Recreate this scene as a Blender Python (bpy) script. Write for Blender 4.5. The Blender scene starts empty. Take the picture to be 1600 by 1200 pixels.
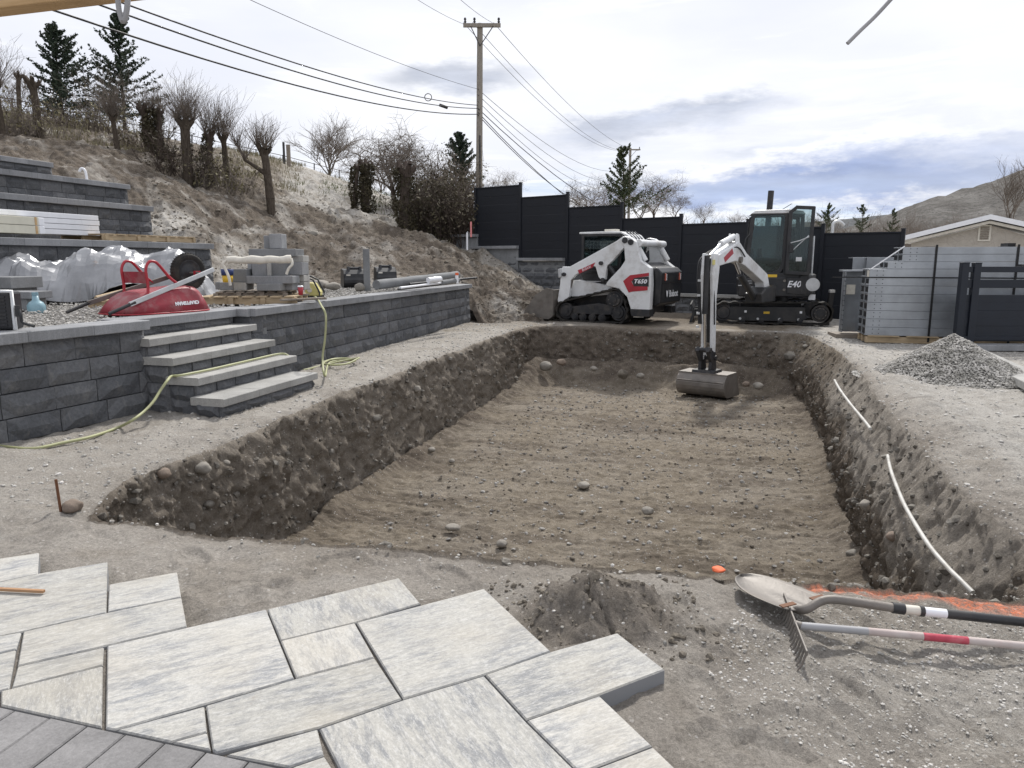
import bpy, math, random
import numpy as np
from mathutils import Matrix, Vector
# ------------------------------------------------------------------ camera, sky, sun, exposure
scn = bpy.context.scene
col = scn.collection
CAMH = 1.45; FPX = 1150.0; PITCH = math.atan(195 / 1150)
cam_d = bpy.data.cameras.new('camera'); cam = bpy.data.objects.new('camera', cam_d); col.objects.link(cam)
cam.location = (0, 0, CAMH); cam.rotation_euler = (math.pi / 2 - PITCH, 0, 0)
cam_d.sensor_width = 36; cam_d.lens = 36 * FPX / 1600; cam_d.clip_end = 8000; cam_d.clip_start = .05
scn.camera = cam
scn.view_settings.view_transform = 'Standard'; scn.view_settings.look = 'None'
scn.view_settings.gamma = 1; scn.view_settings.use_curve_mapping = False
scn.view_settings.exposure = 0.28
scn.render.engine = 'CYCLES'

SUN_EL, SUN_AZ = 48, 14          # azimuth clockwise from +Y (ahead of the camera)
sd = bpy.data.lights.new('sun', 'SUN'); sd.energy = 3.2; sd.angle = math.radians(4); sd.color = (1, .965, .91)
so = bpy.data.objects.new('sun', sd); col.objects.link(so)
sv = Vector((math.sin(math.radians(SUN_AZ)) * math.cos(math.radians(SUN_EL)), math.cos(math.radians(SUN_AZ)) * math.cos(math.radians(SUN_EL)), math.sin(math.radians(SUN_EL))))
so.rotation_euler = sv.to_track_quat('Z', 'Y').to_euler(); so.location = (0, 0, 30)

world = bpy.data.worlds.new('World'); scn.world = world; world.use_nodes = True
def build_world():
    nt = world.node_tree; nt.nodes.clear(); N = nt.nodes.new; L = nt.links.new
    def inp(s, v):
        if isinstance(v, (int, float)): s.default_value = v
        elif isinstance(v, tuple): s.default_value = v
        else: L(v, s)
    def m(op, a, b=0.0, c=0.0, clamp=False):
        n = N('ShaderNodeMath'); n.operation = op; n.use_clamp = clamp
        inp(n.inputs[0], a); inp(n.inputs[1], b); inp(n.inputs[2], c); return n.outputs[0]
    def ramp(x, lo, hi, smooth=True):
        n = N('ShaderNodeMapRange'); n.interpolation_type = 'SMOOTHSTEP' if smooth else 'LINEAR'
        inp(n.inputs['Value'], x); n.inputs['From Min'].default_value = lo; n.inputs['From Max'].default_value = hi; return n.outputs['Result']
    def mix(f, a, b):
        n = N('ShaderNodeMix'); n.data_type = 'RGBA'; inp(n.inputs[0], f); inp(n.inputs[6], a); inp(n.inputs[7], b); return n.outputs[2]
    tc = N('ShaderNodeTexCoord'); sx = N('ShaderNodeSeparateXYZ'); L(tc.outputs['Generated'], sx.inputs[0])
    az = m('ARCTAN2', sx.outputs[0], sx.outputs[1]); el = m('ARCSINE', sx.outputs[2])
    def noise(sa, se, scale, detail=6, rough=.55, off=0.0, dist=0.0):
        c = N('ShaderNodeCombineXYZ'); L(m('MULTIPLY', az, sa), c.inputs[0]); L(m('MULTIPLY_ADD', el, se, off), c.inputs[1]); c.inputs[2].default_value = off
        n = N('ShaderNodeTexNoise'); n.inputs['Scale'].default_value = scale; n.inputs['Detail'].default_value = detail
        n.inputs['Roughness'].default_value = rough; n.inputs['Distortion'].default_value = dist
        L(c.outputs[0], n.inputs['Vector']); return n.outputs['Fac']
    sky = N('ShaderNodeTexSky'); sky.sky_type = 'NISHITA'; sky.sun_disc = False
    sky.sun_elevation = math.radians(SUN_EL); sky.sun_rotation = math.radians(SUN_AZ); sky.dust_density = 2
    sb = N('ShaderNodeBackground'); L(sky.outputs[0], sb.inputs[0]); sb.inputs[1].default_value = .085
    # thin high overcast
    n1 = noise(1.0, 3.5, 2.2, 5, .5, 3.1)
    veil = mix(ramp(n1, .3, .7), (.74, .76, .835, 1), (.87, .88, .92, 1))
    n2 = noise(1.5, 9, 3.2, 7, .6, 7.7, .4)
    veil = mix(m('MULTIPLY', ramp(n2, .52, .7), .5), veil, (.97, .975, .99, 1))
    w1 = m('SUBTRACT', noise(1, 3, 9, 6, .62, 1.3), .5); w2 = m('SUBTRACT', noise(1, 3, 6, 6, .6, 5.9), .5)
    def blob(u, v, ru, rv, soft, tilt=0.0, wob=1.0):
        a0 = math.atan2((u - 800) / FPX, math.cos(PITCH) - (v - 600) / FPX * math.sin(PITCH))
        dz = -math.sin(PITCH) - (v - 600) / FPX * math.cos(PITCH); e0 = math.asin(dz / math.sqrt(1 + ((u - 800) / FPX) ** 2 + ((v - 600) / FPX) ** 2))
        da = m('SUBTRACT', az, a0); de = m('SUBTRACT', el, e0)
        de = m('SUBTRACT', de, m('MULTIPLY', da, tilt))
        x = m('ADD', m('DIVIDE', da, ru / FPX), m('MULTIPLY', w2, 1.3 * wob)); y = m('ADD', m('DIVIDE', de, rv / FPX), m('MULTIPLY', w1, 3.3 * wob))
        r = m('SQRT', m('ADD', m('MULTIPLY', x, x), m('MULTIPLY', y, y)))
        return m('SUBTRACT', 1.0, ramp(r, 1 - soft, 1 + soft), clamp=True), y
    # open pale blue towards the horizon
    blue = m('MULTIPLY', ramp(m('MULTIPLY', el, -1.0), -.16, -.02), ramp(noise(1.2, 7, 3.0, 6, .6, 11.0, .3), .42, .62))
    c = mix(m('MULTIPLY', blue, .9), veil, (.44, .60, .84, 1))
    stre = m('MULTIPLY', ramp(noise(1.2, 16, 4.0, 7, .62, 2.0, .3), .5, .66), ramp(m('MULTIPLY', el, -1.0), -.22, -.05))
    c = mix(m('MULTIPLY', stre, .75), c, (.93, .94, .97, 1))
    for (u, v, ru, rv, soft, tilt, colr, amt, rim) in [
        (715, 122, 100, 21, .5, .0, (.44, .47, .55, 1), .9, .15),
        (1045, 182, 165, 30, .5, .12, (.44, .475, .57, 1), .95, .9),
        (1200, 190, 190, 22, .7, .10, (.66, .68, .75, 1), .35, .8),
        (1215, 228, 90, 12, .6, .06, (.52, .56, .66, 1), .6, .7),
        (1390, 262, 370, 42, .28, .045, (.27, .335, .53, 1), 1.0, 1.0),
        (1180, 296, 190, 16, .5, .0, (.42, .50, .68, 1), .55, .2),
        (1590, 222, 190, 22, .4, .02, (.52, .56, .68, 1), .5, .6),
        (2200, 240, 420, 50, .5, .0, (.42, .47, .60, 1), .8, .8),
        (-500, 120, 380, 50, .6, .0, (.50, .54, .62, 1), .6, .6)]:
        b, y = blob(u, v, ru, rv, soft, tilt)
        tone = noise(1.3, 7, 8.0, 6, .6, 20 + u * .01)
        cc = mix(ramp(tone, .3, .75), colr, tuple(min(1, q * 1.3) for q in colr[:3]) + (1,))
        cc = mix(m('MULTIPLY', ramp(y, .0, .95), rim), cc, (.90, .91, .95, 1))
        c = mix(m('MULTIPLY', b, amt), c, cc)
    # below the horizon the ground plane hides it; keep it neutral
    cb = N('ShaderNodeBackground'); L(c, cb.inputs[0]); cb.inputs[1].default_value = 1.0
    ms = N('ShaderNodeMixShader'); ms.inputs[0].default_value = .93
    L(sb.outputs[0], ms.inputs[1]); L(cb.outputs[0], ms.inputs[2])
    out = N('ShaderNodeOutputWorld'); L(ms.outputs[0], out.inputs[0])
build_world()

# ------------------------------------------------------------------ helpers
def P(u, v, z=0.0):
    "where the line of sight through a photograph pixel meets height z"
    dx = (u - 800) / FPX; dv = (v - 600) / FPX
    d = (dx, math.cos(PITCH) - dv * math.sin(PITCH), -math.sin(PITCH) - dv * math.cos(PITCH))
    t = (z - CAMH) / d[2]; return Vector((d[0] * t, d[1] * t, z))
def PD(u, v, Y):
    dx = (u - 800) / FPX; dv = (v - 600) / FPX
    d = (dx, math.cos(PITCH) - dv * math.sin(PITCH), -math.sin(PITCH) - dv * math.cos(PITCH))
    t = Y / d[1]; return Vector((d[0] * t, Y, CAMH + d[2] * t))
def PZ(u, Y, z):
    fd = Y * math.cos(PITCH) + (CAMH - z) * math.sin(PITCH)
    return Vector(((u - 800) / FPX * fd, Y, z))

_r = np.random.RandomState(5)
PERM = _r.permutation(256).astype(np.int32); PERM = np.concatenate([PERM, PERM, PERM])
GRD = _r.normal(size=(256, 3)); GRD /= np.linalg.norm(GRD, axis=1)[:, None]
def noise3(p, scale=1.0, off=0.0):
    q = np.asarray(p, dtype=np.float64) * scale + off
    i = np.floor(q).astype(np.int64); f = q - i; i &= 255
    w = f * f * f * (f * (f * 6 - 15) + 10); r = 0
    for a in (0, 1):
        for b in (0, 1):
            for c in (0, 1):
                h = PERM[PERM[PERM[(i[:, 0] + a) & 255] + ((i[:, 1] + b) & 255)] + ((i[:, 2] + c) & 255)]
                g = GRD[h]; d = (g[:, 0] * (f[:, 0] - a) + g[:, 1] * (f[:, 1] - b) + g[:, 2] * (f[:, 2] - c))
                r = r + d * (w[:, 0] if a else 1 - w[:, 0]) * (w[:, 1] if b else 1 - w[:, 1]) * (w[:, 2] if c else 1 - w[:, 2])
    return r * 1.6
def fbm(p, scale, octv=4, gain=.5, off=0.0):
    r = 0; a = 1.0
    for k in range(octv):
        r = r + a * noise3(p, scale, off + 17.3 * k); a *= gain; scale *= 2.03
    return r
def ridged(p, scale, octv=3, off=0.0):
    r = 0; a = 1.0
    for k in range(octv):
        r = r + a * (1 - 2 * np.abs(noise3(p, scale, off + 9.1 * k))); a *= .5; scale *= 2.1
    return r
def sstep(x, a, b):
    t = np.clip((x - a) / (b - a), 0, 1); return t * t * (3 - 2 * t)

def link(o, parent=None):
    col.objects.link(o)
    if parent is not None: o.parent = parent
    return o
def tag(o, label=None, cat=None, group=None, kind=None):
    if label: o['label'] = label
    if cat: o['category'] = cat
    if group: o['group'] = group
    if kind: o['kind'] = kind
    return o
def thing(name, label, cat, loc=(0, 0, 0), rz=0.0, group=None):
    o = bpy.data.objects.new(name, None); o.empty_display_size = .2; link(o)
    o.location = loc; o.rotation_euler = (0, 0, rz); return tag(o, label, cat, group)
def inv(root):
    return (Matrix.Translation(root.location) @ Matrix.Rotation(root.rotation_euler[2], 4, 'Z')).inverted()
def np_mesh(name, V, F, mat, parent=None, smooth=True, attr=None):
    "V (n,3); F (m,k) with one k for all"
    me = bpy.data.meshes.new(name); V = np.asarray(V, dtype=np.float32); F = np.asarray(F, dtype=np.int32)
    m, k = F.shape
    me.vertices.add(len(V)); me.vertices.foreach_set('co', V.ravel())
    me.loops.add(m * k); me.loops.foreach_set('vertex_index', F.ravel())
    me.polygons.add(m); me.polygons.foreach_set('loop_start', np.arange(0, m * k, k, dtype=np.int32))
    me.polygons.foreach_set('loop_total', np.full(m, k, dtype=np.int32))
    me.polygons.foreach_set('use_smooth', np.full(m, bool(smooth)))
    me.update(calc_edges=True); me.validate()
    if attr is not None:
        a = me.color_attributes.new('zone', 'FLOAT_COLOR', 'POINT'); c = np.ones((len(V), 4), np.float32); c[:, :attr.shape[1]] = attr
        a.data.foreach_set('color', c.ravel())
    if mat: me.materials.append(mat)
    return link(bpy.data.objects.new(name, me), parent)

class MB:
    def __init__(s): s.v = []; s.f = []; s.sm = []
    def add(s, vs, fs, smooth=False):
        n = len(s.v); s.v += [tuple(q) for q in vs]; s.f += [tuple(n + i for i in q) for q in fs]; s.sm += [smooth] * len(fs)
    def box(s, c, d, rz=0.0, M=None):
        x, y, z = [q / 2 for q in d]
        vs = [Vector((a * x, b * y, e * z)) for e in (-1, 1) for a, b in ((-1, -1), (1, -1), (1, 1), (-1, 1))]
        R = Matrix.Translation(c) @ Matrix.Rotation(rz, 4, 'Z')
        if M is not None: R = R @ M
        s.add([R @ q for q in vs], [(3, 2, 1, 0), (4, 5, 6, 7), (0, 1, 5, 4), (1, 2, 6, 5), (2, 3, 7, 6), (3, 0, 4, 7)]); return s
    def prism(s, poly, a, b, fn):
        "poly in 2D, fn(p, q, t) -> 3D, extruded t from a to b"
        n = len(poly)
        ar = sum(poly[i][0] * poly[(i + 1) % n][1] - poly[(i + 1) % n][0] * poly[i][1] for i in range(n))
        vs = [fn(p[0], p[1], a) for p in poly] + [fn(p[0], p[1], b) for p in poly]
        s.add(vs, [tuple(range(n - 1, -1, -1)), tuple(range(n, 2 * n))] + [(i, (i + 1) % n, n + (i + 1) % n, n + i) for i in range(n)]); return s
    def cyl(s, p0, p1, r0, r1=None, n=12, cap=True):
        r1 = r0 if r1 is None else r1; p0 = Vector(p0); p1 = Vector(p1); d = (p1 - p0).normalized()
        a = d.orthogonal().normalized(); b = d.cross(a); vs = []
        for p, r in ((p0, r0), (p1, r1)):
            for k in range(n):
                t = 2 * math.pi * k / n; vs.append(p + (a * math.cos(t) + b * math.sin(t)) * r)
        s.add(vs, [(k, (k + 1) % n, n + (k + 1) % n, n + k) for k in range(n)], True)
        if cap: s.add(vs[:n], [tuple(range(n - 1, -1, -1))]); s.add(vs[n:], [tuple(range(n))])
        return s
    def tube(s, pts, r, n=8, cap=True):
        pts = [Vector(q) for q in pts]; rr = r if isinstance(r, (list, tuple)) else [r] * len(pts); vs = []; a = None
        for i, p in enumerate(pts):
            d = (pts[min(i + 1, len(pts) - 1)] - pts[max(i - 1, 0)]).normalized()
            a = d.orthogonal().normalized() if a is None else (a - d * a.dot(d)).normalized(); b = d.cross(a)
            for k in range(n):
                t = 2 * math.pi * k / n; vs.append(p + (a * math.cos(t) + b * math.sin(t)) * rr[i])
        m = len(pts)
        s.add(vs, [(i * n + k, i * n + (k + 1) % n, (i + 1) * n + (k + 1) % n, (i + 1) * n + k) for i in range(m - 1) for k in range(n)], True)
        if cap: s.add(vs[:n], [tuple(range(n - 1, -1, -1))]); s.add(vs[-n:], [tuple(range(n))])
        return s
    def lathe(s, prof, c=(0, 0, 0), n=20, M=None):
        "prof [(r,z)] around z"
        M = M or Matrix(); vs = []
        for r, z in prof:
            for k in range(n):
                t = 2 * math.pi * k / n; vs.append(Vector(c) + M @ Vector((r * math.cos(t), r * math.sin(t), z)))
        s.add(vs, [(i * n + k, i * n + (k + 1) % n, (i + 1) * n + (k + 1) % n, (i + 1) * n + k) for i in range(len(prof) - 1) for k in range(n)], True); return s
    def build(s, name, mat, parent=None, bevel=0.0, M=None):
        me = bpy.data.meshes.new(name); vs = s.v if M is None else [tuple(M @ Vector(q)) for q in s.v]
        me.from_pydata(vs, [], s.f); me.polygons.foreach_set('use_smooth', s.sm); me.update()
        import bmesh
        bm = bmesh.new(); bm.from_mesh(me); bmesh.ops.recalc_face_normals(bm, faces=bm.faces); bm.to_mesh(me); bm.free()
        if mat: me.materials.append(mat)
        o = link(bpy.data.objects.new(name, me), parent)
        if bevel:
            b = o.modifiers.new('bevel', 'BEVEL'); b.width = bevel; b.segments = 2; b.limit_method = 'ANGLE'; b.angle_limit = math.radians(35)
        return o
def smooth_path(pts, n=8):
    pts = [Vector(p) for p in pts]; out = []
    for i in range(len(pts) - 1):
        a = pts[max(i - 1, 0)]; b = pts[i]; c = pts[i + 1]; d = pts[min(i + 2, len(pts) - 1)]
        for k in range(n):
            t = k / n; out.append(.5 * ((2 * b) + (c - a) * t + (2 * a - 5 * b + 4 * c - d) * t * t + (3 * b - a - 3 * c + d) * t ** 3))
    out.append(pts[-1]); return out
def text_mesh(name, body, size, mat, M, parent=None, ext=.0015, shear=0.0, bold=0.0, scx=1.0):
    c = bpy.data.curves.new(name, 'FONT'); c.body = body; c.size = size; c.extrude = ext; c.align_x = 'CENTER'; c.align_y = 'CENTER'
    c.shear = shear; c.offset = bold; c.resolution_u = 2
    t = bpy.data.objects.new('tmp', c); col.objects.link(t); bpy.context.view_layer.update()
    me = bpy.data.meshes.new_from_object(t.evaluated_get(bpy.context.evaluated_depsgraph_get()))
    bpy.data.objects.remove(t); bpy.data.curves.remove(c); me.name = name
    me.transform(M @ Matrix.Diagonal((scx, 1, 1, 1))); me.materials.clear(); me.materials.append(mat)
    return link(bpy.data.objects.new(name, me), parent)

# ------------------------------------------------------------------ materials
class NT:
    def __init__(s, name):
        s.m = bpy.data.materials.new(name); s.m.use_nodes = True; s.t = s.m.node_tree
        s.b = s.t.nodes['Principled BSDF']; s.geo = s.t.nodes.new('ShaderNodeNewGeometry'); s.tc = s.t.nodes.new('ShaderNodeTexCoord')
        s.pos = s.geo.outputs['Position']; s.obj = s.tc.outputs['Object']
    def N(s, t): return s.t.nodes.new(t)
    def L(s, a, b): s.t.links.new(a, b)
    def inp(s, k, v):
        if hasattr(v, 'is_linked'): s.L(v, k)
        else: k.default_value = v
    def map(s, v, sc=(1, 1, 1), rot=(0, 0, 0), loc=(0, 0, 0)):
        n = s.N('ShaderNodeMapping'); s.L(v, n.inputs[0]); n.inputs['Scale'].default_value = sc; n.inputs['Rotation'].default_value = rot; n.inputs['Location'].default_value = loc; return n.outputs[0]
    def noise(s, v, scale, detail=5, rough=.55, dist=0.0):
        n = s.N('ShaderNodeTexNoise'); s.L(v, n.inputs['Vector']); n.inputs['Scale'].default_value = scale; n.inputs['Detail'].default_value = detail
        n.inputs['Roughness'].default_value = rough; n.inputs['Distortion'].default_value = dist; return n.outputs['Fac']
    def voro(s, v, scale, out='Distance', feat='F1'):
        n = s.N('ShaderNodeTexVoronoi'); n.feature = feat; s.L(v, n.inputs['Vector']); n.inputs['Scale'].default_value = scale; return n.outputs[out]
    def math(s, op, a, b=0.0, clamp=False):
        n = s.N('ShaderNodeMath'); n.operation = op; n.use_clamp = clamp; s.inp(n.inputs[0], a); s.inp(n.inputs[1], b); return n.outputs[0]
    def ramp(s, x, lo, hi, a=0.0, b=1.0):
        n = s.N('ShaderNodeMapRange'); s.inp(n.inputs['Value'], x); n.inputs['From Min'].default_value = lo; n.inputs['From Max'].default_value = hi
        n.inputs['To Min'].default_value = a; n.inputs['To Max'].default_value = b; return n.outputs['Result']
    def mix(s, f, a, b, mode='MIX'):
        n = s.N('ShaderNodeMix'); n.data_type = 'RGBA'; n.blend_type = mode
        a = a + (1,) if isinstance(a, tuple) and len(a) == 3 else a; b = b + (1,) if isinstance(b, tuple) and len(b) == 3 else b
        s.inp(n.inputs[0], f); s.inp(n.inputs[6], a); s.inp(n.inputs[7], b); return n.outputs[2]
    def bump(s, h, dist, strength=1.0, prev=None):
        n = s.N('ShaderNodeBump'); s.L(h, n.inputs['Height']); n.inputs['Distance'].default_value = dist; n.inputs['Strength'].default_value = strength
        if prev is not None: s.L(prev, n.inputs['Normal'])
        return n.outputs[0]
    def out(s, c, rough=.9, nrm=None, metal=0.0, spec=.3):
        s.inp(s.b.inputs['Base Color'], c + (1,) if isinstance(c, tuple) and len(c) == 3 else c); s.inp(s.b.inputs['Roughness'], rough)
        s.b.inputs['Metallic'].default_value = metal; s.b.inputs['Specular IOR Level'].default_value = spec
        if nrm is not None: s.L(nrm, s.b.inputs['Normal'])
        return s.m
def paint(name, c, rough=.5, metal=0.0, var=.15, vs=6.0, spec=.4, dirt=None, dirtamt=.5, bump=0.0):
    n = NT(name); f = n.noise(n.obj, vs, 6, .6); lo = tuple(q * (1 - var) for q in c); hi = tuple(min(1, q * (1 + var)) for q in c)
    cc = n.mix(n.ramp(f, .3, .7), lo, hi)
    if dirt: cc = n.mix(n.math('MULTIPLY', n.ramp(n.noise(n.obj, vs * .6, 8, .7), .48, .68), dirtamt), cc, dirt)
    nb = n.bump(n.noise(n.obj, vs * 12, 4, .6), bump) if bump else None
    return n.out(cc, n.ramp(f, .3, .7, rough * .85, min(1, rough * 1.15)), nb, metal, spec)
def soil_mat():
    n = NT('soil'); a = n.N('ShaderNodeAttribute'); a.attribute_name = 'zone'; sp = n.N('ShaderNodeSeparateColor'); n.L(a.outputs['Color'], sp.inputs[0])
    wet, brown, light = sp.outputs[0], sp.outputs[1], sp.outputs[2]
    big = n.noise(n.pos, .9, 5, .6); mid = n.noise(n.pos, 7, 7, .65); fine = n.noise(n.pos, 60, 6, .75); grit = n.noise(n.pos, 260, 3, .8)
    gray = n.mix(n.ramp(big, .3, .7), (.27, .248, .222), (.37, .348, .318))
    brn = n.mix(n.ramp(mid, .3, .7), (.150, .125, .094), (.255, .222, .178))
    wetc = n.mix(n.ramp(mid, .3, .72), (.062, .050, .040), (.165, .138, .112))
    lig = n.mix(n.ramp(mid, .3, .7), (.34, .325, .30), (.46, .445, .42))
    bf = n.math('MULTIPLY', brown, n.ramp(big, .2, .55, .6, 1.15), True)
    c = n.mix(bf, gray, brn); c = n.mix(wet, c, wetc); c = n.mix(n.math('MULTIPLY', light, n.ramp(mid, .25, .5), True), c, lig)
    c = n.mix(1.0, c, n.mix(n.ramp(fine, .25, .75), (.62, .61, .60), (1.32, 1.32, 1.31)), 'MULTIPLY')
    c = n.mix(1.0, c, n.mix(n.ramp(grit, .3, .7), (.72, .72, .72), (1.28, 1.27, 1.26)), 'MULTIPLY')
    # small pale stones lying in the soil
    wv = n.N('ShaderNodeTexVoronoi'); n.L(n.pos, wv.inputs['Vector']); wv.inputs['Scale'].default_value = 42
    vd = wv.outputs['Distance']; vs2 = n.N('ShaderNodeSeparateColor'); n.L(wv.outputs['Color'], vs2.inputs[0])
    stone = n.math('MULTIPLY', n.ramp(n.math('ADD', vd, n.math('MULTIPLY', grit, .5)), .56, .46), n.ramp(vs2.outputs[0], .70, .74), True)
    c = n.mix(n.math('MULTIPLY', stone, .75), c, n.mix(vs2.outputs[1], (.16, .145, .13), (.50, .48, .45)))
    c = n.mix(n.math('MULTIPLY', n.math('MULTIPLY', a.outputs['Alpha'], .85), n.ramp(fine, .35, .6), True), c, (.78, .21, .09))
    h = n.math('ADD', n.math('MULTIPLY', mid, 1.0), n.math('MULTIPLY', fine, .45)); h = n.math('ADD', h, n.math('MULTIPLY', stone, .12))
    nb = n.bump(h, .035, .9); nb = n.bump(grit, .004, .9, nb)
    return n.out(c, .95, nb, 0, .15)
def gravel_mat(name, c0, c1, scale=70):
    n = NT(name); w = n.N('ShaderNodeTexVoronoi'); n.L(n.pos, w.inputs['Vector']); w.inputs['Scale'].default_value = scale
    s = n.N('ShaderNodeSeparateColor'); n.L(w.outputs['Color'], s.inputs[0])
    c = n.mix(s.outputs[0], c0, c1); c = n.mix(n.ramp(w.outputs['Distance'], .35, .6), c, tuple(q * .35 for q in c0))
    c = n.mix(1.0, c, n.mix(n.ramp(n.noise(n.pos, 2, 4), .3, .7), (.8, .8, .8), (1.15, 1.15, 1.15)), 'MULTIPLY')
    return n.out(c, .9, n.bump(n.math('SUBTRACT', 1.0, w.outputs['Distance']), .012, 1.0), 0, .2)
def block_mat():
    n = NT('split_block'); oi = n.N('ShaderNodeObjectInfo')
    v = n.N('ShaderNodeVectorMath'); v.operation = 'ADD'; n.L(n.obj, v.inputs[0]); sc = n.N('ShaderNodeVectorMath'); sc.operation = 'SCALE'; n.L(oi.outputs['Random'], sc.inputs['Scale'])
    sc.inputs[0].default_value = (37, 19, 53); n.L(sc.outputs[0], v.inputs[1]); p = v.outputs[0]
    f = n.noise(p, 5, 6, .65); g = n.noise(p, 38, 5, .7)
    c = n.mix(n.ramp(oi.outputs['Random'], 0, 1), (.088, .092, .100), (.145, .148, .155)); c = n.mix(n.ramp(f, .56, .75), c, (.17, .17, .172))
    c = n.mix(1.0, c, n.mix(n.ramp(g, .3, .7), (.75, .75, .75), (1.25, 1.25, 1.25)), 'MULTIPLY')
    st = n.noise(n.map(n.pos, (9, 9, 1.2)), 2.2, 5, .6); c = n.mix(n.math('MULTIPLY', n.ramp(st, .56, .74), .35), c, (.24, .23, .215))
    nb = n.bump(f, .03, .8); nb = n.bump(g, .006, .8, nb)
    return n.out(c, .85, nb, 0, .3)
def concrete_mat(name, c, streak=.3, scale=1.0):
    n = NT(name); oi = n.N('ShaderNodeObjectInfo'); f = n.noise(n.pos, 3.5 * scale, 7, .6); g = n.noise(n.pos, 90, 4, .75)
    st = n.noise(n.map(n.pos, (26, 26, 1.5)), 1.5, 5, .7)
    a = tuple(q * .82 for q in c); b = tuple(q * 1.16 for q in c)
    cc = n.mix(n.ramp(f, .3, .7), a, b); cc = n.mix(n.math('MULTIPLY', n.ramp(st, .5, .75), streak), cc, tuple(min(1, q * 1.6) for q in c))
    cc = n.mix(1.0, cc, n.mix(n.ramp(g, .3, .7), (.82, .82, .82), (1.18, 1.18, 1.18)), 'MULTIPLY')
    cc = n.mix(1.0, cc, n.mix(oi.outputs['Random'], (.88, .88, .88), (1.1, 1.1, 1.1)), 'MULTIPLY')
    cc = n.mix(n.math('MULTIPLY', n.ramp(n.noise(n.pos, 9, 8, .75), .6, .72), .4), cc, tuple(q * .5 for q in c))
    return n.out(cc, .85, n.bump(g, .0025, .7), 0, .3)
def paver_mat():
    n = NT('paver_stone'); oi = n.N('ShaderNodeObjectInfo')
    sc = n.N('ShaderNodeVectorMath'); sc.operation = 'SCALE'; sc.inputs[0].default_value = (11, 7, 3); n.L(oi.outputs['Random'], sc.inputs['Scale'])
    v = n.N('ShaderNodeVectorMath'); v.operation = 'ADD'; n.L(n.pos, v.inputs[0]); n.L(sc.outputs[0], v.inputs[1])
    a = n.N('ShaderNodeAttribute'); a.attribute_name = 'swirl'; a.attribute_type = 'OBJECT'
    rot = n.N('ShaderNodeVectorRotate'); rot.rotation_type = 'Z_AXIS'; n.L(v.outputs[0], rot.inputs['Vector']); n.L(a.outputs['Fac'], rot.inputs['Angle'])
    q = n.map(rot.outputs[0], (2.4, 11, 1)); s1 = n.noise(q, 2.0, 12, .80, .25); s2 = n.noise(n.map(rot.outputs[0], (12, 40, 1)), 2.5, 9, .85, .2)
    base = n.mix(n.math('MULTIPLY', n.ramp(s1, .46, .57), n.ramp(n.noise(v.outputs[0], 4, 4, .6), .33, .52), True), (.42, .41, .385), (.235, .24, .25)); base = n.mix(1.0, base, n.mix(n.ramp(n.noise(v.outputs[0], 90, 6, .9), .35, .65), (.78, .78, .78), (1.2, 1.2, 1.19)), 'MULTIPLY')
    warm = n.noise(v.outputs[0], 2.2, 3); base = n.mix(n.math('MULTIPLY', n.ramp(warm, .45, .65), .55), base, (.40, .37, .315)); base = n.mix(1.0, base, n.mix(oi.outputs['Random'], (.88, .88, .87), (1.1, 1.1, 1.1)), 'MULTIPLY')
    base = n.mix(n.math('MULTIPLY', n.ramp(s2, .52, .58), .5), base, (.54, .535, .52)); base = n.mix(n.math('MULTIPLY', n.ramp(s2, .48, .40), .5), base, (.25, .25, .25))
    base = n.mix(n.math('MULTIPLY', n.ramp(n.noise(v.outputs[0], 170, 3, .8), .62, .72), .5), base, (.12, .12, .12))
    base = n.mix(n.math('MULTIPLY', n.ramp(n.noise(v.outputs[0], 6, 9, .8), .62, .70), .5), base, (.27, .24, .21))
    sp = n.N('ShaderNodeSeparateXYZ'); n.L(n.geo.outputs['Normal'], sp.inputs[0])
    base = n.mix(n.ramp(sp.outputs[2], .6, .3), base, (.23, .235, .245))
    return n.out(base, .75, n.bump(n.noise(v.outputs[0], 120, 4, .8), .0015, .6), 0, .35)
def wood_mat(name, c0, c1, ax=(1, 12, 12), rough=.75):
    n = NT(name); f = n.noise(n.map(n.obj, ax), 3, 7, .65, .6); g = n.noise(n.obj, 4, 4)
    c = n.mix(n.ramp(f, .3, .7), c0, c1); c = n.mix(n.math('MULTIPLY', n.ramp(g, .5, .75), .35), c, tuple(q * .5 for q in c0))
    return n.out(c, rough, n.bump(f, .002, .6), 0, .3)
def bark_mat(name, c0, c1):
    n = NT(name); f = n.noise(n.map(n.pos, (9, 9, 2)), 3, 6, .7); return n.out(n.mix(n.ramp(f, .3, .7), c0, c1), .95, n.bump(f, .02, .8), 0, .1)
def leaf_mat(name, c0, c1):
    n = NT(name); f = n.noise(n.pos, 2.3, 5, .7); g = n.noise(n.pos, 23, 2); c = n.mix(n.ramp(n.math('ADD', n.math('MULTIPLY', f, .6), n.math('MULTIPLY', g, .4)), .38, .62), c0, c1)
    m = n.out(c, .7, None, 0, .2); return m
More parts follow.
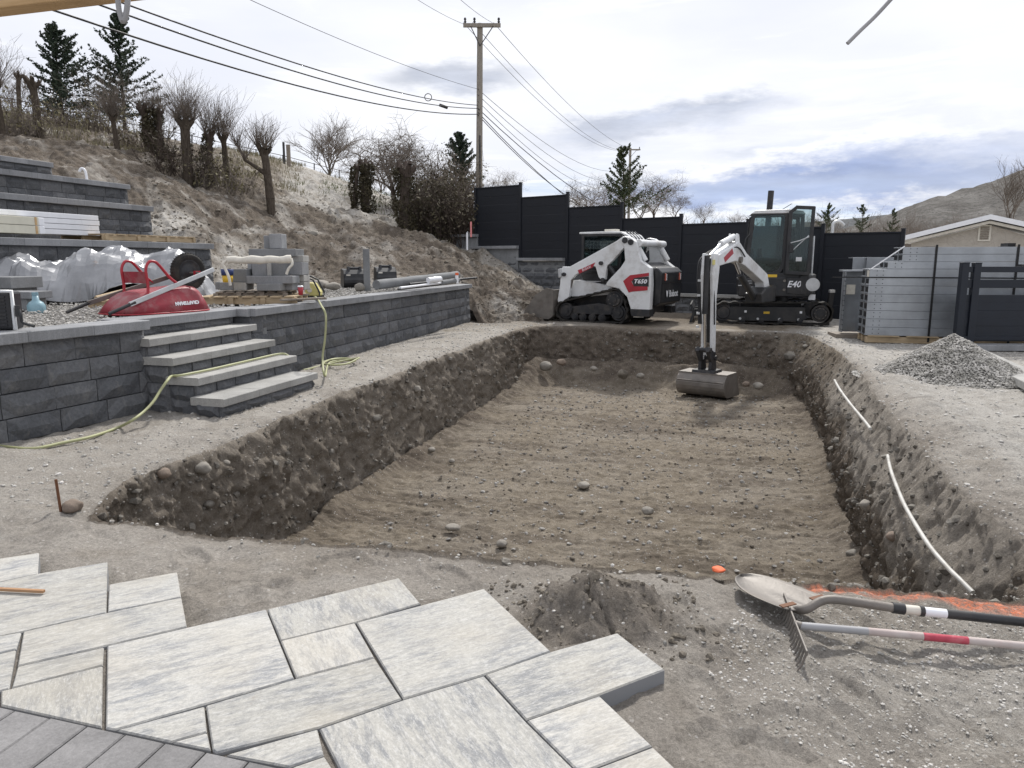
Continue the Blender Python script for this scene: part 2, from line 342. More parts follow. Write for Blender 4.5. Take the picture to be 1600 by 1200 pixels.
M = dict(
    soil=soil_mat(), gravel=gravel_mat('gravel', (.20, .19, .18), (.52, .50, .47), 60), gravel_pile=gravel_mat('crushed_stone', (.24, .23, .21), (.50, .485, .45), 60),
    block=block_mat(), cap=concrete_mat('cap_concrete', (.25, .255, .265), .35), step=concrete_mat('step_concrete', (.33, .325, .31), .3),
    conc=concrete_mat('block_concrete', (.21, .215, .22), .2), paver=paver_mat(), border=concrete_mat('border_paver', (.20, .195, .195), .1, 2),
    white=paint('white_paint', (.70, .71, .72), .38, 0, .06, 3, .5, (.30, .27, .23), .6), black=paint('black_plastic', (.022, .023, .026), .42, 0, .3, 5, .4, (.09, .08, .07), .35),
    darkmetal=paint('dark_metal', (.035, .036, .04), .5, .3, .3, 7, .4, (.12, .105, .09), .5), rubber=paint('track_rubber', (.022, .021, .020), .85, 0, .3, 9, .3, (.085, .073, .06), .6),
    steel=paint('worn_steel', (.17, .155, .14), .55, .3, .3, 5, .5, (.16, .13, .11), .5, .002), chrome=paint('polished_rod', (.75, .76, .78), .15, 1, .05, 5),
    red=paint('red_paint', (.36, .022, .035), .4, 0, .15, 5, .5), redworn=paint('scratched_red_paint', (.26, .026, .040), .5, 0, .2, 8, .4, (.34, .22, .21), .6),
    navy=paint('navy_aluminium', (.014, .018, .027), .4, .2, .15, 4, .4), fence=paint('black_fence_board', (.0105, .0125, .018), .55, 0, .15, 3, .35),
    galv=paint('galvanised_steel', (.33, .35, .375), .36, .6, .25, 2.0, .5), galvd=paint('galvanised_edge', (.36, .38, .40), .45, .7, .2, 6, .5), yellow=paint('yellow_sticker', (.65, .42, .04), .5), paleyellow=paint('pale_yellow_plastic', (.62, .56, .22), .5, 0, .1, 5, .4, (.35, .3, .2), .3),
    offwhite=paint('offwhite_fabric', (.66, .63, .56), .8, 0, .1, 12, .2, (.4, .36, .3), .3), plastic_white=paint('white_plastic', (.78, .79, .82), .3, 0, .05, 3, .5), cream=paint('cream_foam', (.62, .60, .50), .7, 0, .1, 4),
    pale=paint('pale_pvc', (.50, .49, .46), .5, 0, .12, 10, .4, (.25, .22, .18), .6), hose=paint('hose_rubber', (.36, .37, .20), .55, 0, .12, 8, .4, (.3, .27, .2), .4), blue=paint('blue_jug', (.22, .36, .42), .3, 0, .1, 5, .5),
    navyblue=paint('blue_label', (.03, .05, .16), .5), pallet=wood_mat('pallet_wood', (.34, .25, .15), (.50, .40, .27)), greywood=wood_mat('grey_wood', (.17, .145, .12), (.30, .26, .22)),
    beam=wood_mat('beam_wood', (.42, .27, .13), (.60, .42, .24)), stick=wood_mat('brown_stick', (.30, .16, .08), (.42, .26, .15)), pole=bark_mat('pole_wood', (.20, .18, .15), (.36, .33, .29)),
    bark=bark_mat('bark', (.042, .034, .027), (.12, .098, .078)), twig=bark_mat('twig', (.13, .11, .095), (.25, .215, .185)), darktwig=bark_mat('dark_twig', (.05, .04, .035), (.12, .095, .08)),
    needle=leaf_mat('conifer_needles', (.018, .030, .022), (.055, .075, .048)), pine=leaf_mat('pine_needles', (.03, .045, .022), (.085, .10, .05)), ivy=leaf_mat('dead_ivy', (.03, .027, .018), (.10, .085, .05)),
    dry=leaf_mat('dry_grass', (.14, .125, .07), (.26, .23, .14)), green=leaf_mat('green_grass', (.05, .075, .02), (.13, .15, .05)), tan=leaf_mat('tan_leaves', (.12, .105, .075), (.21, .18, .125)),
    stone=concrete_mat('stone', (.26, .24, .21), .1, 2), brownstone=concrete_mat('brown_stone', (.22, .175, .14), .1, 2), wire=paint('cable', (.03, .03, .032), .6), greycable=paint('grey_cable', (.32, .32, .33), .5),
    lamp=paint('lamp_red', (.45, .12, .08), .3), silver=paint('silver_trim', (.55, .56, .57), .4, .5), cabin=paint('cab_interior', (.05, .05, .052), .7), seat=paint('seat_vinyl', (.03, .03, .032), .6),
    rust=paint('rusty_steel', (.16, .075, .04), .8, .2), pink=paint('pink_ribbon', (.70, .25, .25), .6), orange=paint('orange_paint', (.72, .14, .05), .7), bag=paint('black_strap_and_shade', (.01, .01, .011), .5))
def glass_mat():
    n = NT('cab_glass'); o = [q for q in n.t.nodes if q.type == 'OUTPUT_MATERIAL'][0]; g = n.N('ShaderNodeBsdfGlossy'); g.inputs['Roughness'].default_value = .03; g.inputs['Color'].default_value = (.7, .78, .8, 1)
    t = n.N('ShaderNodeBsdfTransparent'); t.inputs['Color'].default_value = (.70, .77, .77, 1); f = n.N('ShaderNodeFresnel'); f.inputs['IOR'].default_value = 1.5
    ms = n.N('ShaderNodeMixShader'); n.L(n.math('ADD', n.math('MULTIPLY', f.outputs[0], .9), .0, True), ms.inputs[0]); n.L(t.outputs[0], ms.inputs[1]); n.L(g.outputs[0], ms.inputs[2]); n.L(ms.outputs[0], o.inputs['Surface']); return n.m
M['glass'] = glass_mat()
def tarp_mat():
    n = NT('silver_tarp'); f = n.noise(n.pos, 3, 6, .6); c = n.mix(n.ramp(f, .3, .7), (.22, .225, .235), (.36, .365, .38))
    c = n.mix(n.math('MULTIPLY', n.ramp(n.noise(n.pos, 1.6, 6, .7), .62, .72), .75), c, (.20, .115, .06))
    return n.out(c, .36, n.bump(n.noise(n.pos, 18, 4, .6, .5), .006, .5), .35, .5)
M['tarp'] = tarp_mat()
# ------------------------------------------------------------------ the ground with the excavated pit
def px(*uv): return [P(u, v).xy for u, v in uv]
near = px((150, 801), (200, 815), (300, 826), (440, 838), (520, 846), (640, 856), (760, 866), (850, 872), (950, 881), (1040, 888), (1120, 897), (1200, 901), (1270, 905), (1400, 914), (1515, 920), (1590, 925))
right = [Vector(q) for q in ((2.60, 3.5), (2.74, 4.2), (2.98, 5.0), (3.31, 6.0), (3.59, 6.9), (4.10, 8.4), (4.55, 9.7), (4.95, 11.0), (5.40, 12.6), (5.66, 13.9))]
far = [Vector(q) for q in ((5.35, 14.75), (4.5, 15.1), (3.5, 15.5), (2.5, 15.85), (1.4, 16.2), (.62, 16.35))]
left = [Vector(q) for q in ((.22, 15.7), (-.25, 14.2), (-.84, 12.03), (-1.22, 10.5), (-1.59, 9.03), (-1.92, 7.74), (-2.16, 6.49), (-2.36, 5.47), (-2.52, 4.75))]
ctrl = near + right + far + left
dens = [.011] * len(near) + [.02, .02, .022, .025, .03, .035, .04, .045, .05, .05] + [.05] * len(far) + [.05, .05, .045, .04, .035, .03, .025, .02, .014]
insets = [.10] * 14 + [.15, .22] + [.24] * 9 + [.35] + [.55] * len(far) + [.28, .2, .16, .14, .14, .14, .14, .14, .14]
pts = []; ins = []
nC = len(ctrl)
for i in range(nC):
    a, b, c, d = (ctrl[(i + k) % nC] for k in (-1, 0, 1, 2)); L_ = (c - b).length; n_ = max(2, int(L_ / dens[i]))
    for k in range(n_):
        t = k / n_; pts.append(.5 * ((2 * b) + (c - a) * t + (2 * a - 5 * b + 4 * c - d) * t * t + (3 * b - a - 3 * c + d) * t ** 3))
        ins.append(insets[i] * (1 - t) + insets[(i + 1) % nC] * t)
O = np.array([[q.x, q.y] for q in pts]); INS = np.array(ins); nP = len(O)
M0 = np.array((.25, 5.7)); M1 = np.array((3.0, 13.3)); md = M1 - M0
tt = np.clip(((O - M0) @ md) / (md @ md), 0, 1); near_ax = M0 + tt[:, None] * md
DIR = O - near_ax; RAD = np.linalg.norm(DIR, axis=1); DIR /= RAD[:, None]
# smooth outward normals for the wall
T = np.roll(O, -4, 0) - np.roll(O, 4, 0); NRM = np.stack([T[:, 1], -T[:, 0]], 1); NRM /= np.linalg.norm(NRM, axis=1)[:, None]
NRM *= np.sign((NRM * DIR).sum(1))[:, None]
for _ in range(40): NRM = (NRM + np.roll(NRM, 1, 0) + np.roll(NRM, -1, 0)) / 3
NRM /= np.linalg.norm(NRM, axis=1)[:, None]
def side_w(O):   # 1 along the right wall
    return sstep(O[:, 0] - (2.6 + (O[:, 1] - 3.55) * .27), -.45, .1)
RW = side_w(O) * sstep(O[:, 1], 3.25, 3.8)
DEP = 1.12
PILE = P(928, 966).xy
FOOT = [P(u, v).xy for u, v in ((1150, 1010), (1100, 1090), (1230, 1130), (1320, 1080), (1120, 1160), (300, 870), (520, 880), (700, 900), (420, 930), (1210, 1180), (1050, 960), (620, 870))]
def ground_z(xy):
    p = np.c_[xy, np.zeros(len(xy))]; x, y = xy[:, 0], xy[:, 1]; r = np.hypot(x, y)
    nearw = 1 - sstep(r, 10, 16)
    z = .030 * fbm(p, .8, 3) + .012 * nearw * fbm(p, 3.1, 3, .55, 4.2)
    rough = .35 + .65 * sstep(noise3(p, .9, 31.0), -.25, .3)
    z += nearw * .014 * rough * fbm(p, 11, 3, .6, 8) + nearw * .0035 * fbm(p, 45, 2, .6, 3)
    w = np.c_[x + .12 * noise3(p, 2.3, 2), y + .12 * noise3(p, 2.3, 9), np.zeros(len(x))]
    z += .016 * nearw * (np.maximum(0, ridged(w, 2.7, 2, 40) - .72))
    # scrape marks and tyre lugs
    z += .006 * nearw * np.sin((x * .95 + y * .3) * 70 + 5 * noise3(p, 1.3, 77)) * sstep(noise3(p, 1.1, 55), .12, .35)
    # loose soil heap by the paving
    for (cx, cy, rx, ry, h) in [(PILE.x, PILE.y, .25, .24, .20), (PILE.x - .17, PILE.y + .05, .13, .15, .06), (PILE.x + .25, PILE.y - .03, .15, .22, .05), (PILE.x + .05, PILE.y + .26, .24, .1, .03)]:
        a = np.hypot((x - cx) / rx, (y - cy) / ry) + .22 * noise3(p, 7, 3.3)
        hh = h * np.clip(1.12 - a, 0, 1.2) ** 1.15
        z += hh + np.minimum(1, hh / .03) * (.012 * fbm(p, 16, 3, .6, 12) )
    cr = np.abs((x - PILE.x) * 1.0 - .04 * np.sin((y - PILE.y) * 23) - .01) + .6 * np.maximum(0, np.abs(y - PILE.y + .10) - .10)
    z -= .045 * np.exp(-(cr / .008) ** 2)
    # crescent footprints
    for k, f in enumerate(FOOT):
        an = k * 1.7; dx = (x - f.x) * math.cos(an) + (y - f.y) * math.sin(an); dy = -(x - f.x) * math.sin(an) + (y - f.y) * math.cos(an)
        a = np.hypot(dx / .14, dy / .07); z += -.014 * (1 - sstep(a, .75, 1.0)) + .012 * np.exp(-((a - 1.15) / .15) ** 2)
    # bank of slumped soil beside the right-hand wall of the pit
    e = x - (3.45 + (y - 6.0) * .27); b = np.exp(-((e - .35) / .38) ** 2) * sstep(y, 3.3, 4.0) * (1 - sstep(y, 12, 15))
    z += b * (.07 + .05 * fbm(p, 2.4, 3, .5, 6)) * nearw
    lp = np.exp(-((x + 4.3) / .6) ** 2 - ((y - 5.2) / .5) ** 2); z += .10 * lp
    # patio bed
    pb = sstep(2.25 - .52 * (x + .2) - y, -.1, .15) * (1 - sstep(x, .3, .5)); z = z * (1 - .8 * pb) - .03 * pb
    return z * (1 - .9 * sstep(r, 40, 80)) - .02 * sstep(r, 30, 60)
NW = 46; offs = [0.0]
st = .016
while offs[-1] < 4.2: offs.append(offs[-1] + st); st *= 1.0125
while offs[-1] < 4500: offs.append(offs[-1] * 1.22)
rows = []; zone = []
crk = np.c_[O, np.zeros(nP)]
lip = .05 + .05 * noise3(crk, 2.5, 3) + .03 * noise3(crk, 9, 6)
for k in range(NW):            # k=0 bottom .. NW-1 just under the lip
    h = k / (NW - 1); z = -DEP - .1 + (DEP + .1) * h
    prof = (1 - h) if True else 0
    pr = np.where(RW > .5, 1 - sstep(np.full(nP, h), .55, 1.02), (1 - h) ** .8)
    q = O - NRM * (INS * pr)[:, None]
    p3 = np.c_[q, np.full(nP, z)]; st3 = p3 * np.array((1, 1, .35))
    amp = sstep(np.full(nP, h), -.3, .25) * (.3 + .7 * (1 - sstep(np.full(nP, h), .93, 1.0)))
    amp = amp * (1 - .60 * RW * sstep(np.full(nP, h), .35, .6) * sstep(O[:, 1], 3.0, 3.6))
    disp = amp * (.065 * fbm(p3, 1.7, 3, .5, 50) + .045 * ridged(st3, 5.5, 3, 60) * (.5 + RW) + .036 * fbm(p3, 11, 4, .65, 70) + .05 * np.maximum(0, fbm(p3, 4.5, 2, .5, 80)))
    disp = np.minimum(disp, .16) + .035
    q = q - NRM * (disp - .07)[:, None]
    if k == NW - 1: zz = ground_z(q) - .012
    else: zz = z + ground_z(O) * h + .012 * fbm(p3, 9, 2, .5, 5)
    rows.append(np.c_[q, zz]); u = h
    w = np.clip(.95 - .25 * sstep(np.full(nP, h), .9, 1.0) - .55 * RW * sstep(np.full(nP, h) + .2 * noise3(p3, 1.5, 5), .68, .9) - .52 * (1 - RW) * sstep(O[:, 1] - 3.4 * 1.0, .8, 1.6) * (1 - sstep(O[:, 1], 13.5, 15.5)), 0, 1)
    ul = RW * sstep(np.full(nP, h) + .22 * noise3(p3, 1.7, 5) + .05 * noise3(p3, 9, 5), .42, .60) * sstep(O[:, 1], 3.0, 3.6) * (1 - sstep(O[:, 1], 9.5, 12)); w = w * (1 - .75 * ul)
    zone.append(np.c_[np.maximum(w, .22 * ul), (1 - .6 * ul) * (1 - .45 * (1 - RW)), .12 * ul, np.zeros(nP)])
lastq = rows[-1][:, :2]
for i, d in enumerate(offs[1:] if True else offs):
    k = sstep(d, 0, 1.2); D = NRM * (1 - k) + DIR * k; D /= np.linalg.norm(D, axis=1)[:, None]
    jag = (1 - sstep(np.full(nP, d), .03, .35))
    base = O * (1 - jag)[:, None] + lastq * jag[:, None]
    q = base + D * d
    zz = ground_z(q) - .04 * np.exp(-d / .05)
    rows.append(np.c_[q, zz])
    x, y = q[:, 0], q[:, 1]; p = np.c_[q, np.zeros(nP)]
    nz = fbm(p, 1.3, 4, .6, 90)
    br = np.clip(.25 * sstep(nz, .1, .5) + .75 * sstep(y + nz, 14.5, 16), 0, 1) * (1 - sstep(x - .27 * y, 2.2, 3.2) * .5)
    wt = np.clip(.75 * np.exp(-d / .07) + .30 * sstep(fbm(p, 2.2, 3, .6, 23), .15, .6), 0, 1) * .6
    pc = np.hypot((x - PILE.x) / .40, (y - PILE.y) / .36); wt = np.maximum(wt, .55 * (1 - sstep(pc, .6, 1.1)))
    wt = np.maximum(wt, .5 * sstep(y, 15.8, 17.0) * (1 - sstep(x, 5.5, 7)))
    lg = sstep(x - .27 * y, 1.85, 2.3) * sstep(y, 3.6, 4.6) * .85 + .55 * sstep(x, .9, 1.7) * (1 - sstep(y, 2.2, 2.9)) + .3 * sstep(-x - .2 + .35 * (y - 4), 1.6, 2.6)
    la = P(1262, 908).xy; lb = P(1640, 953).xy; ld = lb - la; tq = ((x - la.x) * ld.x + (y - la.y) * ld.y) / ld.length_squared; dq = np.abs((x - la.x) * ld.y - (y - la.y) * ld.x) / ld.length
    wd = .055 + .055 * np.clip(tq, 0, 1); opn = (1 - sstep(dq + .018 * fbm(p, 9, 3, .6, 4), wd * .4, wd * 1.2)) * sstep(tq, -.03, .03) * sstep(fbm(p, 24, 2, .6, 61) + .35 * noise3(p, 5, 3), -.9, -.2) if d < 1.2 else np.zeros(nP)
    zone.append(np.c_[wt, br, np.clip(lg, 0, 1), opn])
V = np.concatenate(rows); Z = np.concatenate(zone); R_ = len(rows); WALLV = V[:nP * (NW + 40)].copy()
ii = np.arange(R_ - 1)[:, None] * nP; jj = np.arange(nP)[None]; j2 = (jj + 1) % nP
F = np.stack([ii + jj, ii + nP + jj, ii + nP + j2, ii + j2], -1).reshape(-1, 4)
gr = np_mesh('ground', V, F, M['soil'], None, True, Z); tag(gr, kind='structure')

# pit floor
def floor_z(xy):
    p = np.c_[xy, np.zeros(len(xy))]; a = xy @ np.array((.9659, -.2588)); b = xy @ np.array((.2588, .9659))
    s = np.c_[a * .18, b, np.zeros(len(a))]
    return -DEP + .02 * fbm(p, .9, 3) + .020 * fbm(s, 4.5, 3, .6, 5) + .010 * fbm(s, 17, 2, .6, 8) + .018 * fbm(p, 8, 3, .6, 2) + .011 * fbm(p, 27, 3, .6)
ga = np.linspace(-4.3, 3.9, 330); gb = [3.0]
while gb[-1] < 17.5: gb.append(gb[-1] + .010 * (.6 + gb[-1] / 6))
gb = np.array(gb); A, B = np.meshgrid(ga, gb); q = np.c_[(A * .9659 + B * .2588).ravel(), (-A * .2588 + B * .9659).ravel()]
fz = floor_z(q)
# talus at the foot of the walls
from mathutils.kdtree import KDTree
step_ = 2; kd = KDTree(len(range(0, nP, step_)))
for n_, i in enumerate(range(0, nP, step_)):
    bq = O[i] - NRM[i] * INS[i]; kd.insert((bq[0], bq[1], 0), n_)
kd.balance()
cg = q.reshape(len(gb), len(ga), 2)[::6, ::6]; dcoarse = np.array([[kd.find((c[0], c[1], 0))[2] for c in r] for r in cg])
iy = np.clip(np.arange(len(gb)) / 6, 0, dcoarse.shape[0] - 1.001); ix = np.clip(np.arange(len(ga)) / 6, 0, dcoarse.shape[1] - 1.001)
y0 = iy.astype(int)[:, None]; x0 = ix.astype(int)[None]; fy = (iy % 1)[:, None]; fx = (ix % 1)[None]
dd = (dcoarse[y0, x0] * (1 - fy) * (1 - fx) + dcoarse[y0, x0 + 1] * (1 - fy) * fx + dcoarse[y0 + 1, x0] * fy * (1 - fx) + dcoarse[y0 + 1, x0 + 1] * fy * fx).ravel()
nz = noise3(np.c_[q, np.zeros(len(q))], 1.4, 12)
farw = sstep(q[:, 1] + .27 * q[:, 0], 14.2, 15.8)
fz += np.maximum(0, 1 - dd / (.28 + .16 * nz + .55 * farw)) ** 1.6 * (.11 + .08 * nz + .40 * farw)
p = np.c_[q, np.zeros(len(q))]; dk = fbm(np.c_[q @ np.array((.9659, -.2588)) * .25, q @ np.array((.2588, .9659)), np.zeros(len(q))], 1.5, 4, .6, 3)
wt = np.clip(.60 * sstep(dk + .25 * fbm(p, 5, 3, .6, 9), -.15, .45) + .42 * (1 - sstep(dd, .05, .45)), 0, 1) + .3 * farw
rr = sstep(q[:, 0] - .27 * q[:, 1], 1.0, 2.2); wt = np.clip(wt + .2 * rr, 0, 1)
nb_, na_ = len(gb), len(ga); I = (np.arange(nb_ - 1)[:, None] * na_ + np.arange(na_ - 1)[None]).ravel()
tag(np_mesh('pit_floor', np.c_[q, fz], np.stack([I, I + 1, I + na_ + 1, I + na_], 1), M['soil'], None, True, np.c_[wt, np.full(len(q), .85), .15 * sstep(dk, .1, .5) * 0, np.zeros(len(q))]), kind='structure')

# ------------------------------------------------------------------ hillside behind the terraces
HC = [ # u, base(Y,z), mid(v,Y), upper(v,Y), ridge(v,Y), behind(v,Y)
 (-420, (7.5, 2.6), (200, 12), (160, 17), (120, 24), (120, 60)),
 (-150, (11.0, 2.7), (230, 15), (190, 19), (160, 26), (168, 60)),
 (0, (13.7, 2.75), (236, 17.5), (205, 21), (176, 28), (180, 70)),
 (60, (14.4, 2.75), (240, 18), (212, 22), (184, 28.5), (190, 70)),
 (120, (15.2, 2.7), (250, 18.4), (222, 22), (194, 29), (200, 70)),
 (200, (16.3, 2.6), (264, 19), (236, 23), (209, 30), (214, 75)),
 (222, (15.7, 2.2), (272, 19), (241, 23), (213, 30.4), (218, 75)),
 (238, (15.0, 1.72), (282, 18.7), (245, 23), (216, 30.8), (221, 75)),
 (285, (14.8, 1.70), (312, 18.2), (262, 23), (225, 31), (230, 75)),
 (322, (14.3, 1.60), (338, 18.0), (274, 23), (231, 32), (238, 78)),
 (332, (13.9, .80), (352, 17.6), (277, 23), (233, 32), (240, 78)),
 (400, (14.6, .80), (358, 19), (290, 24), (244, 34), (250, 80)),
 (470, (15.8, .80), (362, 20.5), (306, 26), (262, 36), (268, 80)),
 (540, (16.6, .80), (366, 21.5), (322, 27), (284, 37), (288, 80)),
 (600, (17.2, .82), (372, 22), (340, 27), (306, 36), (305, 80)),
 (650, (17.6, .82), (384, 22), (357, 26), (332, 34), (325, 80)),
 (700, (17.9, .80), (402, 21.5), (380, 25), (360, 30), (348, 80)),
 (738, (17.9, .60), (424, 20.5), (402, 23.5), (384, 27), (378, 80)),
 (762, (16.9, -.10), (452, 18.8), (416, 21.5), (398, 25), (392, 80)),
 (800, (16.8, -.12), (468, 18.4), (436, 20.6), (419, 23.5), (404, 70)),
 (840, (16.8, -.12), (484, 18.2), (462, 20.0), (448, 22), (440, 50)),
 (880, (17.2, -.14), (492, 18.6), (480, 20.0), (472, 22), (462, 40)),
 (930, (17.6, -.18), (496, 19), (490, 20), (484, 22), (474, 40))]
cols = []; us = []
for (u, b, mm, up, rg, bh) in HC:
    c = [PZ(u, b[0] - .35, b[1] - .35), PZ(u, *b), PD(u, *mm), PD(u, *up), PD(u, *rg)]
    c += [PD(u, rg[0] + (bh[0] - rg[0]) * .3 + 2, rg[1] + (bh[1] - rg[1]) * .25), PD(u, *bh), PD(u, bh[0] + 4, bh[1] + 120)]
    cols.append(np.array([list(q) for q in c])); us.append(u)
us = np.array(us); cols = np.array(cols)
uu = np.concatenate([np.arange(-420, -20, 8), np.arange(-20, 930, 1.9)])
CC = np.stack([[np.interp(uu, us, cols[:, r, k]) for k in range(3)] for r in range(8)], 0).transpose(0, 2, 1)   # rows, n, 3
rows = []; zz = []; seg = [6, 90, 90, 80, 10, 12, 8]; RP = []
for r, n_ in enumerate(seg):
    for k in range(n_): RP.append(r + k / n_)
RP.append(7)
for t in RP:
    r = min(int(t), 6); f = t - r
    if 1 <= r <= 4:
        a, b, c, d = CC[r - 1], CC[r], CC[r + 1], CC[min(r + 2, 7)]
        m1 = (c - a) * .5; m2 = (d - b) * .5; lb = np.linalg.norm(c - b, axis=1)[:, None]
        for mm in (m1, m2):
            l = np.linalg.norm(mm, axis=1)[:, None]; mm *= np.minimum(1, lb * 1.0 / np.maximum(l, 1e-6))
        q = (2 * f ** 3 - 3 * f * f + 1) * b + (f ** 3 - 2 * f * f + f) * m1 + (3 * f * f - 2 * f ** 3) * c + (f ** 3 - f * f) * m2
    else: q = CC[r] * (1 - f) + CC[r + 1] * f
    w = sstep(np.full(len(uu), t), .7, 1.6) * (1 - .7 * sstep(np.full(len(uu), t), 3.6, 4.2))
    lump = fbm(q, .55, 4, .50, 33) * .20 + .06 * fbm(q, 3.2, 4, .6, 5) + .12 * np.maximum(0, ridged(q * np.array((1.6, 1, .5)), .9, 3, 15) - .7)
    # bench pushed out by the machine tracks
    zadd = w * lump + .20 * w * np.exp(-((t - 2.15 - .25 * noise3(q, .3, 2)) / .16) ** 2) * sstep(uu, 300, 420) * (1 - sstep(uu, 700, 760)) * (-1)
    tr = sstep(uu, 520, 600) * (1 - sstep(uu, 860, 900)) * np.exp(-((t - 2.6) / .5) ** 2)
    zadd = zadd + .07 * tr * np.sin((q[:, 0] * .55 + q[:, 1] * .83) * 6.0 + 2 * noise3(q, .5, 4))
    q = q.copy(); q[:, 2] += zadd; rows.append(q)
    # colour: dark freshly moved soil below, dusty pale scree in streaks, grass on the crest
    sk = q.copy(); sk[:, 0] *= 1.0; ns = fbm(np.c_[q[:, 0] * 1.3 + q[:, 2] * .9, q[:, 1] * .35, q[:, 2] * .2], .9, 4, .6, 3); n2 = fbm(q, 1.1, 4, .6, 44)
    band = np.exp(-((uu - 255 - (t - 1) * 40) / 34) ** 2) * (1 - sstep(np.full(len(uu), t), 1.5, 2.0)) + .8 * np.exp(-((uu - 345 - (t - 1) * 30) / 40) ** 2) * (1 - sstep(np.full(len(uu), t), 1.7, 2.1))
    band += sstep(uu, 425, 460) * (1 - sstep(uu, 640, 700)) * sstep(np.full(len(uu), t), 2.45, 2.8) + .6 * sstep(uu, 590, 640) * sstep(np.full(len(uu), t), 3.0, 3.5)
    lg = np.clip(band * .95 + n2 * .6 + .35 * (ns > .25) * 1.0 * sstep(ns, .2, .45) - .1, 0, 1)
    wet = np.clip(1.05 + .35 * n2 - .6 * sstep(np.full(len(uu), t), 2.3, 3.2) * sstep(uu, 330, 430) - .3 * sstep(np.full(len(uu), t), 3.2, 4) - lg, 0, 1); bn = np.clip(.9 + .5 * ns, 0, 1)
    zz.append(np.c_[wet, bn, lg, np.zeros(len(uu))])
V = np.concatenate(rows); n_ = len(uu); R_ = len(rows); I = (np.arange(R_ - 1)[:, None] * n_ + np.arange(n_ - 1)[None]).ravel()
HILLROWS = np.array(rows); HILLRP = np.array(RP)
tag(np_mesh('hillside', V, np.stack([I, I + 1, I + n_ + 1, I + n_], 1), M['soil'], None, True, np.concatenate(zz)), kind='structure')
def hill_pt(u, t):
    i = int(np.argmin(np.abs(uu - u))); k = int(np.argmin(np.abs(HILLRP - t))); return Vector(HILLROWS[k, i])
def hill_at(u, Y):
    "point of the hillside seen at column u at depth Y"
    i = int(np.argmin(np.abs(uu - u))); c = HILLROWS[:, i]; k = int(np.argmin(np.abs(c[8:, 1] - Y))) + 8; return Vector(c[k])

# ------------------------------------------------------------------ far terrain
def ridge(name, prof, Y0, Y1, mat, amp, seed):
    us_ = np.arange(prof[0][0], prof[-1][0] + 1, 12.0); vs_ = np.interp(us_, [q[0] for q in prof], [q[1] for q in prof]); rr = []
    for k in range(26):
        t = k / 25; Y = Y0 + (Y1 - Y0) * t; row = []
        for u, v in zip(us_, vs_):
            top = PD(u, v, Y1); row.append((PZ(u, Y, 0).x, Y, top.z * (t ** 1.25) - 3 * (1 - t)))
        row = np.array(row); row[:, 2] += amp * fbm(row, 1 / (14 * amp + 1), 5, .55, seed) * min(1, 4 * t) * (1 if k < 25 else .25); rr.append(row)
    b = rr[-1].copy(); b[:, 1] += Y1 * .3; b[:, 2] *= .6; rr.append(b)
    V = np.concatenate(rr); n_ = len(us_); I = (np.arange(26)[:, None] * n_ + np.arange(n_ - 1)[None]).ravel()
    return tag(np_mesh(name, V, np.stack([I, I + 1, I + n_ + 1, I + n_], 1), mat), kind='structure')
def mountain_mat(name, c0, c1, c2):
    n = NT(name); f = n.noise(n.map(n.pos, (.02, .02, .05)), 1.6, 9, .68); g = n.noise(n.pos, .25, 5, .75)
    c = n.mix(n.ramp(f, .38, .62), c0, c1); c = n.mix(n.ramp(g, .5, .62), c, c2); return n.out(c, 1, n.bump(g, 2.5, 1), 0, .05)
M['mtn'] = mountain_mat('dry_hill', (.115, .108, .10), (.205, .197, .185), (.085, .082, .078)); M['far'] = mountain_mat('far_hill', (.11, .115, .12), (.16, .165, .165), (.09, .095, .10))
ridge('mountain', [(1240, 405), (1290, 372), (1330, 356), (1380, 344), (1410, 333), (1440, 318), (1480, 303), (1515, 293), (1545, 280), (1570, 268), (1592, 260), (1625, 253), (1700, 236), (1850, 228), (2100, 250), (2400, 300)], 330, 900, M['mtn'], 9, 3)
ridge('distant_hills', [(-300, 392), (200, 388), (700, 380), (860, 372), (960, 368), (1060, 358), (1150, 354), (1230, 352), (1300, 343), (1380, 338), (1450, 345), (1700, 350), (2200, 360)], 900, 1800, M['far'], 12, 8)

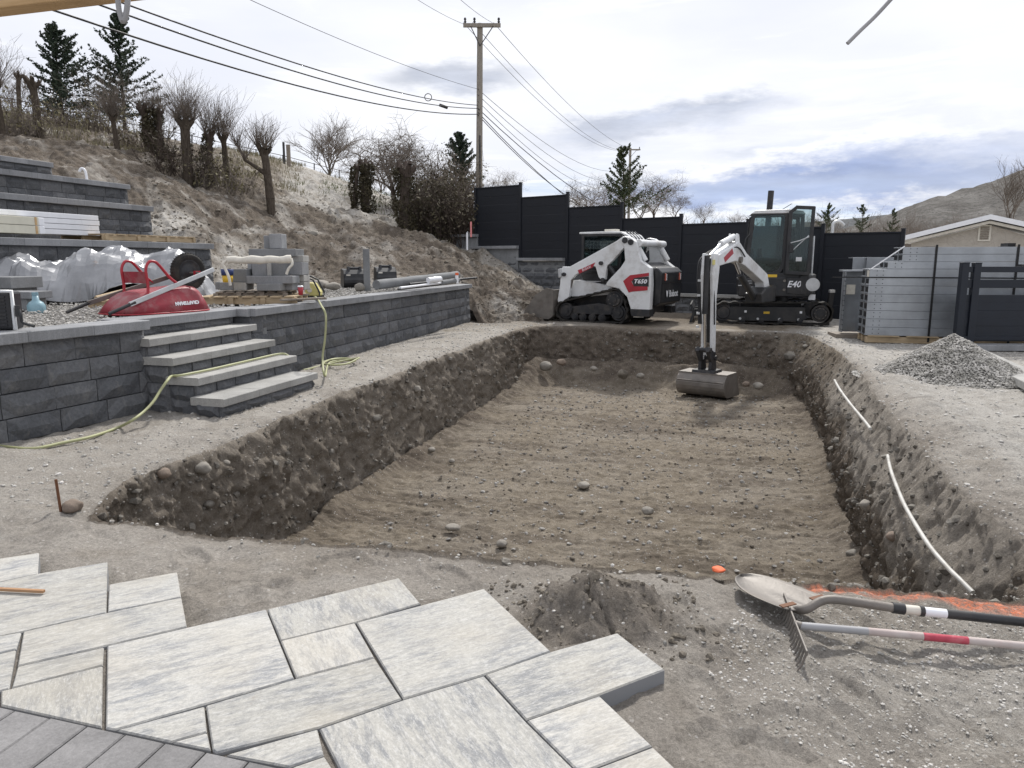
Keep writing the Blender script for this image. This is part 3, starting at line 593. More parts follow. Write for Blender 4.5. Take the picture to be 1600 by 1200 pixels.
# ------------------------------------------------------------------ retaining walls of split-face blocks
rnd = random.Random(3)
BLK = {}
def block_mesh(L, H, kind=0):
    key = (round(L, 2), round(H, 2), kind)
    if key in BLK: return BLK[key]
    r = random.Random(hash(key) & 0xffff); nx = 4 if L > .25 else 2; nz = 2; g = .004; vs = []; fs = []
    for j in range(nz + 1):
        for i in range(nx + 1):
            x = -L / 2 + g + (L - 2 * g) * i / nx; z = g + (H - 2 * g) * j / nz
            edge = i in (0, nx) or j in (0, nz); y = .012 + (0 if edge else r.uniform(.018, .045)) + (r.uniform(-.006, .006) if edge else 0)
            if not edge: x += r.uniform(-.25, .25) * L / nx; z += r.uniform(-.2, .2) * H / nz
            vs.append((x, y, z))
    n = nx + 1
    for j in range(nz):
        for i in range(nx):
            a, b, c, d = j * n + i, j * n + i + 1, (j + 1) * n + i + 1, (j + 1) * n + i
            fs += [(a, b, c), (a, c, d)] if r.random() < .5 else [(a, b, d), (b, c, d)]
    k = len(vs); vs += [(-L / 2 + g, -.2, g), (L / 2 - g, -.2, g), (L / 2 - g, -.2, H - g), (-L / 2 + g, -.2, H - g)]
    tl, tr_ = nz * n, nz * n + nx
    fs += [tuple([k, k + 1] + [i for i in range(nx, -1, -1)]), tuple([k + 3] + [nz * n + i for i in range(n)] + [k + 2]), tuple([k] + [j * n for j in range(nz + 1)] + [k + 3]), tuple([k + 1, k + 2] + [j * n + nx for j in range(nz, -1, -1)]), (k, k + 3, k + 2, k + 1)]
    me = bpy.data.meshes.new('block'); me.from_pydata(vs, [], fs); me.update()
    import bmesh
    bm = bmesh.new(); bm.from_mesh(me); bmesh.ops.recalc_face_normals(bm, faces=bm.faces); bm.to_mesh(me); bm.free()
    me.materials.append(M['block']); BLK[key] = me; return me
CAPM = {}
def slab_mesh(L, W, H, mat, name):
    key = (round(L, 3), round(W, 3), H, mat.name)
    if key in CAPM: return CAPM[key]
    m_ = MB(); c = .006; m_.prism([(-W / 2, c), (-W / 2 + c, 0), (W / 2 - c, 0), (W / 2, c), (W / 2, H - c), (W / 2 - c, H), (-W / 2 + c, H), (-W / 2, H - c)], -L / 2 + .0015, L / 2 - .0015, lambda p, q, t: (t, p, q))
    o = m_.build(name, mat); me = o.data; bpy.data.objects.remove(o); CAPM[key] = me; return me
def part(name, me, parent, loc, rz=0.0):
    o = bpy.data.objects.new(name, me); link(o, parent); o.location = loc; o.rotation_euler = (0, 0, rz); return o
def wall(label, p0, p1, z0, n, ch, lens=(.46, .46, .40, .30), cap=.09, capw=.34, over=.03, seed=1, capmat=None, name='retaining_wall', ztop=None, group=None, capend=0.0):
    "p0->p1 with the split faces to the right-hand side of that direction"
    r = random.Random(seed); p0 = Vector(p0); p1 = Vector(p1); L = (p1 - p0).length; a = math.atan2(p1.y - p0.y, p1.x - p0.x)
    root = thing(name, label, 'wall', (p0.x, p0.y, z0), a, group); root['kind'] = 'thing'
    # local: x along, y to the left; faces look to -y: turn each block by pi
    core = MB(); core.box((L / 2, .19, (n * ch) / 2), (L - .03, .25, n * ch - .01)); core.build('core', M['conc'], root)
    for k in range(n):
        x = -r.uniform(0, .3) * (k % 2)
        while x < L - .02:
            l = r.choice(lens); x0 = max(0, x); x1 = min(L, x + l)
            if L - x1 < .12: x1 = L
            if x1 - x0 > .05: part('block', block_mesh(round(x1 - x0, 2), ch, r.randrange(4)), root, ((x0 + x1) / 2, .012 * k + r.uniform(-.003, .003), k * ch), math.pi)
            x = x1 if x1 == L else x + l
    if cap:
        x = 0; nc = max(1, round((L + capend) / .56)); l = (L + capend) / nc
        for k in range(nc): part('cap_stone', slab_mesh(round(l, 3), capw, cap, capmat or M['cap'], 'cap_stone'), root, ((k + .5) * l, -over + capw / 2 - .03, n * ch + .001 + r.uniform(0, .0015)))
    return root
E1 = Vector((.262, .965)); E1.normalize()
# front walls of the gravel terrace (faces look toward the pit: +s side is right of the direction)
WL1 = Vector((-3.50, 7.02)); WL0 = WL1 - Vector((.36, .933)).normalized() * 3.6
wall('dark split-face block wall with pale cap, left of the steps', WL0, WL1, 0, 4, .197, seed=4, name='retaining_wall')
WR0 = Vector((-3.05, 8.62)); WR1 = Vector((-.99, 17.35))
wall('long dark split-face block wall right of the steps with hose over it', WR0, WR1, 0, 4, .197, seed=9)
WT0 = WR0 + Vector((-.45, .14)); wall('short return of dark blocks beside the top of the steps', WT0, WR0 + Vector((-.01, 0)), 0, 4, .197, seed=12, lens=(.3, .2))
wall('end return of dark blocks where the long wall stops at the soil heap', WR1 + Vector((0, -.0)), WR1 + Vector((-.5, .12)), 0, 4, .197, seed=13, lens=(.3, .2), cap=0)
# steps
STEPS = [(-2.65, 6.62, 1.68), (-2.93, 6.76, 1.70), (-3.20, 6.86, 1.70), (-3.44, 6.93, 1.72)]
sroot = thing('steps', 'grey concrete slab steps climbing between the two block walls', 'steps', (-2.9, 7.4, 0))
rs_ = random.Random(8); ea = math.atan2(E1.y, E1.x); EN = Vector((E1.y, -E1.x))
for k, (x, y, l) in enumerate(STEPS):
    p = Vector((x, y)); zt = .185 + .173 * k; nseg = 3; sl = l / nseg
    for i in range(nseg):
        c = p + E1 * (sl * (i + .5)) - EN * .17; part('tread', slab_mesh(round(sl, 3), .36, .075, M['step'], 'tread'), sroot, (c.x + 2.9, c.y - 7.4, zt - .075 + rs_.uniform(0, .002)), ea)
    x0 = .03
    while x0 < l - .03:
        ll = min(rs_.choice((.4, .3)), l - .03 - x0); c = p + E1 * (x0 + ll / 2) - EN * .055
        part('riser_block', block_mesh(round(ll, 2), .173 if k else .11, 5), sroot, (c.x + 2.9, c.y - 7.4, zt - .075 - (.173 if k else .11)), ea + math.pi); x0 += ll
    m_ = MB(); c = p + E1 * (l / 2) - EN * .30; m_.box((c.x + 2.9, c.y - 7.4, (zt - .08) / 2 - .02), (l - .06, .34 + .0, zt - .08), ea); m_.build('fill_block', M['block'], sroot, .006)
    # end blocks seen from the camera
    for j in range(k + 1):
        c = p + E1 * .035 - EN * .20; part('end_block', block_mesh(.27, .165, 7), sroot, (c.x + 2.9, c.y - 7.4, max(0, zt - .075 - .17 * (j + 1))), ea - math.pi / 2 + math.pi)
tp = Vector((-3.66, 6.98))
for i in range(3):
    c = tp + E1 * (.56 * (i + .5)) - EN * .17; part('tread', slab_mesh(.56, .36, .09, M['cap'], 'tread'), sroot, (c.x + 2.9, c.y - 7.4, .79), ea)
for i in range(4):
    c = tp + E1 * (.04 + .41 * (i + .5)) - EN * .06; part('riser_block', block_mesh(.41, .115, 5), sroot, (c.x + 2.9, c.y - 7.4, .672), ea + math.pi)
m_ = MB(); c = tp + E1 * .84 - EN * .25; m_.box((c.x + 2.9, c.y - 7.4, .37), (1.64, .3, .74), ea); m_.build('fill_block', M['conc'], sroot)
# back terrace walls
K2 = PD(330, 381, 13.9); K3 = PD(236, 323, 15.0); K4 = PD(200, 289, 16.1)
def back(K, z, label, seed, L=9.0, n=4, end=None):
    p1 = Vector((K.x, K.y)) - E1 * (end or 0); p0 = p1 - E1 * L
    return wall(label, p0, p1, z - .1 - n * .197, n, .197, seed=seed, cap=.10)
back(K2, K2.z, 'dark block terrace wall behind the tarp, lowest of three', 21)
back(K3, K3.z, 'dark block terrace wall behind the white boards, middle of three', 22)
back(K4, K4.z, 'dark block terrace wall at the very top, ending below the rest of its cap', 23, 9)
k4u = PD(104, 283, 14.2); d4 = (Vector((K4.x, K4.y)) - Vector((k4u.x, k4u.y))).dot(E1)
p1 = Vector((K4.x, K4.y)) - E1 * d4; wall('raised upper course of the topmost dark block terrace wall', p1 - E1 * 7, p1, K4.z + .002, 1, .13, seed=24, cap=.09)
def strip(name, a0, a1, w, z, mat, thick=.12, z1=None):
    a0 = Vector(a0); a1 = Vector(a1); n_ = Vector((-(a1 - a0).y, (a1 - a0).x)).normalized() * w
    nx, ny = 90, 40; rows = []
    for j in range(ny + 1):
        for i in range(nx + 1):
            q = a0 + (a1 - a0) * (i / nx) + n_ * (j / ny); rows.append((q.x, q.y, z + ((z1 or z) - z) * j / ny))
    V = np.array(rows); V[:, 2] += .015 * fbm(V, 1.5, 3) + .006 * fbm(V, 12, 2)
    I = (np.arange(ny)[:, None] * (nx + 1) + np.arange(nx)[None]).ravel()
    return tag(np_mesh(name, V, np.stack([I, I + 1, I + nx + 2, I + nx + 1], 1), mat), kind='structure')
sft = Vector((-.965, .262))
strip('gravel_terrace', WL0 + sft * .1 - E1 * 1.0, WR1 + sft * .1, 3.9, .845, M['gravel'], z1=.90)
q2 = Vector((K2.x, K2.y)); strip('soil_terrace', q2 - E1 * 9 + sft * .1, q2 - E1 * .02 + sft * .1, 2.2, K2.z - .04, M['gravel'])
q3 = Vector((K3.x, K3.y)); strip('upper_soil_terrace', q3 - E1 * 9 + sft * .1, q3 - E1 * .02 + sft * .1, 2.4, K3.z - .04, M['gravel'])

# ------------------------------------------------------------------ paving
proot = thing('paved_patio', 'pale grey-white large rectangular stone pavers laid in the foreground', 'patio', (0, 0, 0))
ZP = .072
def paver(pxs, swirl, mat='paver', name='paver', z=ZP, gap=.0024, thick=.07):
    q = [P(u, v, z).xy for u, v in pxs]; c = sum(q, Vector((0, 0))) / len(q); ar = sum(q[i].x * q[(i + 1) % len(q)].y - q[(i + 1) % len(q)].x * q[i].y for i in range(len(q)))
    if ar < 0: q.reverse()
    n_ = len(q); nr = []
    def inset(q, g):
        out = []
        for i in range(n_):
            a, b, d = q[i - 1], q[i], q[(i + 1) % n_]; e1 = (b - a).normalized(); e2 = (d - b).normalized(); n1 = Vector((-e1.y, e1.x)); n2 = Vector((-e2.y, e2.x))
            k = (n1 + n2); k = k / max(.35, k.length_squared / 2) / 1.0 if k.length > .01 else n1; out.append(b + k * g)
        return out
    A = inset(q, gap); B = inset(q, gap + .004); zj = rnd.uniform(-.0012, .0012)
    vs = [(p.x - c.x, p.y - c.y, -thick) for p in A] + [(p.x - c.x, p.y - c.y, -.005) for p in A] + [(p.x - c.x, p.y - c.y, 0) for p in B]
    fs = [tuple(range(2 * n_, 3 * n_)), tuple(range(n_ - 1, -1, -1))]
    for k in (0, 1): fs += [(k * n_ + i, k * n_ + (i + 1) % n_, (k + 1) * n_ + (i + 1) % n_, (k + 1) * n_ + i) for i in range(n_)]
    me = bpy.data.meshes.new(name); me.from_pydata(vs, [], fs); me.update(); me.materials.append(M[mat])
    o = link(bpy.data.objects.new(name, me), proot); o.location = (c.x, c.y, z + zj); o['swirl'] = swirl; return o
S0, S1 = -.5, 1.07
PV = [([(-90, 885), (61.9, 863), (60, 896), (-90, 929)], S0), ([(-90, 929), (61, 895.5), (168.8, 877.5), (167, 957), (35, 987), (-90, 1012)], S0),
 ([(169.3, 913), (277.5, 893), (284, 932.5), (167.2, 956.5)], S0), ([(35.3, 987), (167.2, 957), (284.3, 933), (293, 978.8), (166.5, 1008.8), (26, 1040.6)], S0),
 ([(166.5, 1009), (416.5, 951.4), (461, 1060.3), (179, 1140.5), (164, 1138)], S0), ([(26, 1040.8), (163.5, 1009.8), (161.5, 1038.5), (16.5, 1075)], S0),
 ([(16.5, 1075), (161.5, 1039), (160, 1136.5), (0, 1101.5), (0, 1079)], S1), ([(-60, 1004), (34.5, 987.3), (26.5, 1013.8), (-60, 1035)], S0), ([(-60, 1035), (26.3, 1014.2), (15.5, 1075.2), (-60, 1095)], S0),
 ([(417, 951.4), (623.8, 901.9), (658, 942), (555, 972.6), (437.5, 1001)], S1), ([(437.7, 1001.2), (555, 972.8), (586, 1027.2), (462, 1060.2)], S1),
 ([(556, 972.3), (756.9, 918.8), (861.9, 1017), (757, 1054), (629.5, 1092)], S0), ([(320.5, 1102.2), (461, 1060.5), (586, 1027.4), (629, 1092), (497, 1137.8), (337, 1177), (331, 1172)], S0 + .1),
 ([(180, 1140.5), (320.3, 1102.3), (324.5, 1143.3), (267, 1159.5)], S0), ([(267.5, 1159.8), (324.6, 1143.6), (331, 1172.5)], S0),
 ([(497.5, 1137.8), (629.5, 1092.2), (757, 1054.2), (822, 1125), (910, 1212), (960, 1262), (560, 1262)], S1),
 ([(757.5, 1053.8), (861.9, 1017), (965, 988), (1040, 1046), (937, 1085.6), (822, 1125)], S0), ([(822.3, 1125.3), (937, 1085.8), (1020.5, 1165), (921, 1203), (905, 1208)], S0),
 ([(921, 1203.3), (1020.5, 1165.4), (1110, 1250), (1000, 1275), (985, 1270)], S0), ([(351, 1179.5), (497, 1138), (507.5, 1180), (452, 1199)], S0), ([(452, 1199.5), (507.8, 1180.3), (560, 1262), (600, 1285)], S0)]
for q, s in PV: paver(q, s)
# darker soldier course cut along the patio's border
bl0 = P(-60, 1089, ZP).xy; bl1 = P(620, 1238, ZP).xy; bd = (bl1 - bl0).normalized(); bn = Vector((bd.y, -bd.x))
jl = P(133, 1136, ZP).xy - P(49, 1200, ZP).xy; jd = jl.normalized(); kk = P(193, 1149, ZP).xy; s0 = (P(133, 1136, ZP).xy - bl0).dot(bd); dsp = (P(193, 1149, ZP).xy - P(133, 1136, ZP).xy).length
def uvof(x, y):
    d = Vector((x, y, ZP - CAMH)); fd = d.y * math.cos(PITCH) - d.z * math.sin(PITCH); up = d.y * math.sin(PITCH) + d.z * math.cos(PITCH); return 800 + FPX * d.x / fd, 600 - FPX * up / fd
bp = bd.cross(Vector((0, 0))) if False else None
per = jd * (-1) * .62
for k in range(-6, 9):
    a = bl0 + bd * (s0 + k * dsp) + Vector((bd.y, -bd.x)) * .002; b = a + bd * dsp
    paver([uvof(*a), uvof(*b), uvof(*(b + per)), uvof(*(a + per))], 0, 'border', gap=.0028)
m_ = MB(); c = P(200, 1240, 0); bed = MB(); q = [P(u, v, .058) for u, v in ((-100, 905), (54, 882), (58, 905), (160, 890), (166, 925), (268, 905), (278, 970), (170, 1000), (410, 962), (612, 912), (635, 940), (740, 930), (838, 1015), (958, 998), (1015, 1042), (925, 1082), (1000, 1165), (985, 1240), (900, 1500), (-100, 1500))]
bed.prism([(p_.x, p_.y) for p_ in q], -.05, .058, lambda a, b, t: (a, b, t)); bo = bed.build('sand_bed', M['soil']); za = bo.data.color_attributes.new('zone', 'FLOAT_COLOR', 'POINT'); za.data.foreach_set('color', np.tile(np.array((.35, .1, 0, 0), np.float32), len(bo.data.vertices))); tag(bo, kind='structure')
# ------------------------------------------------------------------ black stepped fence
def lerp(a, b, t): return a + (b - a) * t
FA = Vector((-1.19, 25.0)); FB = Vector((9.25, 17.0)); fdir = (FB - FA).normalized()
def fence_u(u):   # point of the fence line seen in column u (at eye height)
    t = (u - 800) / FPX * math.cos(PITCH) / 1.0; t = (u - 800) / FPX
    k = FA; # X = t*Y*cos
    tc_ = t * math.cos(PITCH); s = (tc_ * FA.y - FA.x) / (fdir.x - tc_ * fdir.y); return FA + fdir * s
def zv(p, v):     # height seen at image row v above point p
    a = math.atan((600 - v) / FPX) - PITCH; return CAMH + math.tan(a) * p.y
FPOST = [745, 813, 886, 970, 1062, 1166, 1225, 1283, 1408]
FTOPV = [(296, 290), (311, 305), (327, 321), (345, 339), (354, 347), (358, 353), (360, 354), (368, 363)]
FBOTV = [386, 404, 421, 438, 459, 470, 486, 500]
fr = thing('privacy_fence', 'tall black board fence stepping down to the right behind the machines', 'fence', (FA.x, FA.y, 0), math.atan2(fdir.y, fdir.x))
for i in range(len(FPOST) - 1):
    a, b = fence_u(FPOST[i]), fence_u(FPOST[i + 1]); zt = (zv(a, FTOPV[i][0]) + zv(b, FTOPV[i][1])) / 2; zb = zv(b, FBOTV[i])
    x0 = (a - FA).length if i else 0; x1 = (b - FA).length; nb = 7; h = (zt - zb) / nb; L = x1 - x0 - .09
    m_ = MB(); m_.prism([(-.014, .0), (.010, .0), (.014, .006), (.014, h - .006), (.010, h + .004), (-.014, h + .004)], -L / 2, L / 2, lambda p, q, t: (t, -p, q)); bd_ = m_.build('board', M['fence'], fr); bd_.location = ((x0 + x1) / 2, .01, zb)
    for k in range(1, nb): o = part('board', bd_.data, fr, ((x0 + x1) / 2, .01 + .003 * (k % 2), zb + k * h))
    for nm, z, hh in (('top_rail', zt + .004, .035), ('bottom_rail', zb - .04, .04)):
        m_ = MB(); m_.box(((x0 + x1) / 2, 0, z + hh / 2), (L, .055, hh)); m_.build(nm, M['fence'], fr)
    ztp = max(zt, zt) + .09
    m_ = MB(); m_.box((x1, 0, ztp / 2 - .1), (.085, .085, ztp + .2)); m_.box((x1, 0, ztp + .012), (.1, .1, .02)); m_.build('post', M['fence'], fr, .004)
    if i == 0: m_ = MB(); m_.box((0, 0, (zt + .05) / 2 - .1), (.085, .085, zt + .25)); m_.build('post', M['fence'], fr, .004)
# low block wall stepping down under the fence
fn = Vector((fdir.y, -fdir.x))
for i, (u0, u1, v) in enumerate([(708, 748, 366), (739, 812, 384), (812, 884, 403), (885, 971, 421), (971, 1062, 439), (1062, 1168, 461), (1168, 1283, 472)]):
    a, b = fence_u(u0), fence_u(u1); z = zv(b, v); nn = max(1, int(math.ceil((z - .09 + .25) / .19)))
    w_ = wall(['highest short dark block wall left of the fence', 'dark block wall under the first fence panel', 'dark block wall under the second fence panel', 'dark block wall under the third fence panel', 'dark block wall under the fourth fence panel', 'pale capped low wall under the fifth fence panel between the machines', 'low dark block wall under the fence behind the excavator tracks'][i],
              a + fn * (.12 + .003 * i), b + fn * (.12 + .003 * i), z - .09 - .19 * nn, nn, .19, seed=40 + i, cap=.09, capw=.3, capmat=M['step'] if i == 5 else None)

# ------------------------------------------------------------------ stucco house behind the fence
def house():
    r = PD(1548, 338, 27.0); az_ = -math.radians(31); ax = Vector((math.cos(az_), math.sin(az_), 0)); nm_ = Vector((-ax.y, ax.x, 0))
    def on(u, v):
        d = PD(u, v, 1.0) - Vector((0, 0, CAMH)); t = (r - Vector((0, 0, CAMH))).dot(nm_) / d.dot(nm_); q = Vector((0, 0, CAMH)) + d * t; return (q - r).dot(ax), q.z
    root = thing('house', 'low stucco house with a shallow white-edged gable behind the steel panels', 'house', (r.x, r.y, 0), az_)
    ax0, az0 = on(1398, 373); bx0, bz0 = on(1700, 373); rz_ = r.z
    m_ = MB(); poly = [(ax0 + .55, -.2), (bx0 - .5, -.2), (bx0 - .5, bz0 - .28), (0, rz_ - .28), (ax0 + .55, az0 - .16)]
    m_.prism(poly, .5, 9, lambda p, q, t: (p, t, q)); n = NT('stucco'); vr = n.voro(n.map(n.pos, (1, 1, 1.3)), 2.6, 'Distance', 'DISTANCE_TO_EDGE')
    cc = n.mix(n.ramp(n.noise(n.pos, 5, 6), .3, .7), (.40, .365, .32), (.47, .435, .385)); cc = n.mix(n.math('MULTIPLY', n.ramp(vr, .035, .01), .35), cc, (.28, .25, .22))
    m_.build('wall', n.out(cc, .95, n.bump(n.noise(n.pos, 12, 7, .7), .03, .9), 0, .1), root)
    for nm, mat, off, y0, y1, th in (('roof', 'silver', .0, .14, 9.2, .08), ('fascia', 'plastic_white', -.10, .05, .13, .17), ('soffit_trim', 'offwhite', -.24, .2, .45, .10)):
        m_ = MB(); pl = [(ax0, az0 + off - .04), (0, rz_ + off), (bx0 + .3, bz0 + off - .04), (bx0 + .3, bz0 + off + th - .04), (0, rz_ + off + th), (ax0, az0 + off + th - .04)]
        m_.prism(pl, y0, y1, lambda p, q, t: (p, t, q)); m_.build(nm, M[mat], root)
    v0 = on(1533, 353); v1 = on(1545, 374); w_ = v1[0] - v0[0]; h_ = v0[1] - v1[1]; cx = (v0[0] + v1[0]) / 2
    vent = MB(); vent.box((cx, .485, (v0[1] + v1[1]) / 2), (w_ + .12, .05, h_ + .1)); vo = vent.build('vent', M['offwhite'], root)
    for k in range(7):
        s_ = MB(); s_.box((0, 0, 0), (w_, .03, h_ / 7 * .6), 0, Matrix.Rotation(.5, 4, 'X')); so_ = s_.build('slat', M['greywood'], vo); so_.location = (cx, .445, v1[1] + (k + .5) * h_ / 7)
house()
def vent_pipe(u, v0, v1, Y, label):
    p = PD(u, v1, Y); q = PD(u, v0, Y); root = thing('vent_pipe', label, 'pipe', (p.x, p.y, 0)); m_ = MB()
    m_.tube(smooth_path([(0, 0, p.z - 1.2), (0, 0, q.z - .3), (.03, 0, q.z - .05), (.2, 0, q.z), (.36, 0, q.z - .12)], 5), .05, 8); m_.build('pipe', M['silver'], root); m_ = MB(); m_.cyl((0, 0, p.z - .3), (0, 0, p.z - .2), .08); m_.build('collar', M['silver'], root)
vent_pipe(1300, 346, 366, 24, 'bent galvanised pipe rising behind the last fence panel')

# ------------------------------------------------------------------ utility poles and wires
def pole(u, vtop, Y, h0, arm, label, r0=.16, r1=.11, lean=0.0):
    t = PD(u, vtop, Y); root = thing('utility_pole', label, 'utility pole', (t.x - lean, t.y, 0)); m_ = MB(); H_ = t.z
    m_.tube([(lean * k / 10 , 0, H_ * k / 10) for k in range(11)], [lerp(r0, r1, k / 10) for k in range(11)], 12); m_.build('pole', M['pole'], root)
    m_ = MB(); m_.box((lean + arm[2], -.14, H_ - arm[1]), (arm[0], .11, .13)); ca = m_.build('crossarm', M['pole'], root)
    for x in (-arm[0] * .45, -arm[0] * .2, arm[0] * .45):
        m_ = MB(); m_.lathe([(.0, .22), (.04, .2), (.05, .14), (.03, .1), (.055, .06), (.02, .0)], (lean + arm[2] + x, -.14, H_ - arm[1] + .065), 8); m_.build('insulator', M['darkmetal'], ca)
    for s in (-1, 1):
        m_ = MB(); m_.cyl((lean, -.18, H_ - arm[1] - .75), (lean + arm[2] + s * arm[0] * .3, -.2, H_ - arm[1] - .05), .018); m_.build('brace', M['darkmetal'], root)
    return root, t
Y1 = 30.0
pr_, pt = pole(750, 37, Y1, 0, (1.42, .1, .08), 'tall wooden power pole with crossarm, nearest of the two', .15, .11, .13)
m_ = MB(); m_.cyl((.1, -.14, 3.3), (.1, -.15, 6.2), .03); m_.build('cable_riser', M['darkmetal'], pr_)
q1 = PD(985, 231, 78.0); pr2, pt2 = pole(985, 231, 78.0, 0, (2.0, .2, .0), 'distant short power pole with crossarm and transformer above the trees', .15, .12)
m_ = MB(); m_.lathe([(0, .5), (.25, .45), (.27, .4), (.27, -.4), (.2, -.5), (0, -.5)], (-.45, -.2, q1.z - 2.5), 10); m_.build('transformer', M['silver'], pr2)
def wire(name, a, b, sag, r, label, cat='cable', group=None, n=26):
    a, b = Vector(a), Vector(b); m_ = MB(); m_.tube([a.lerp(b, k / n) - Vector((0, 0, sag * 4 * (k / n) * (1 - k / n))) for k in range(n + 1)], r, 5); o = m_.build(name, M['wire']); return tag(o, label, cat, group)
def on1(v, dx=0.0): q = PD(747, v, Y1); return Vector((q.x + dx, Y1 - .2, q.z))
def on2(v, dx=0.0): q = PD(985, v, 78.0); return Vector((q.x + dx, 77.8, q.z))
LW = [((222, -2, 12.5), on1(180), .35, .017, 'thickest lower cable running from the upper left to the near pole'), ((282, -2, 12.5), on1(171), .30, .015, 'middle heavy cable from the upper left to the near pole'), ((300, -2, 12.5), on1(166), .25, .014, 'upper heavy cable from the upper left to the near pole')]
for (u, v, Y), b, s, r, lb in LW:
    a = PD(u, v, Y); d = (a - b); wire('cable', b + d * 1.5, b, s * 2.0, r, lb)
for (u, v, Y), b, s, lb in [((655, -4, 24), on1(40, -.55), .1, 'thin wire to the left insulator of the near pole, from the top edge'), ((722, -4, 22), on1(38, .55), .1, 'thin wire to the right insulator of the near pole, from the top edge'), ((430, -4, 17), on1(141), .3, 'single thin wire meeting the near pole a third of the way down')]:
    a = PD(u, v, Y); d = a - b; wire('thin_wire', b + d * 1.6, b, s, .007, lb)
for a, b, s, lb in [(on1(38, -.55), on2(236, -.8), 1.2, 'left top wire between the two poles'), (on1(38, -.2), on2(236, 0), 1.3, 'middle top wire between the two poles'), (on1(38, .6), on2(236, .8), 1.0, 'right top wire between the two poles'),
                    (on1(141), on2(262), 1.4, 'upper telephone wire between the two poles'), (on1(150), on2(275), 1.6, 'second telephone wire between the two poles'), (on1(160), on2(285), 1.8, 'third telephone wire between the two poles')]:
    wire('thin_wire', a, b, s, .011, lb)
for a, (u, v, Y), s, lb in [(on1(171), (1180, 330, 62), 3.2, 'heavy cable sagging right from the near pole'), (on1(177), (1175, 334, 62), 3.9, 'lower heavy cable sagging right from the near pole'), (on1(181), (960, 330, 60), 1.0, 'service cable sloping right from the near pole towards the hedge trees')]:
    wire('cable', a, PD(u, v, Y), s, .017, lb)
for u, v, Y, lb in [(693, 167, 27.5, 'black splice case on the lower cable near the pole'), (669, 152, 26.5, 'coiled cable loop hanging below the wires near the pole')]:
    c = PD(u, v, Y); m_ = MB()
    if 'splice' in lb: m_.cyl(c + Vector((-.14, -.05, .06)), c + Vector((.14, .05, -.02)), .055); tag(m_.build('splice_case', M['wire']), lb, 'splice case')
    else: m_.tube([c + Vector((.12 * math.cos(t * .45), 0, .12 * math.sin(t * .45))) for t in range(30)], .014, 5); tag(m_.build('cable_loop', M['wire']), lb, 'cable')
# single dark pole standing behind the excavator
c = PD(1205, 298, 19.5); m_ = MB(); m_.tube([(c.x, 19.5, c.z), (c.x - .12, 19.5, 0)], .075, 10); tag(m_.build('dark_post', M['darkmetal']), 'dark bare post sticking up behind the excavator cab', 'post')

# ------------------------------------------------------------------ trees
def tubes(segs, sides=3):
    "segs: list of (p0, p1, r0, r1)"
    A = np.array([list(s[0]) for s in segs]); B = np.array([list(s[1]) for s in segs]); r0 = np.array([s[2] for s in segs]); r1 = np.array([s[3] for s in segs])
    d = B - A; l = np.linalg.norm(d, axis=1); d /= np.maximum(l, 1e-6)[:, None]; ref = np.where(np.abs(d[:, 2:3]) < .9, np.array([[0, 0, 1.0]]), np.array([[1.0, 0, 0]]))
    u = np.cross(d, ref); u /= np.linalg.norm(u, axis=1)[:, None]; w = np.cross(d, u); n = len(segs); V = np.zeros((n, 2 * sides, 3))
    for k in range(sides):
        t = 2 * math.pi * k / sides; o = u * math.cos(t) + w * math.sin(t); V[:, k] = A + o * r0[:, None]; V[:, sides + k] = B + o * r1[:, None]
    F = []; base = np.arange(n)[:, None] * 2 * sides
    for k in range(sides): F.append(base + np.array([[k, (k + 1) % sides, sides + (k + 1) % sides, sides + k]]))
    return V.reshape(-1, 3), np.concatenate(F)
def rvec(r): 
    while True:
        v = Vector((r.uniform(-1, 1), r.uniform(-1, 1), r.uniform(-1, 1)))
        if .05 < v.length < 1: return v.normalized()
def grow(segs, p, d, L, r0, lv, r, spread=.75, up=.15, kids=(5, 5, 4, 4), bend=.16, shrink=.62):
    n = 4; pts = [p]; dd = d.copy()
    for k in range(n):
        dd = (dd + rvec(r) * bend + Vector((0, 0, up * .3))).normalized(); q = pts[-1] + dd * (L / n)
        segs.append((pts[-1], q, r0 * (1 - .17 * k), r0 * (1 - .17 * (k + 1)))); pts.append(q)
    if lv < len(kids):
        for k in range(kids[lv]):
            t = .35 + .65 * (k + r.random()) / kids[lv]; i = min(int(t * n), n - 1); q = pts[i].lerp(pts[i + 1], t * n - i) if t < 1 else pts[-1]
            s = rvec(r); s = (s - dd * s.dot(dd)).normalized(); nd = (dd * (1 - spread * .5) + s * spread + Vector((0, 0, up))).normalized()
            grow(segs, q, nd, L * shrink * r.uniform(.75, 1.15), r0 * (.62 if lv else .55) * (1 - .25 * t), lv + 1, r, spread, up, kids, bend, shrink)
def cards(pos, size, r, n_up=0.0):
    "small leaf-sized quads at positions"
    pos = np.asarray(pos); n = len(pos); a = r.normal(size=(n, 3)); a /= np.linalg.norm(a, axis=1)[:, None]; b = r.normal(size=(n, 3)); b -= a * (a * b).sum(1)[:, None]; b /= np.linalg.norm(b, axis=1)[:, None]
    s = size * r.uniform(.5, 1.4, n)[:, None]; V = np.stack([pos - a * s, pos - b * s * .45, pos + a * s, pos + b * s * .45], 1).reshape(-1, 3); F = np.arange(n * 4).reshape(-1, 4); return V, F
def seg_obj(name, segs, mat, root, sides=3):
    V, F = tubes(segs, sides); return np_mesh(name, V, F, mat, root, True)
def taper_trunk(segs, p, d, L, r0, r1, r, n=6, bend=.08):
    pts = [p]; dd = d.copy()
    for k in range(n):
        dd = (dd + rvec(r) * bend).normalized(); q = pts[-1] + dd * (L / n); segs.append((pts[-1], q, lerp(r0, r1, k / n) * r.uniform(.93, 1.1), lerp(r0, r1, (k + 1) / n))); pts.append(q)
    return pts, dd
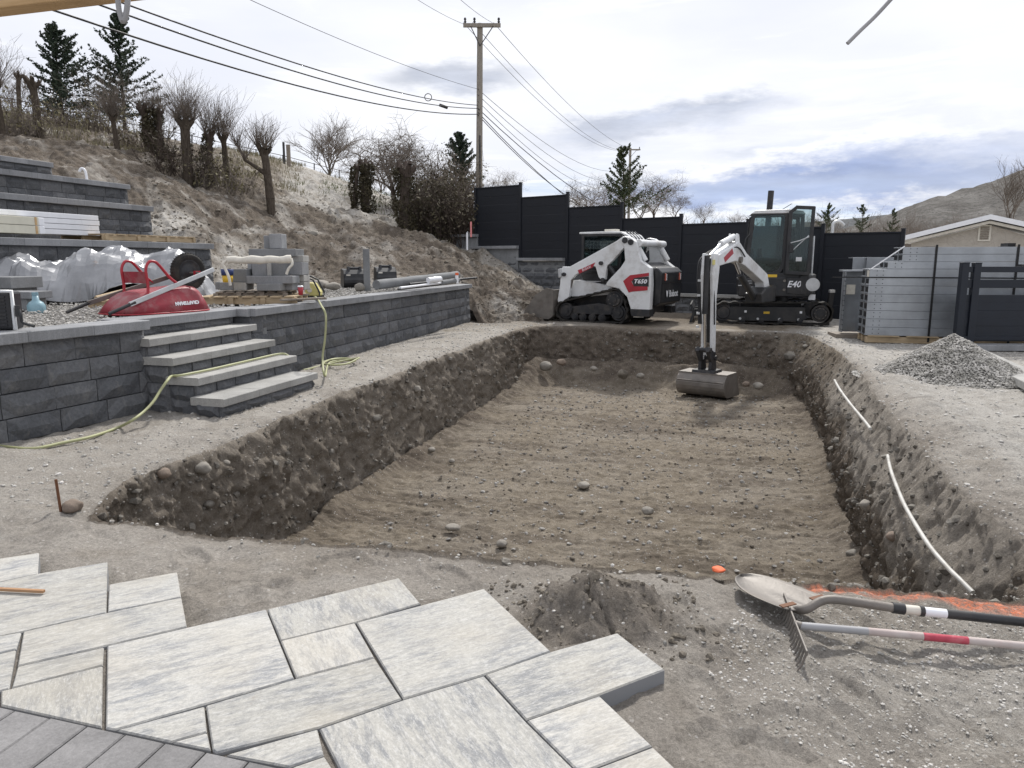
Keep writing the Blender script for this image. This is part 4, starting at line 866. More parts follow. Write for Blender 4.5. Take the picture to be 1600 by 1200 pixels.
def fit(sets, H):
    top = max(max(g[1][2] for g in sg_) for sg_ in sets if sg_); k = H / top
    return [[(Vector((g[0][0], g[0][1], g[0][2] * k)), Vector((g[1][0], g[1][1], g[1][2] * k)), g[2], g[3]) for g in sg_] for sg_ in sets]
def bare_tree(base, H, label, seed, cat='bare tree', group=None, spread=.75, up=.15, kids=(6, 6, 5, 4), thick=.03, tf=.3, bark='bark', twig='twig', bend=.16, name='bare_tree', shrink=.62, lean=(0, 0), limb=.42):
    r = random.Random(seed); root = thing(name, label, cat, base, 0, group); tr = []; pts, dd = taper_trunk(tr, Vector((0, 0, -.4)), Vector((lean[0], lean[1], 1)).normalized(), H * tf + .4, H * thick, H * thick * .75, r)
    br = []; n0 = kids[0]
    for k in range(n0):
        a = 2 * math.pi * (k + r.random() * .6) / n0; nd = Vector((math.cos(a) * spread, math.sin(a) * spread, 1.0 + (.6 if k == 0 else 0))).normalized(); s = pts[-1 - (k % 3)]
        grow(br, s, nd, H * limb * r.uniform(.8, 1.15), H * thick * .42, 1, r, spread, up, kids, bend, shrink)
    tr, br = fit((tr, br), H)
    seg_obj('trunk', tr, M[bark], root, 9); seg_obj('branches', br, M[twig], root, 3); return root
def pollard(base, H, wH, label, seed, whips=90, lean=(0, 0), r0=.16, ivy=0, side=False, knob=1.6, wr=.9):
    r = random.Random(seed); r0 *= .78; root = thing('pollard_tree', label, 'pollarded tree', base); tr = []; pts, dd = taper_trunk(tr, Vector((0, 0, -.5)), Vector((lean[0], lean[1], 1)).normalized(), H + .5, r0, r0 * .8, r, 7, .06)
    heads = [pts[-1]]; arms = [pts[-1] + Vector((math.cos(s) * r0 * knob * .9, math.sin(s) * r0 * knob * .9, r0 * r.uniform(.5, 1.7))) for s in (.3, 1.7, 2.9, 4.0, 5.3)]
    for a in arms: tr.append((pts[-1] - Vector((0, 0, r0 * .7)), a, r0 * .7, r0 * .42)); tr.append((a, a + Vector((r.uniform(-.3, .3) * r0, 0, r0 * .5)), r0 * .42, r0 * .25)); heads.append(a)
    tr.append((pts[-1] - Vector((0, 0, r0 * .9)), pts[-1] + Vector((0, 0, r0 * .3)), r0 * .85, r0 * 1.15)); tr.append((pts[-1] + Vector((0, 0, r0 * .3)), pts[-1] + Vector((0, 0, r0 * .9)), r0 * 1.15, r0 * .5))
    if side:
        b, d2 = taper_trunk(tr, pts[5], Vector((-1.1, .1, .9)).normalized(), H * .42, r0 * .5, r0 * .35, r, 4, .1); b2, d2 = taper_trunk(tr, b[-1], Vector((-.55, .1, 1)).normalized(), H * .3, r0 * .34, r0 * .2, r, 3, .1); heads += [b[-1], b2[-1], b2[-2]]
    wh = []
    for k in range(int(whips * 1.5)):
        p = r.choice(heads); a = r.uniform(0, 6.283); t = r.uniform(.05, wr); d = Vector((math.cos(a) * t, math.sin(a) * t, 1)).normalized(); L = wH * r.uniform(.5, 1.1); q = p; rr = r.uniform(.0045, .0095)
        for j in range(4):
            d = (d + rvec(r) * .12 + Vector((0, 0, .10))).normalized(); q2 = q + d * L / 4; wh.append((q, q2, rr * (1 - .2 * j), rr * (1 - .2 * (j + 1)))); 
            if r.random() < .7: s = (d + rvec(r) * .6).normalized(); wh.append((q2, q2 + s * L * .25, rr * .5, rr * .2))
            q = q2
    if wh:
        tz = H + wH; top = max(g[1].z for g in wh); kz = (tz - H) / max(.1, top - H); f_ = lambda p: Vector((p.x, p.y, p.z if p.z < H else H + (p.z - H) * kz)); wh = [(f_(g[0]), f_(g[1]), g[2], g[3]) for g in wh]
    seg_obj('trunk', tr, M['darktwig'] if ivy else M['bark'], root, 9)
    if wh: seg_obj('whips', wh, M['twig'], root, 3)
    if ivy:
        R = np.random.RandomState(seed); n = 900 * ivy; h = R.uniform(0, 1.05, n) ** .9 * H; a = R.uniform(0, 6.283, n); rad = r0 * (1 + .9 * R.uniform(0, 1, n) ** 1.5) * (1 + .35 * np.sin(h * 5 + a)); P_ = np.c_[np.cos(a) * rad + lean[0] * h, np.sin(a) * rad, h]
        V, F = cards(P_, .055, R); np_mesh('ivy', V, F, M['ivy'], root, False)
    return root
def conifer(base, H, R0, label, seed, mat='needle', gap=.0, droop=-.1, top=1.0, low=.08, asym=0.0, twist=.8, dens=1.0):
    r = random.Random(seed); R = np.random.RandomState(seed); root = thing('conifer', label, 'conifer', base); tr = []; pts, dd = taper_trunk(tr, Vector((0, 0, -.5)), Vector((0, 0, 1)), H + .45, H * .02, H * .003, r, 10, .02)
    br = []; NP = []
    nl = int(H * 3.6 * dens)
    for k in range(nl):
        f = low + (1 - low) * (k + r.random() * .5) / nl; z = f * H; i = min(int((z + .5) / (H + .45) * 10), 9); c = pts[i].lerp(pts[i + 1], ((z + .5) / (H + .45) * 10) - i)
        nb = r.choice((4, 5, 6))
        for j in range(nb):
            if r.random() < gap: continue
            a = 2 * math.pi * (j + r.random()) / nb; L = R0 * (1 - f) ** .8 * r.uniform(.35, 1.25) * (1 + asym * math.cos(a)) + .12
            d = Vector((math.cos(a), math.sin(a), droop + .9 * f * f + .15 * (r.random() - .5))).normalized(); q = c; n = 5
            for s in range(n):
                d = (d + Vector((0, 0, .09))).normalized(); q2 = q + d * L / n; br.append((q, q2, .022 * (1 - s / n) * H / 8 + .004, .022 * (1 - (s + 1) / n) * H / 8 + .003))
                for e in range(int(7 + L * 8)):
                    t = r.random(); pp = q.lerp(q2, t); w = L * (.08 + .15 * (1 - (s + t) / n)); sv_ = Vector((-d.y, d.x, 0)) * r.uniform(-w, w) * twist; NP.append(list(pp + sv_ + Vector((0, 0, r.uniform(-.14, .10) * L * .5)) + rvec(r) * .05))
                if s > 0 and r.random() < .8:
                    sd_ = Vector((-d.y, d.x, .1)) * r.choice((-1, 1)); e_ = q2 + (sd_ * .5 + d * .6).normalized() * L * .22
                    br.append((q2, e_, .008, .004))
                    for e in range(14): NP.append(list(q2.lerp(e_, r.random() * 1.1) + rvec(r) * .04))
                q = q2
    seg_obj('trunk', tr, M['bark'], root, 8); seg_obj('branches', br, M['darktwig'], root, 3)
    V, F = cards(np.array(NP), .060 * (H / 8) ** .5 + .02, R); np_mesh('needles', V, F, M[mat], root, False); return root
def thicket(name, c, size, n, label, cat, seed, mats=('twig', 'dry'), leaves=1500, leafsize=.05, H=None, rr=.010, fan=.35):
    r = random.Random(seed); R = np.random.RandomState(seed); root = thing(name, label, cat, c); sg = []; LP = []
    sx_, sy_, sz_ = size
    for k in range(n):
        p = Vector((r.gauss(0, .42) * sx_, r.gauss(0, .42) * sy_, -.2)); d = Vector((p.x / sx_ * fan, p.y / sy_ * fan, 1)) + rvec(r) * .3; d.normalize(); L = sz_ * r.uniform(.55, 1.15) * (1 - .35 * min(1, abs(p.x) / sx_)); q = p; q_r = rr * r.uniform(.6, 1.6)
        for j in range(5):
            d = (d + rvec(r) * .28).normalized(); q2 = q + d * L / 5; sg.append((q, q2, q_r * (1 - .16 * j), q_r * (1 - .16 * (j + 1))))
            for b in range(2):
                s = (d * .6 + rvec(r) * .8).normalized(); e = q2 + s * L * r.uniform(.08, .24); sg.append((q2, e, q_r * .45, q_r * .15)); LP.append(e)
            q = q2
    seg_obj('stems', sg, M[mats[0]], root, 3)
    if leaves:
        P_ = np.array([list(LP[R.randint(len(LP))]) for _ in range(leaves)]) + R.normal(size=(leaves, 3)) * .07 * max(1, sz_ / 2); V, F = cards(P_, leafsize, R); np_mesh('leaves', V, F, M[mats[1]], root, False)
    return root
def at(u, v, Y): return PD(u, v, Y)
def base_h(u, vb, Y, vt):
    "base point and height for a thing seen from row vb (base) to row vt (top) at depth Y"
    b = PD(u, vb, Y); t = PD(u, vt, Y); return b, t.z - b.z
# conifers
b, h = base_h(100, 205, 33, 38); conifer(b, h, h * .42, 'dense dark conifer bulging to its right, left of the two on the slope', 11, low=.10, asym=.35, droop=-.12, dens=1.3)
b, h = base_h(196, 215, 35, 22); conifer(b, h, h * .38, 'taller open-branched conifer, right of the two on the slope', 12, low=.14, gap=.18, droop=.0, dens=1.0)
b, h = base_h(722, 330, 38, 210); conifer(b, h, h * .42, 'bushy dark conifer just left of the near power pole', 13, low=.2, droop=-.05, dens=1.5)
b, h = base_h(976, 345, 34, 233); conifer(b, h, h * .55, 'green conifer with a bent top below the distant pole', 14, mat='pine', low=.1, droop=.15, gap=.35, dens=1.3, asym=.3)
b, h = base_h(1290, 372, 55, 318); conifer(b, h, h * .5, 'small pine behind the fence to the left of the bent pipe', 15, mat='pine', low=.15, gap=.45, droop=.25)
b, h = base_h(1347, 372, 60, 320); conifer(b, h, h * .55, 'small pine behind the fence to the right of the bent pipe', 16, mat='pine', low=.15, gap=.45, droop=.25)
b, h = base_h(1393, 372, 70, 325); conifer(b, h, h * .3, 'thin pine top left of the stucco house roof', 17, mat='pine', low=.15, gap=.45, droop=.25)
# pollards along the slope
def hb(u, Y): return hill_at(u, Y)
for (u, vb, vt, wt, Y, lab, sd_, wn, kw) in [
    (5, 238, 135, 40, 19, 'bare pollard with long thin shoots at the left picture edge', 31, 70, dict(r0=.10)),
    (34, 215, 112, 100, 21, 'thin jagged dead snag at far left', 32, 12, dict(r0=.09, lean=(-.12, 0))),
    (66, 228, 126, 110, 20, 'thick peeling stump with a broken top near the far left', 33, 16, dict(r0=.15, lean=(-.08, 0))),
    (186, 245, 180, 90, 21, 'slim dark pollard with wispy dry shoots below the taller conifer', 34, 90, dict(r0=.10)),
    (236, 238, 168, 120, 22, 'ivy-wrapped double stump right of the conifers, left stem', 35, 40, dict(r0=.15, ivy=1)),
    (249, 240, 172, 120, 22.4, 'ivy-wrapped double stump right of the conifers, right stem', 36, 40, dict(r0=.13, ivy=1)),
    (294, 266, 190, 100, 21, 'stout pollard with a dense fan of upright shoots and buds', 37, 150, dict(r0=.19)),
    (328, 270, 208, 130, 22, 'dark slim pollard between two larger ones', 38, 60, dict(r0=.12, ivy=1)),
    (358, 270, 210, 125, 22, 'pollard with a forked head and tall thin whips', 39, 80, dict(r0=.12)),
    (425, 289, 228, 160, 21.5, 'pollard with a long side branch to the left and a fan of whips', 40, 150, dict(r0=.17, side=True)),
    (553, 308, 258, 255, 26, 'plain bare stump without shoots on the grassy crest', 41, 0, dict(r0=.10, ivy=1)),
    (573, 318, 256, 250, 26, 'ivy-covered stump beside the plain bare stump', 42, 8, dict(r0=.20, ivy=2)),
    (632, 345, 264, 255, 25, 'tall ivy-covered stump at the left end of the hedge', 43, 14, dict(r0=.24, ivy=2))]:
    p = hb(u, Y); vbz = PD(u, vb, p.y).z; top = PD(u, vt, p.y).z; wtop = PD(u, wt, p.y).z
    pollard(p - Vector((0, 0, .1)), max(.8, top - p.z), max(.3, wtop - top), lab, sd_, wn, **kw)
b, h = base_h(515, 285, 42, 165); bare_tree(b, h, 'lone bare tree with a conical crown on the crest', 51, spread=.55, kids=(9, 7, 6, 4), tf=.22, thick=.026, limb=.5)
b, h = base_h(616, 312, 30, 180); bare_tree(b, h, 'wide spreading bare tree with arching limbs left of the pole', 52, spread=1.25, up=.03, kids=(9, 7, 6, 5), bend=.26, tf=.2, thick=.034, shrink=.68, limb=.62)
b, h = base_h(592, 318, 37, 245); bare_tree(b, h, 'small crooked bare tree beside the wide spreading one', 53, spread=.9, up=.02, kids=(5, 5, 5, 4), bend=.3)
for i, (u, vb, vt, Y, lab, kw) in enumerate([
    (790, 330, 258, 45, 'pale bare tree right of the near pole above the first fence panel', dict(spread=1.1, limb=.55)), (940, 350, 268, 40, 'bushy bare tree above the third fence panel', dict(spread=1.1, limb=.6)),
    (1022, 352, 252, 44, 'large round-crowned bare tree right of the green conifer', dict(spread=1.1, limb=.6)), (1052, 352, 290, 42, 'smaller bare tree right of the round-crowned one', dict(spread=.9)),
    (905, 345, 300, 42, 'low bare bush tree above the second fence post', dict(spread=1.0)), (1100, 360, 312, 46, 'low bare tree above the fourth fence panel', dict(spread=.9)), (1150, 360, 325, 50, 'low bare tree left of the excavator cab', dict(spread=.9)),
    (1580, 372, 232, 60, 'tall thin bare tree rising over the house roof', dict(spread=.5)), (30, 200, 95, 30, 'fine-branched bare tree behind the snags at far left', dict(spread=.7)), (150, 215, 130, 36, 'low fine bare tree between the two conifers', dict(spread=.8)),
    (260, 240, 150, 34, 'hazy bare tree behind the ivy-wrapped stumps', dict(spread=.8)), (915, 350, 262, 42, 'tall loose bare tree above the second fence panel', dict(spread=1.0, limb=.55)), (1000, 352, 262, 38, 'bare tree crowding the bent conifer on its right', dict(spread=1.0, limb=.55, tf=.15)), (958, 350, 275, 37, 'bare tree crowding the bent conifer on its left', dict(spread=1.0, limb=.55, tf=.15)), (690, 340, 262, 36, 'yellowish bare tree behind the hedge', dict(spread=.7, twig='tan'))]):
    b, h = base_h(u, vb, Y, vt); bare_tree(b, h, lab, 60 + i, kids=(7, 6, 5, 5), thick=.020, **kw)
# brush along the slope and hedge at the foot of the fence
for i, (u, t, sz, n, lab, mats, lv) in enumerate([
    (20, 2.6, (1.6, .8, 1.0), 130, 'tangle of dry brush on the bank at far left', ('twig', 'dry'), 600), (150, 3.6, (2.2, .9, 1.5), 120, 'dry grey brush below the taller conifer', ('twig', 'dry'), 500),
    (270, 2.6, (1.5, .8, 1.3), 110, 'dark brush around the stout pollard', ('darktwig', 'ivy'), 500), (335, 2.7, (1.3, .7, 1.0), 120, 'dry grass and brush between the slim pollards', ('twig', 'dry'), 900),
    (215, 3.2, (1.4, .8, 1.1), 120, 'brown brush left of the ivy-wrapped stumps', ('darktwig', 'dry'), 500), (90, 3.5, (2.0, .9, 1.0), 120, 'low brush along the wire fence under the dense conifer', ('darktwig', 'dry'), 400)]):
    thicket('brush', hill_pt(u, t), sz, n, lab, 'brush', 80 + i, mats, lv)
for i, (u, v, Y, sz, n, lab, mats, lv) in enumerate([
    (664, 365, 26.5, (.7, .7, 2.0), 170, 'dark twiggy hedge section next to the tall ivy stump', ('darktwig', 'ivy'), 1900), (690, 372, 26, (.9, .8, 2.0), 190, 'middle dark section of the twiggy hedge', ('darktwig', 'ivy'), 3800),
    (722, 378, 25.8, (.8, .7, 2.1), 170, 'hedge section against the first black fence panel', ('darktwig', 'tan'), 1200), (684, 345, 30, (1.1, 1, 2.7), 220, 'olive brown shrub with a rounded top behind the hedge', ('twig', 'tan'), 1700),
    (708, 345, 29, (1.0, 1, 2.4), 190, 'tan shrub mass behind the hedge near the pole', ('twig', 'tan'), 1200), (655, 330, 31, (.6, 1, 1.8), 90, 'fine grey shrub behind the tall ivy stump', ('twig', 'dry'), 1400)]):
    b = at(u, v, Y); thicket('shrub', b, sz, n, lab, 'shrub', 90 + i, mats, lv, .06, rr=.014)
# background wood on the right
r = random.Random(77); protos = []
for k in range(5):
    bt = bare_tree((0, 0, 0), 6.0, 'x', 200 + k, kids=(6, 5, 5, 3), spread=(.45, .6, .8, .35, .7)[k], thick=.013, tf=.2); protos.append(bt)
used = [False] * 5
bgt = []
for i in range(30): bgt.append((r.uniform(1195, 1640), r.uniform(40, 110), r.uniform(312, 342)))
for i in range(12): bgt.append((r.uniform(870, 1195), r.uniform(45, 80), r.uniform(318, 345)))
for i, (u, Y, vt) in enumerate(bgt):
    b = PZ(u, Y, 0); h = PD(u, vt, Y).z; k = i % 5; pr = protos[k]
    if not used[k]: root = pr; used[k] = True
    else:
        root = pr.copy(); col.objects.link(root)
        for ch in pr.children: c = ch.copy(); col.objects.link(c); c.parent = root
    root.location = b; s = h / 6.0; root.scale = (s, s, s); root.rotation_euler = (0, 0, r.uniform(0, 6.28))
    root['label'] = 'one of the thin bare grey trees in the wood beyond the fence'; root['group'] = 'bare trees of the wood beyond the fence'
# far scrub reading as one mass behind the fence
R = np.random.RandomState(4); sg = []
r = random.Random(8)
for k in range(1500):
    u = r.uniform(860, 1700); Y = r.uniform(60, 150); b = PZ(u, Y, -.3); H_ = r.uniform(2.5, 5.0) * (.6 + Y / 180); a = b
    d = (Vector((0, 0, 1)) + rvec(r) * .35).normalized()
    for j in range(3):
        d = (d + rvec(r) * .25).normalized(); c = a + d * H_ / 3; sg.append((a, c, .05 * (1 - .25 * j), .05 * (1 - .25 * (j + 1))))
        for e in range(3): s = (d + rvec(r)).normalized(); sg.append((c, c + s * H_ * .3, .03, .008))
        a = c
tag(seg_obj('distant_scrub', sg, M['twig'], None), kind='stuff')
# wire fence along the crest
def crest_fence():
    pts = [(-60, 142, 170, 30), (19, 155, 176, 31), (75, 166, 187, 32), (120, 177, 198, 33), (170, 186, 206, 34), (222, 197, 216, 36), (300, 212, 230, 38), (352, 224, 240, 40), (400, 234, 253, 41), (442, 243, 261, 42), (491, 256, 273, 43), (530, 266, 281, 44), (562, 272, 286, 45), (600, 280, 296, 46)]
    q = [(PD(u, a, Y), PD(u, b + 3, Y)) for u, a, b, Y in pts]; root = thing('wire_fence', 'thin dark wire fence running along the crest of the slope', 'fence', q[0][1])
    L = inv(root)
    for k, (a, b) in enumerate(q):
        m_ = MB(); m_.cyl(L @ b, L @ (a + Vector((0, 0, .03))), .035, n=6); m_.build('post', M['darkmetal'], root)
        if k:
            m_ = MB(); m_.cyl(L @ q[k - 1][0], L @ a, .02, n=5); m_.build('rail', M['darkmetal'], root); m_ = MB()
            for f in (.3, .6, .9): m_.cyl(L @ q[k - 1][0].lerp(q[k - 1][1], f), L @ a.lerp(b, f), .006, n=4)
            m_.build('wire', M['darkmetal'], root)
crest_fence()
for u, v0, v1, Y, lab, mat in [(452, 226, 262, 33, 'pale grey plank post standing on the crest', 'greywood'), (445, 222, 262, 33, 'thin dark stake beside the plank post on the crest', 'darkmetal')]:
    a = PD(u, v0, Y); b = PD(u, v1 + 4, Y); m_ = MB(); m_.box((0, 0, (a.z - b.z) / 2), (.16 if mat == 'greywood' else .08, .08, a.z - b.z)); o = m_.build('post', M[mat]); o.location = b; tag(o, lab, 'post')
# grass tufts on the crest
sg = []; r = random.Random(3)
G = []
for k in range(16000):
    u = r.choice((r.uniform(340, 470), r.uniform(500, 700), r.uniform(-20, 240))); t = r.uniform(3.0, 4.6) if u > 300 else r.uniform(2.6, 4.2); i = int(np.argmin(np.abs(uu - u))); k_ = int(np.argmin(np.abs(HILLRP - t))); G.append(HILLROWS[k_, i] + np.array((r.uniform(-.3, .3), r.uniform(-.2, .2), r.uniform(0, .03))))
G = np.array(G); R = np.random.RandomState(5); msk = fbm(G, .6, 3, .5, 8) > -.05; G = G[msk]; n = len(G); d = R.normal(size=(n, 3)) * (.04, .04, 0) + np.c_[np.zeros(n), np.zeros(n), R.uniform(.08, .2, n)]; w = np.c_[R.uniform(-.012, .012, (n, 2)), np.zeros(n)]
V = np.stack([G - w, G + w, G + d + w * .2, G + d - w * .2], 1).reshape(-1, 3); g_ = (HILLROWS is not None); us_ok = G[:, 0]
F = np.arange(n * 4).reshape(-1, 4); sel = (G[:, 0] > -8) & (G[:, 1] > 27)
tag(np_mesh('green_grass', V, F[sel], M['green'], None, False), kind='stuff'); tag(np_mesh('dry_grass', V, F[~sel], M['dry'], None, False), kind='stuff')
# ------------------------------------------------------------------ machines
def arc(cx, cz, r, a0, a1, n=6): return [(cx + r * math.cos(math.radians(a0 + (a1 - a0) * k / n)), cz + r * math.sin(math.radians(a0 + (a1 - a0) * k / n))) for k in range(n + 1)]
def hull(circles, n=40):
    pts = []
    for (x, z, r) in circles: pts += [(x + r * math.cos(2 * math.pi * k / n), z + r * math.sin(2 * math.pi * k / n)) for k in range(n)]
    pts = sorted(set((round(a, 5), round(b, 5)) for a, b in pts)); 
    def half(ps):
        h = []
        for p in ps:
            while len(h) > 1 and (h[-1][0] - h[-2][0]) * (p[1] - h[-2][1]) - (h[-1][1] - h[-2][1]) * (p[0] - h[-2][0]) <= 0: h.pop()
            h.append(p)
        return h[:-1]
    return half(pts) + half(pts[::-1])
XZ = lambda p, q, t: (p, t, q)
def track_part(root, circles, y0, y1, th=.05, lug=.03, name='track'):
    "rubber belt with lugs round the wheels; circles are the outer circles"
    out_ = hull(circles); inn = hull([(x, z, r - th) for x, z, r in circles]); m_ = MB()
    # resample both by angle-free arclength
    def resample(poly, n):
        L = [0]; 
        for i in range(len(poly)): a, b = poly[i], poly[(i + 1) % len(poly)]; L.append(L[-1] + math.hypot(b[0] - a[0], b[1] - a[1]))
        o = []
        for k in range(n):
            s = L[-1] * k / n; i = max(j for j in range(len(poly)) if L[j] <= s); f = (s - L[i]) / max(1e-9, L[i + 1] - L[i]); a, b = poly[i], poly[(i + 1) % len(poly)]; o.append((a[0] + (b[0] - a[0]) * f, a[1] + (b[1] - a[1]) * f))
        return o, L[-1]
    n = 96; o, L = resample(out_, n); vs = []
    for k in range(n):
        a, b = o[k - 1], o[(k + 1) % n]; d = Vector((b[0] - a[0], b[1] - a[1])).normalized(); nr = Vector((d.y, -d.x)); g = lug if (k // 2) % 2 else 0
        po = (o[k][0] + nr.x * 0 - (0 if g else nr.x * lug), o[k][1] - (0 if g else nr.y * lug)); pi = (o[k][0] - nr.x * th, o[k][1] - nr.y * th)
        vs += [(po[0], y0, po[1]), (po[0], y1, po[1]), (pi[0], y1, pi[1]), (pi[0], y0, pi[1])]
    fs = []
    for k in range(n):
        a, b = 4 * k, 4 * ((k + 1) % n)
        for e in range(4): fs.append((a + e, a + (e + 1) % 4, b + (e + 1) % 4, b + e))
    m_.add(vs, fs); return m_.build(name, M['rubber'], root)
def wheel(root, name, x, z, r, y0, y1, mat='darkmetal', bolts=0, hub=.35):
    m_ = MB(); s = 1 if y1 > y0 else -1
    m_.cyl((x, y0, z), (x, y1, z), r, n=24); m_.cyl((x, y1, z), (x, y1 + s * .03, z), r * .8, r * .7, n=24); m_.cyl((x, y1 + s * .03, z), (x, y1 + s * .05, z), r * hub, n=16); o = m_.build(name, M[mat], root)
    if bolts:
        b = MB()
        for k in range(bolts): a = 2 * math.pi * k / bolts; b.cyl((x + r * .62 * math.cos(a), y1 + s * .03, z + r * .62 * math.sin(a)), (x + r * .62 * math.cos(a), y1 + s * .045, z + r * .62 * math.sin(a)), r * .06, n=6)
        b.build('bolts', M['steel'], o)
    return o
def cathead(root, Mx, size, mat):
    "round cat-like emblem: head with two ears"
    m_ = MB(); pl = [(-.5, .1), (-.55, .75), (-.2, .5), (.2, .5), (.55, .75), (.5, .1), (.3, -.45), (0, -.7), (-.3, -.45)]
    m_.prism([(a * size, b * size) for a, b in pl], 0, .002, lambda p, q, t: Mx @ Vector((p, q, t))); return m_.build('emblem', M[mat], root)
FACEY = lambda x, y, z: Matrix.Translation((x, y, z)) @ Matrix.Rotation(math.pi, 4, 'Z') @ Matrix.Rotation(math.pi / 2, 4, 'X')      # text read from +y side
def skid_steer():
    c = P(968, 505, 0); loc = (c.x + .10, c.y + .55, 0); root = thing('skid_steer', 'white and black compact track loader with its bucket against the soil slope', 'loader', loc, math.radians(180 - 31))
    # local +x forward (left in the photo), +y is the side towards the camera
    for s in (1, -1):
        track_part(root, [(1.03, .26, .26), (-.28, .27, .27), (-.20, .56, .26)], s * .50, s * .88, .05, .03)
        wheel(root, 'idler', 1.03, .26, .19, s * .56, s * .80); wheel(root, 'sprocket', -.19, .55, .20, s * .56, s * .83, 'darkmetal', 8); wheel(root, 'idler', -.28, .26, .18, s * .56, s * .80)
        for x in (.12, .36, .60, .80): wheel(root, 'track_roller', x, .13, .09, s * .56, s * .82)
        m_ = MB(); m_.prism([(1.0, .20), (1.05, .34), (.2, .46), (-.05, .42), (-.3, .32), (-.32, .22), (.05, .20)], s * .66, s * .80, XZ); m_.build('track_frame', M['darkmetal'], root, .01)
    m_ = MB(); m_.prism([(1.12, .35), (1.10, .85), (.85, .90), (-.70, .95), (-.95, .55), (-.90, .25), (.9, .22)], -.48, .48, XZ); m_.build('chassis', M['darkmetal'], root, .02)
    for s in (1, -1):
        m_ = MB(); a, b = s * .48, s * .64
        m_.prism([(1.14, .58), (1.12, .95), (.80, .97), (.1, .86), (-.05, .82), (-.05, .66), (.5, .60)], a, b, XZ); m_.build('side_panel', M['white'], root, .012)
        m_ = MB()   # rear tower
        m_.prism([(-.62, 1.86), (-.52, 1.93), (-.40, 1.95), (-.33, 1.88), (-.40, 1.72), (-.43, 1.42), (-.33, 1.27), (-.12, 1.06), (.0, .93), (.02, .86), (-.30, .80), (-.50, .62), (-.60, .34), (-1.03, .34), (-1.05, .9), (-1.02, 1.26), (-.80, 1.42), (-.74, 1.6), (-.70, 1.82)], s * .66, s * .86, XZ); m_.build('rear_upright', M['white'], root, .015)
        m_ = MB(); m_.prism([(-.58, .36), (-1.04, .36), (-1.04, .20), (-.62, .20)], s * .6, s * .88, XZ); m_.build('rear_skirt', M['darkmetal'], root, .01)
        m_ = MB()   # lift arm
        m_.prism([(1.18, 1.17), (1.14, 1.28), (.95, 1.28), (-.18, 1.84), (-.36, 1.95), (-.48, 1.90), (-.50, 1.78), (-.34, 1.66), (-.12, 1.42), (.02, 1.30), (.06, .98), (.12, .96), (.22, 1.05), (.30, 1.28), (.42, 1.31), (.82, 1.08), (.92, .96), (.96, .58), (1.22, .40), (1.26, .50), (1.20, .86)], s * .70, s * .82, XZ); arm = m_.build('lift_arm', M['white'], root, .015)
        for x, z in ((-.42, 1.86), (-.56, 1.82), (.10, .99), (1.08, 1.10), (.15, 1.36)):
            m_ = MB(); m_.cyl((x, s * .60, z), (x, s * .885, z), .045 if x > -.3 else .065, n=14); m_.build('pin', M['darkmetal'], arm)
        m_ = MB(); m_.cyl((.0, s * .74, 1.30), (-.30, s * .74, .92), .05, n=12); m_.cyl((-.30, s * .74, .92), (-.42, s * .74, .74), .03, n=10); m_.build('lift_cylinder', M['black'], root)
        m_ = MB(); m_.cyl((.90, s * .75, 1.02), (1.02, s * .75, .62), .035, n=10); m_.build('tilt_cylinder', M['steel'], root)
        m_ = MB(); m_.prism([(1.22, 1.02), (1.24, 1.22), (1.17, 1.24), (1.15, 1.04)], s * .72, s * .86, XZ); m_.build('headlight', M['silver'], root, .01)
        # red and black model badge
        m_ = MB(); y = s * .864; m_.prism([(-.40, .97), (-.56, 1.10), (-1.0, 1.16), (-1.0, 1.09), (-.66, 1.04), (-.60, .96), (-.66, .86), (-.98, .86), (-.98, .78), (-.62, .74), (-.54, .72)], y, y + s * .004, XZ); m_.build('red_decal', M['red'], root)
        m_ = MB(); m_.prism([(-.60, 1.0), (-.63, 1.04), (-1.0, 1.08), (-1.0, .86), (-.66, .86)], y - s * .001, y + s * .003, XZ); m_.build('black_decal', M['black'], root)
        if s > 0:
            text_mesh('model_lettering', 'T650', .125, M['plastic_white'], FACEY(-.80, y + .005, .965), root, .001, .25, .004, 1.15)
        m_ = MB(); m_.prism([(.74, 1.20), (.70, 1.12), (.36, 1.27), (.30, 1.38), (.60, 1.25)], s * .823, s * .826, XZ); m_.build('red_decal', M['red'], arm)
        if s > 0: text_mesh('arm_lettering', 'Bobcat', .085, M['plastic_white'], Matrix.Translation((.52, .829, 1.245)) @ Matrix.Rotation(-.42 * -1, 4, 'Y') @ Matrix.Rotation(math.pi, 4, 'Z') @ Matrix.Rotation(math.pi / 2, 4, 'X'), arm, .001, .1)
    m_ = MB(); m_.cyl((-.72, -.80, 1.80), (-.72, .80, 1.80), .075, n=16); m_.build('cross_tube', M['white'], root)
    m_ = MB(); m_.cyl((-.86, -.70, 1.42), (-.64, -.70, 1.78), .07, n=10); m_.build('link_arm', M['white'], root); m_ = MB(); m_.cyl((-.86, .70, 1.42), (-.64, .70, 1.78), .05, n=10); m_.build('link_arm', M['white'], root)
    # engine cover and tailgate
    m_ = MB(); m_.prism([(-.3, .5), (-.3, 1.36), (-.75, 1.38), (-1.02, 1.26), (-1.12, 1.16), (-1.12, .42), (-.9, .40)], -.62, .62, XZ); m_.build('engine_cover', M['black'], root, .03)
    m_ = MB(); m_.prism([(-1.10, .44), (-1.21, .48), (-1.24, 1.16), (-1.12, 1.27), (-1.06, 1.27)], -.70, .70, XZ); tg = m_.build('tailgate', M['black'], root, .03)
    m_ = MB(); m_.box((-1.235, 0, .93), (.012, 1.30, .012)); m_.build('seam', M['rubber'], tg)
    REAR = Matrix.Translation((-1.243, -.10, .68)) @ Matrix.Rotation(-math.pi / 2, 4, 'Z') @ Matrix.Rotation(math.pi / 2, 4, 'X')
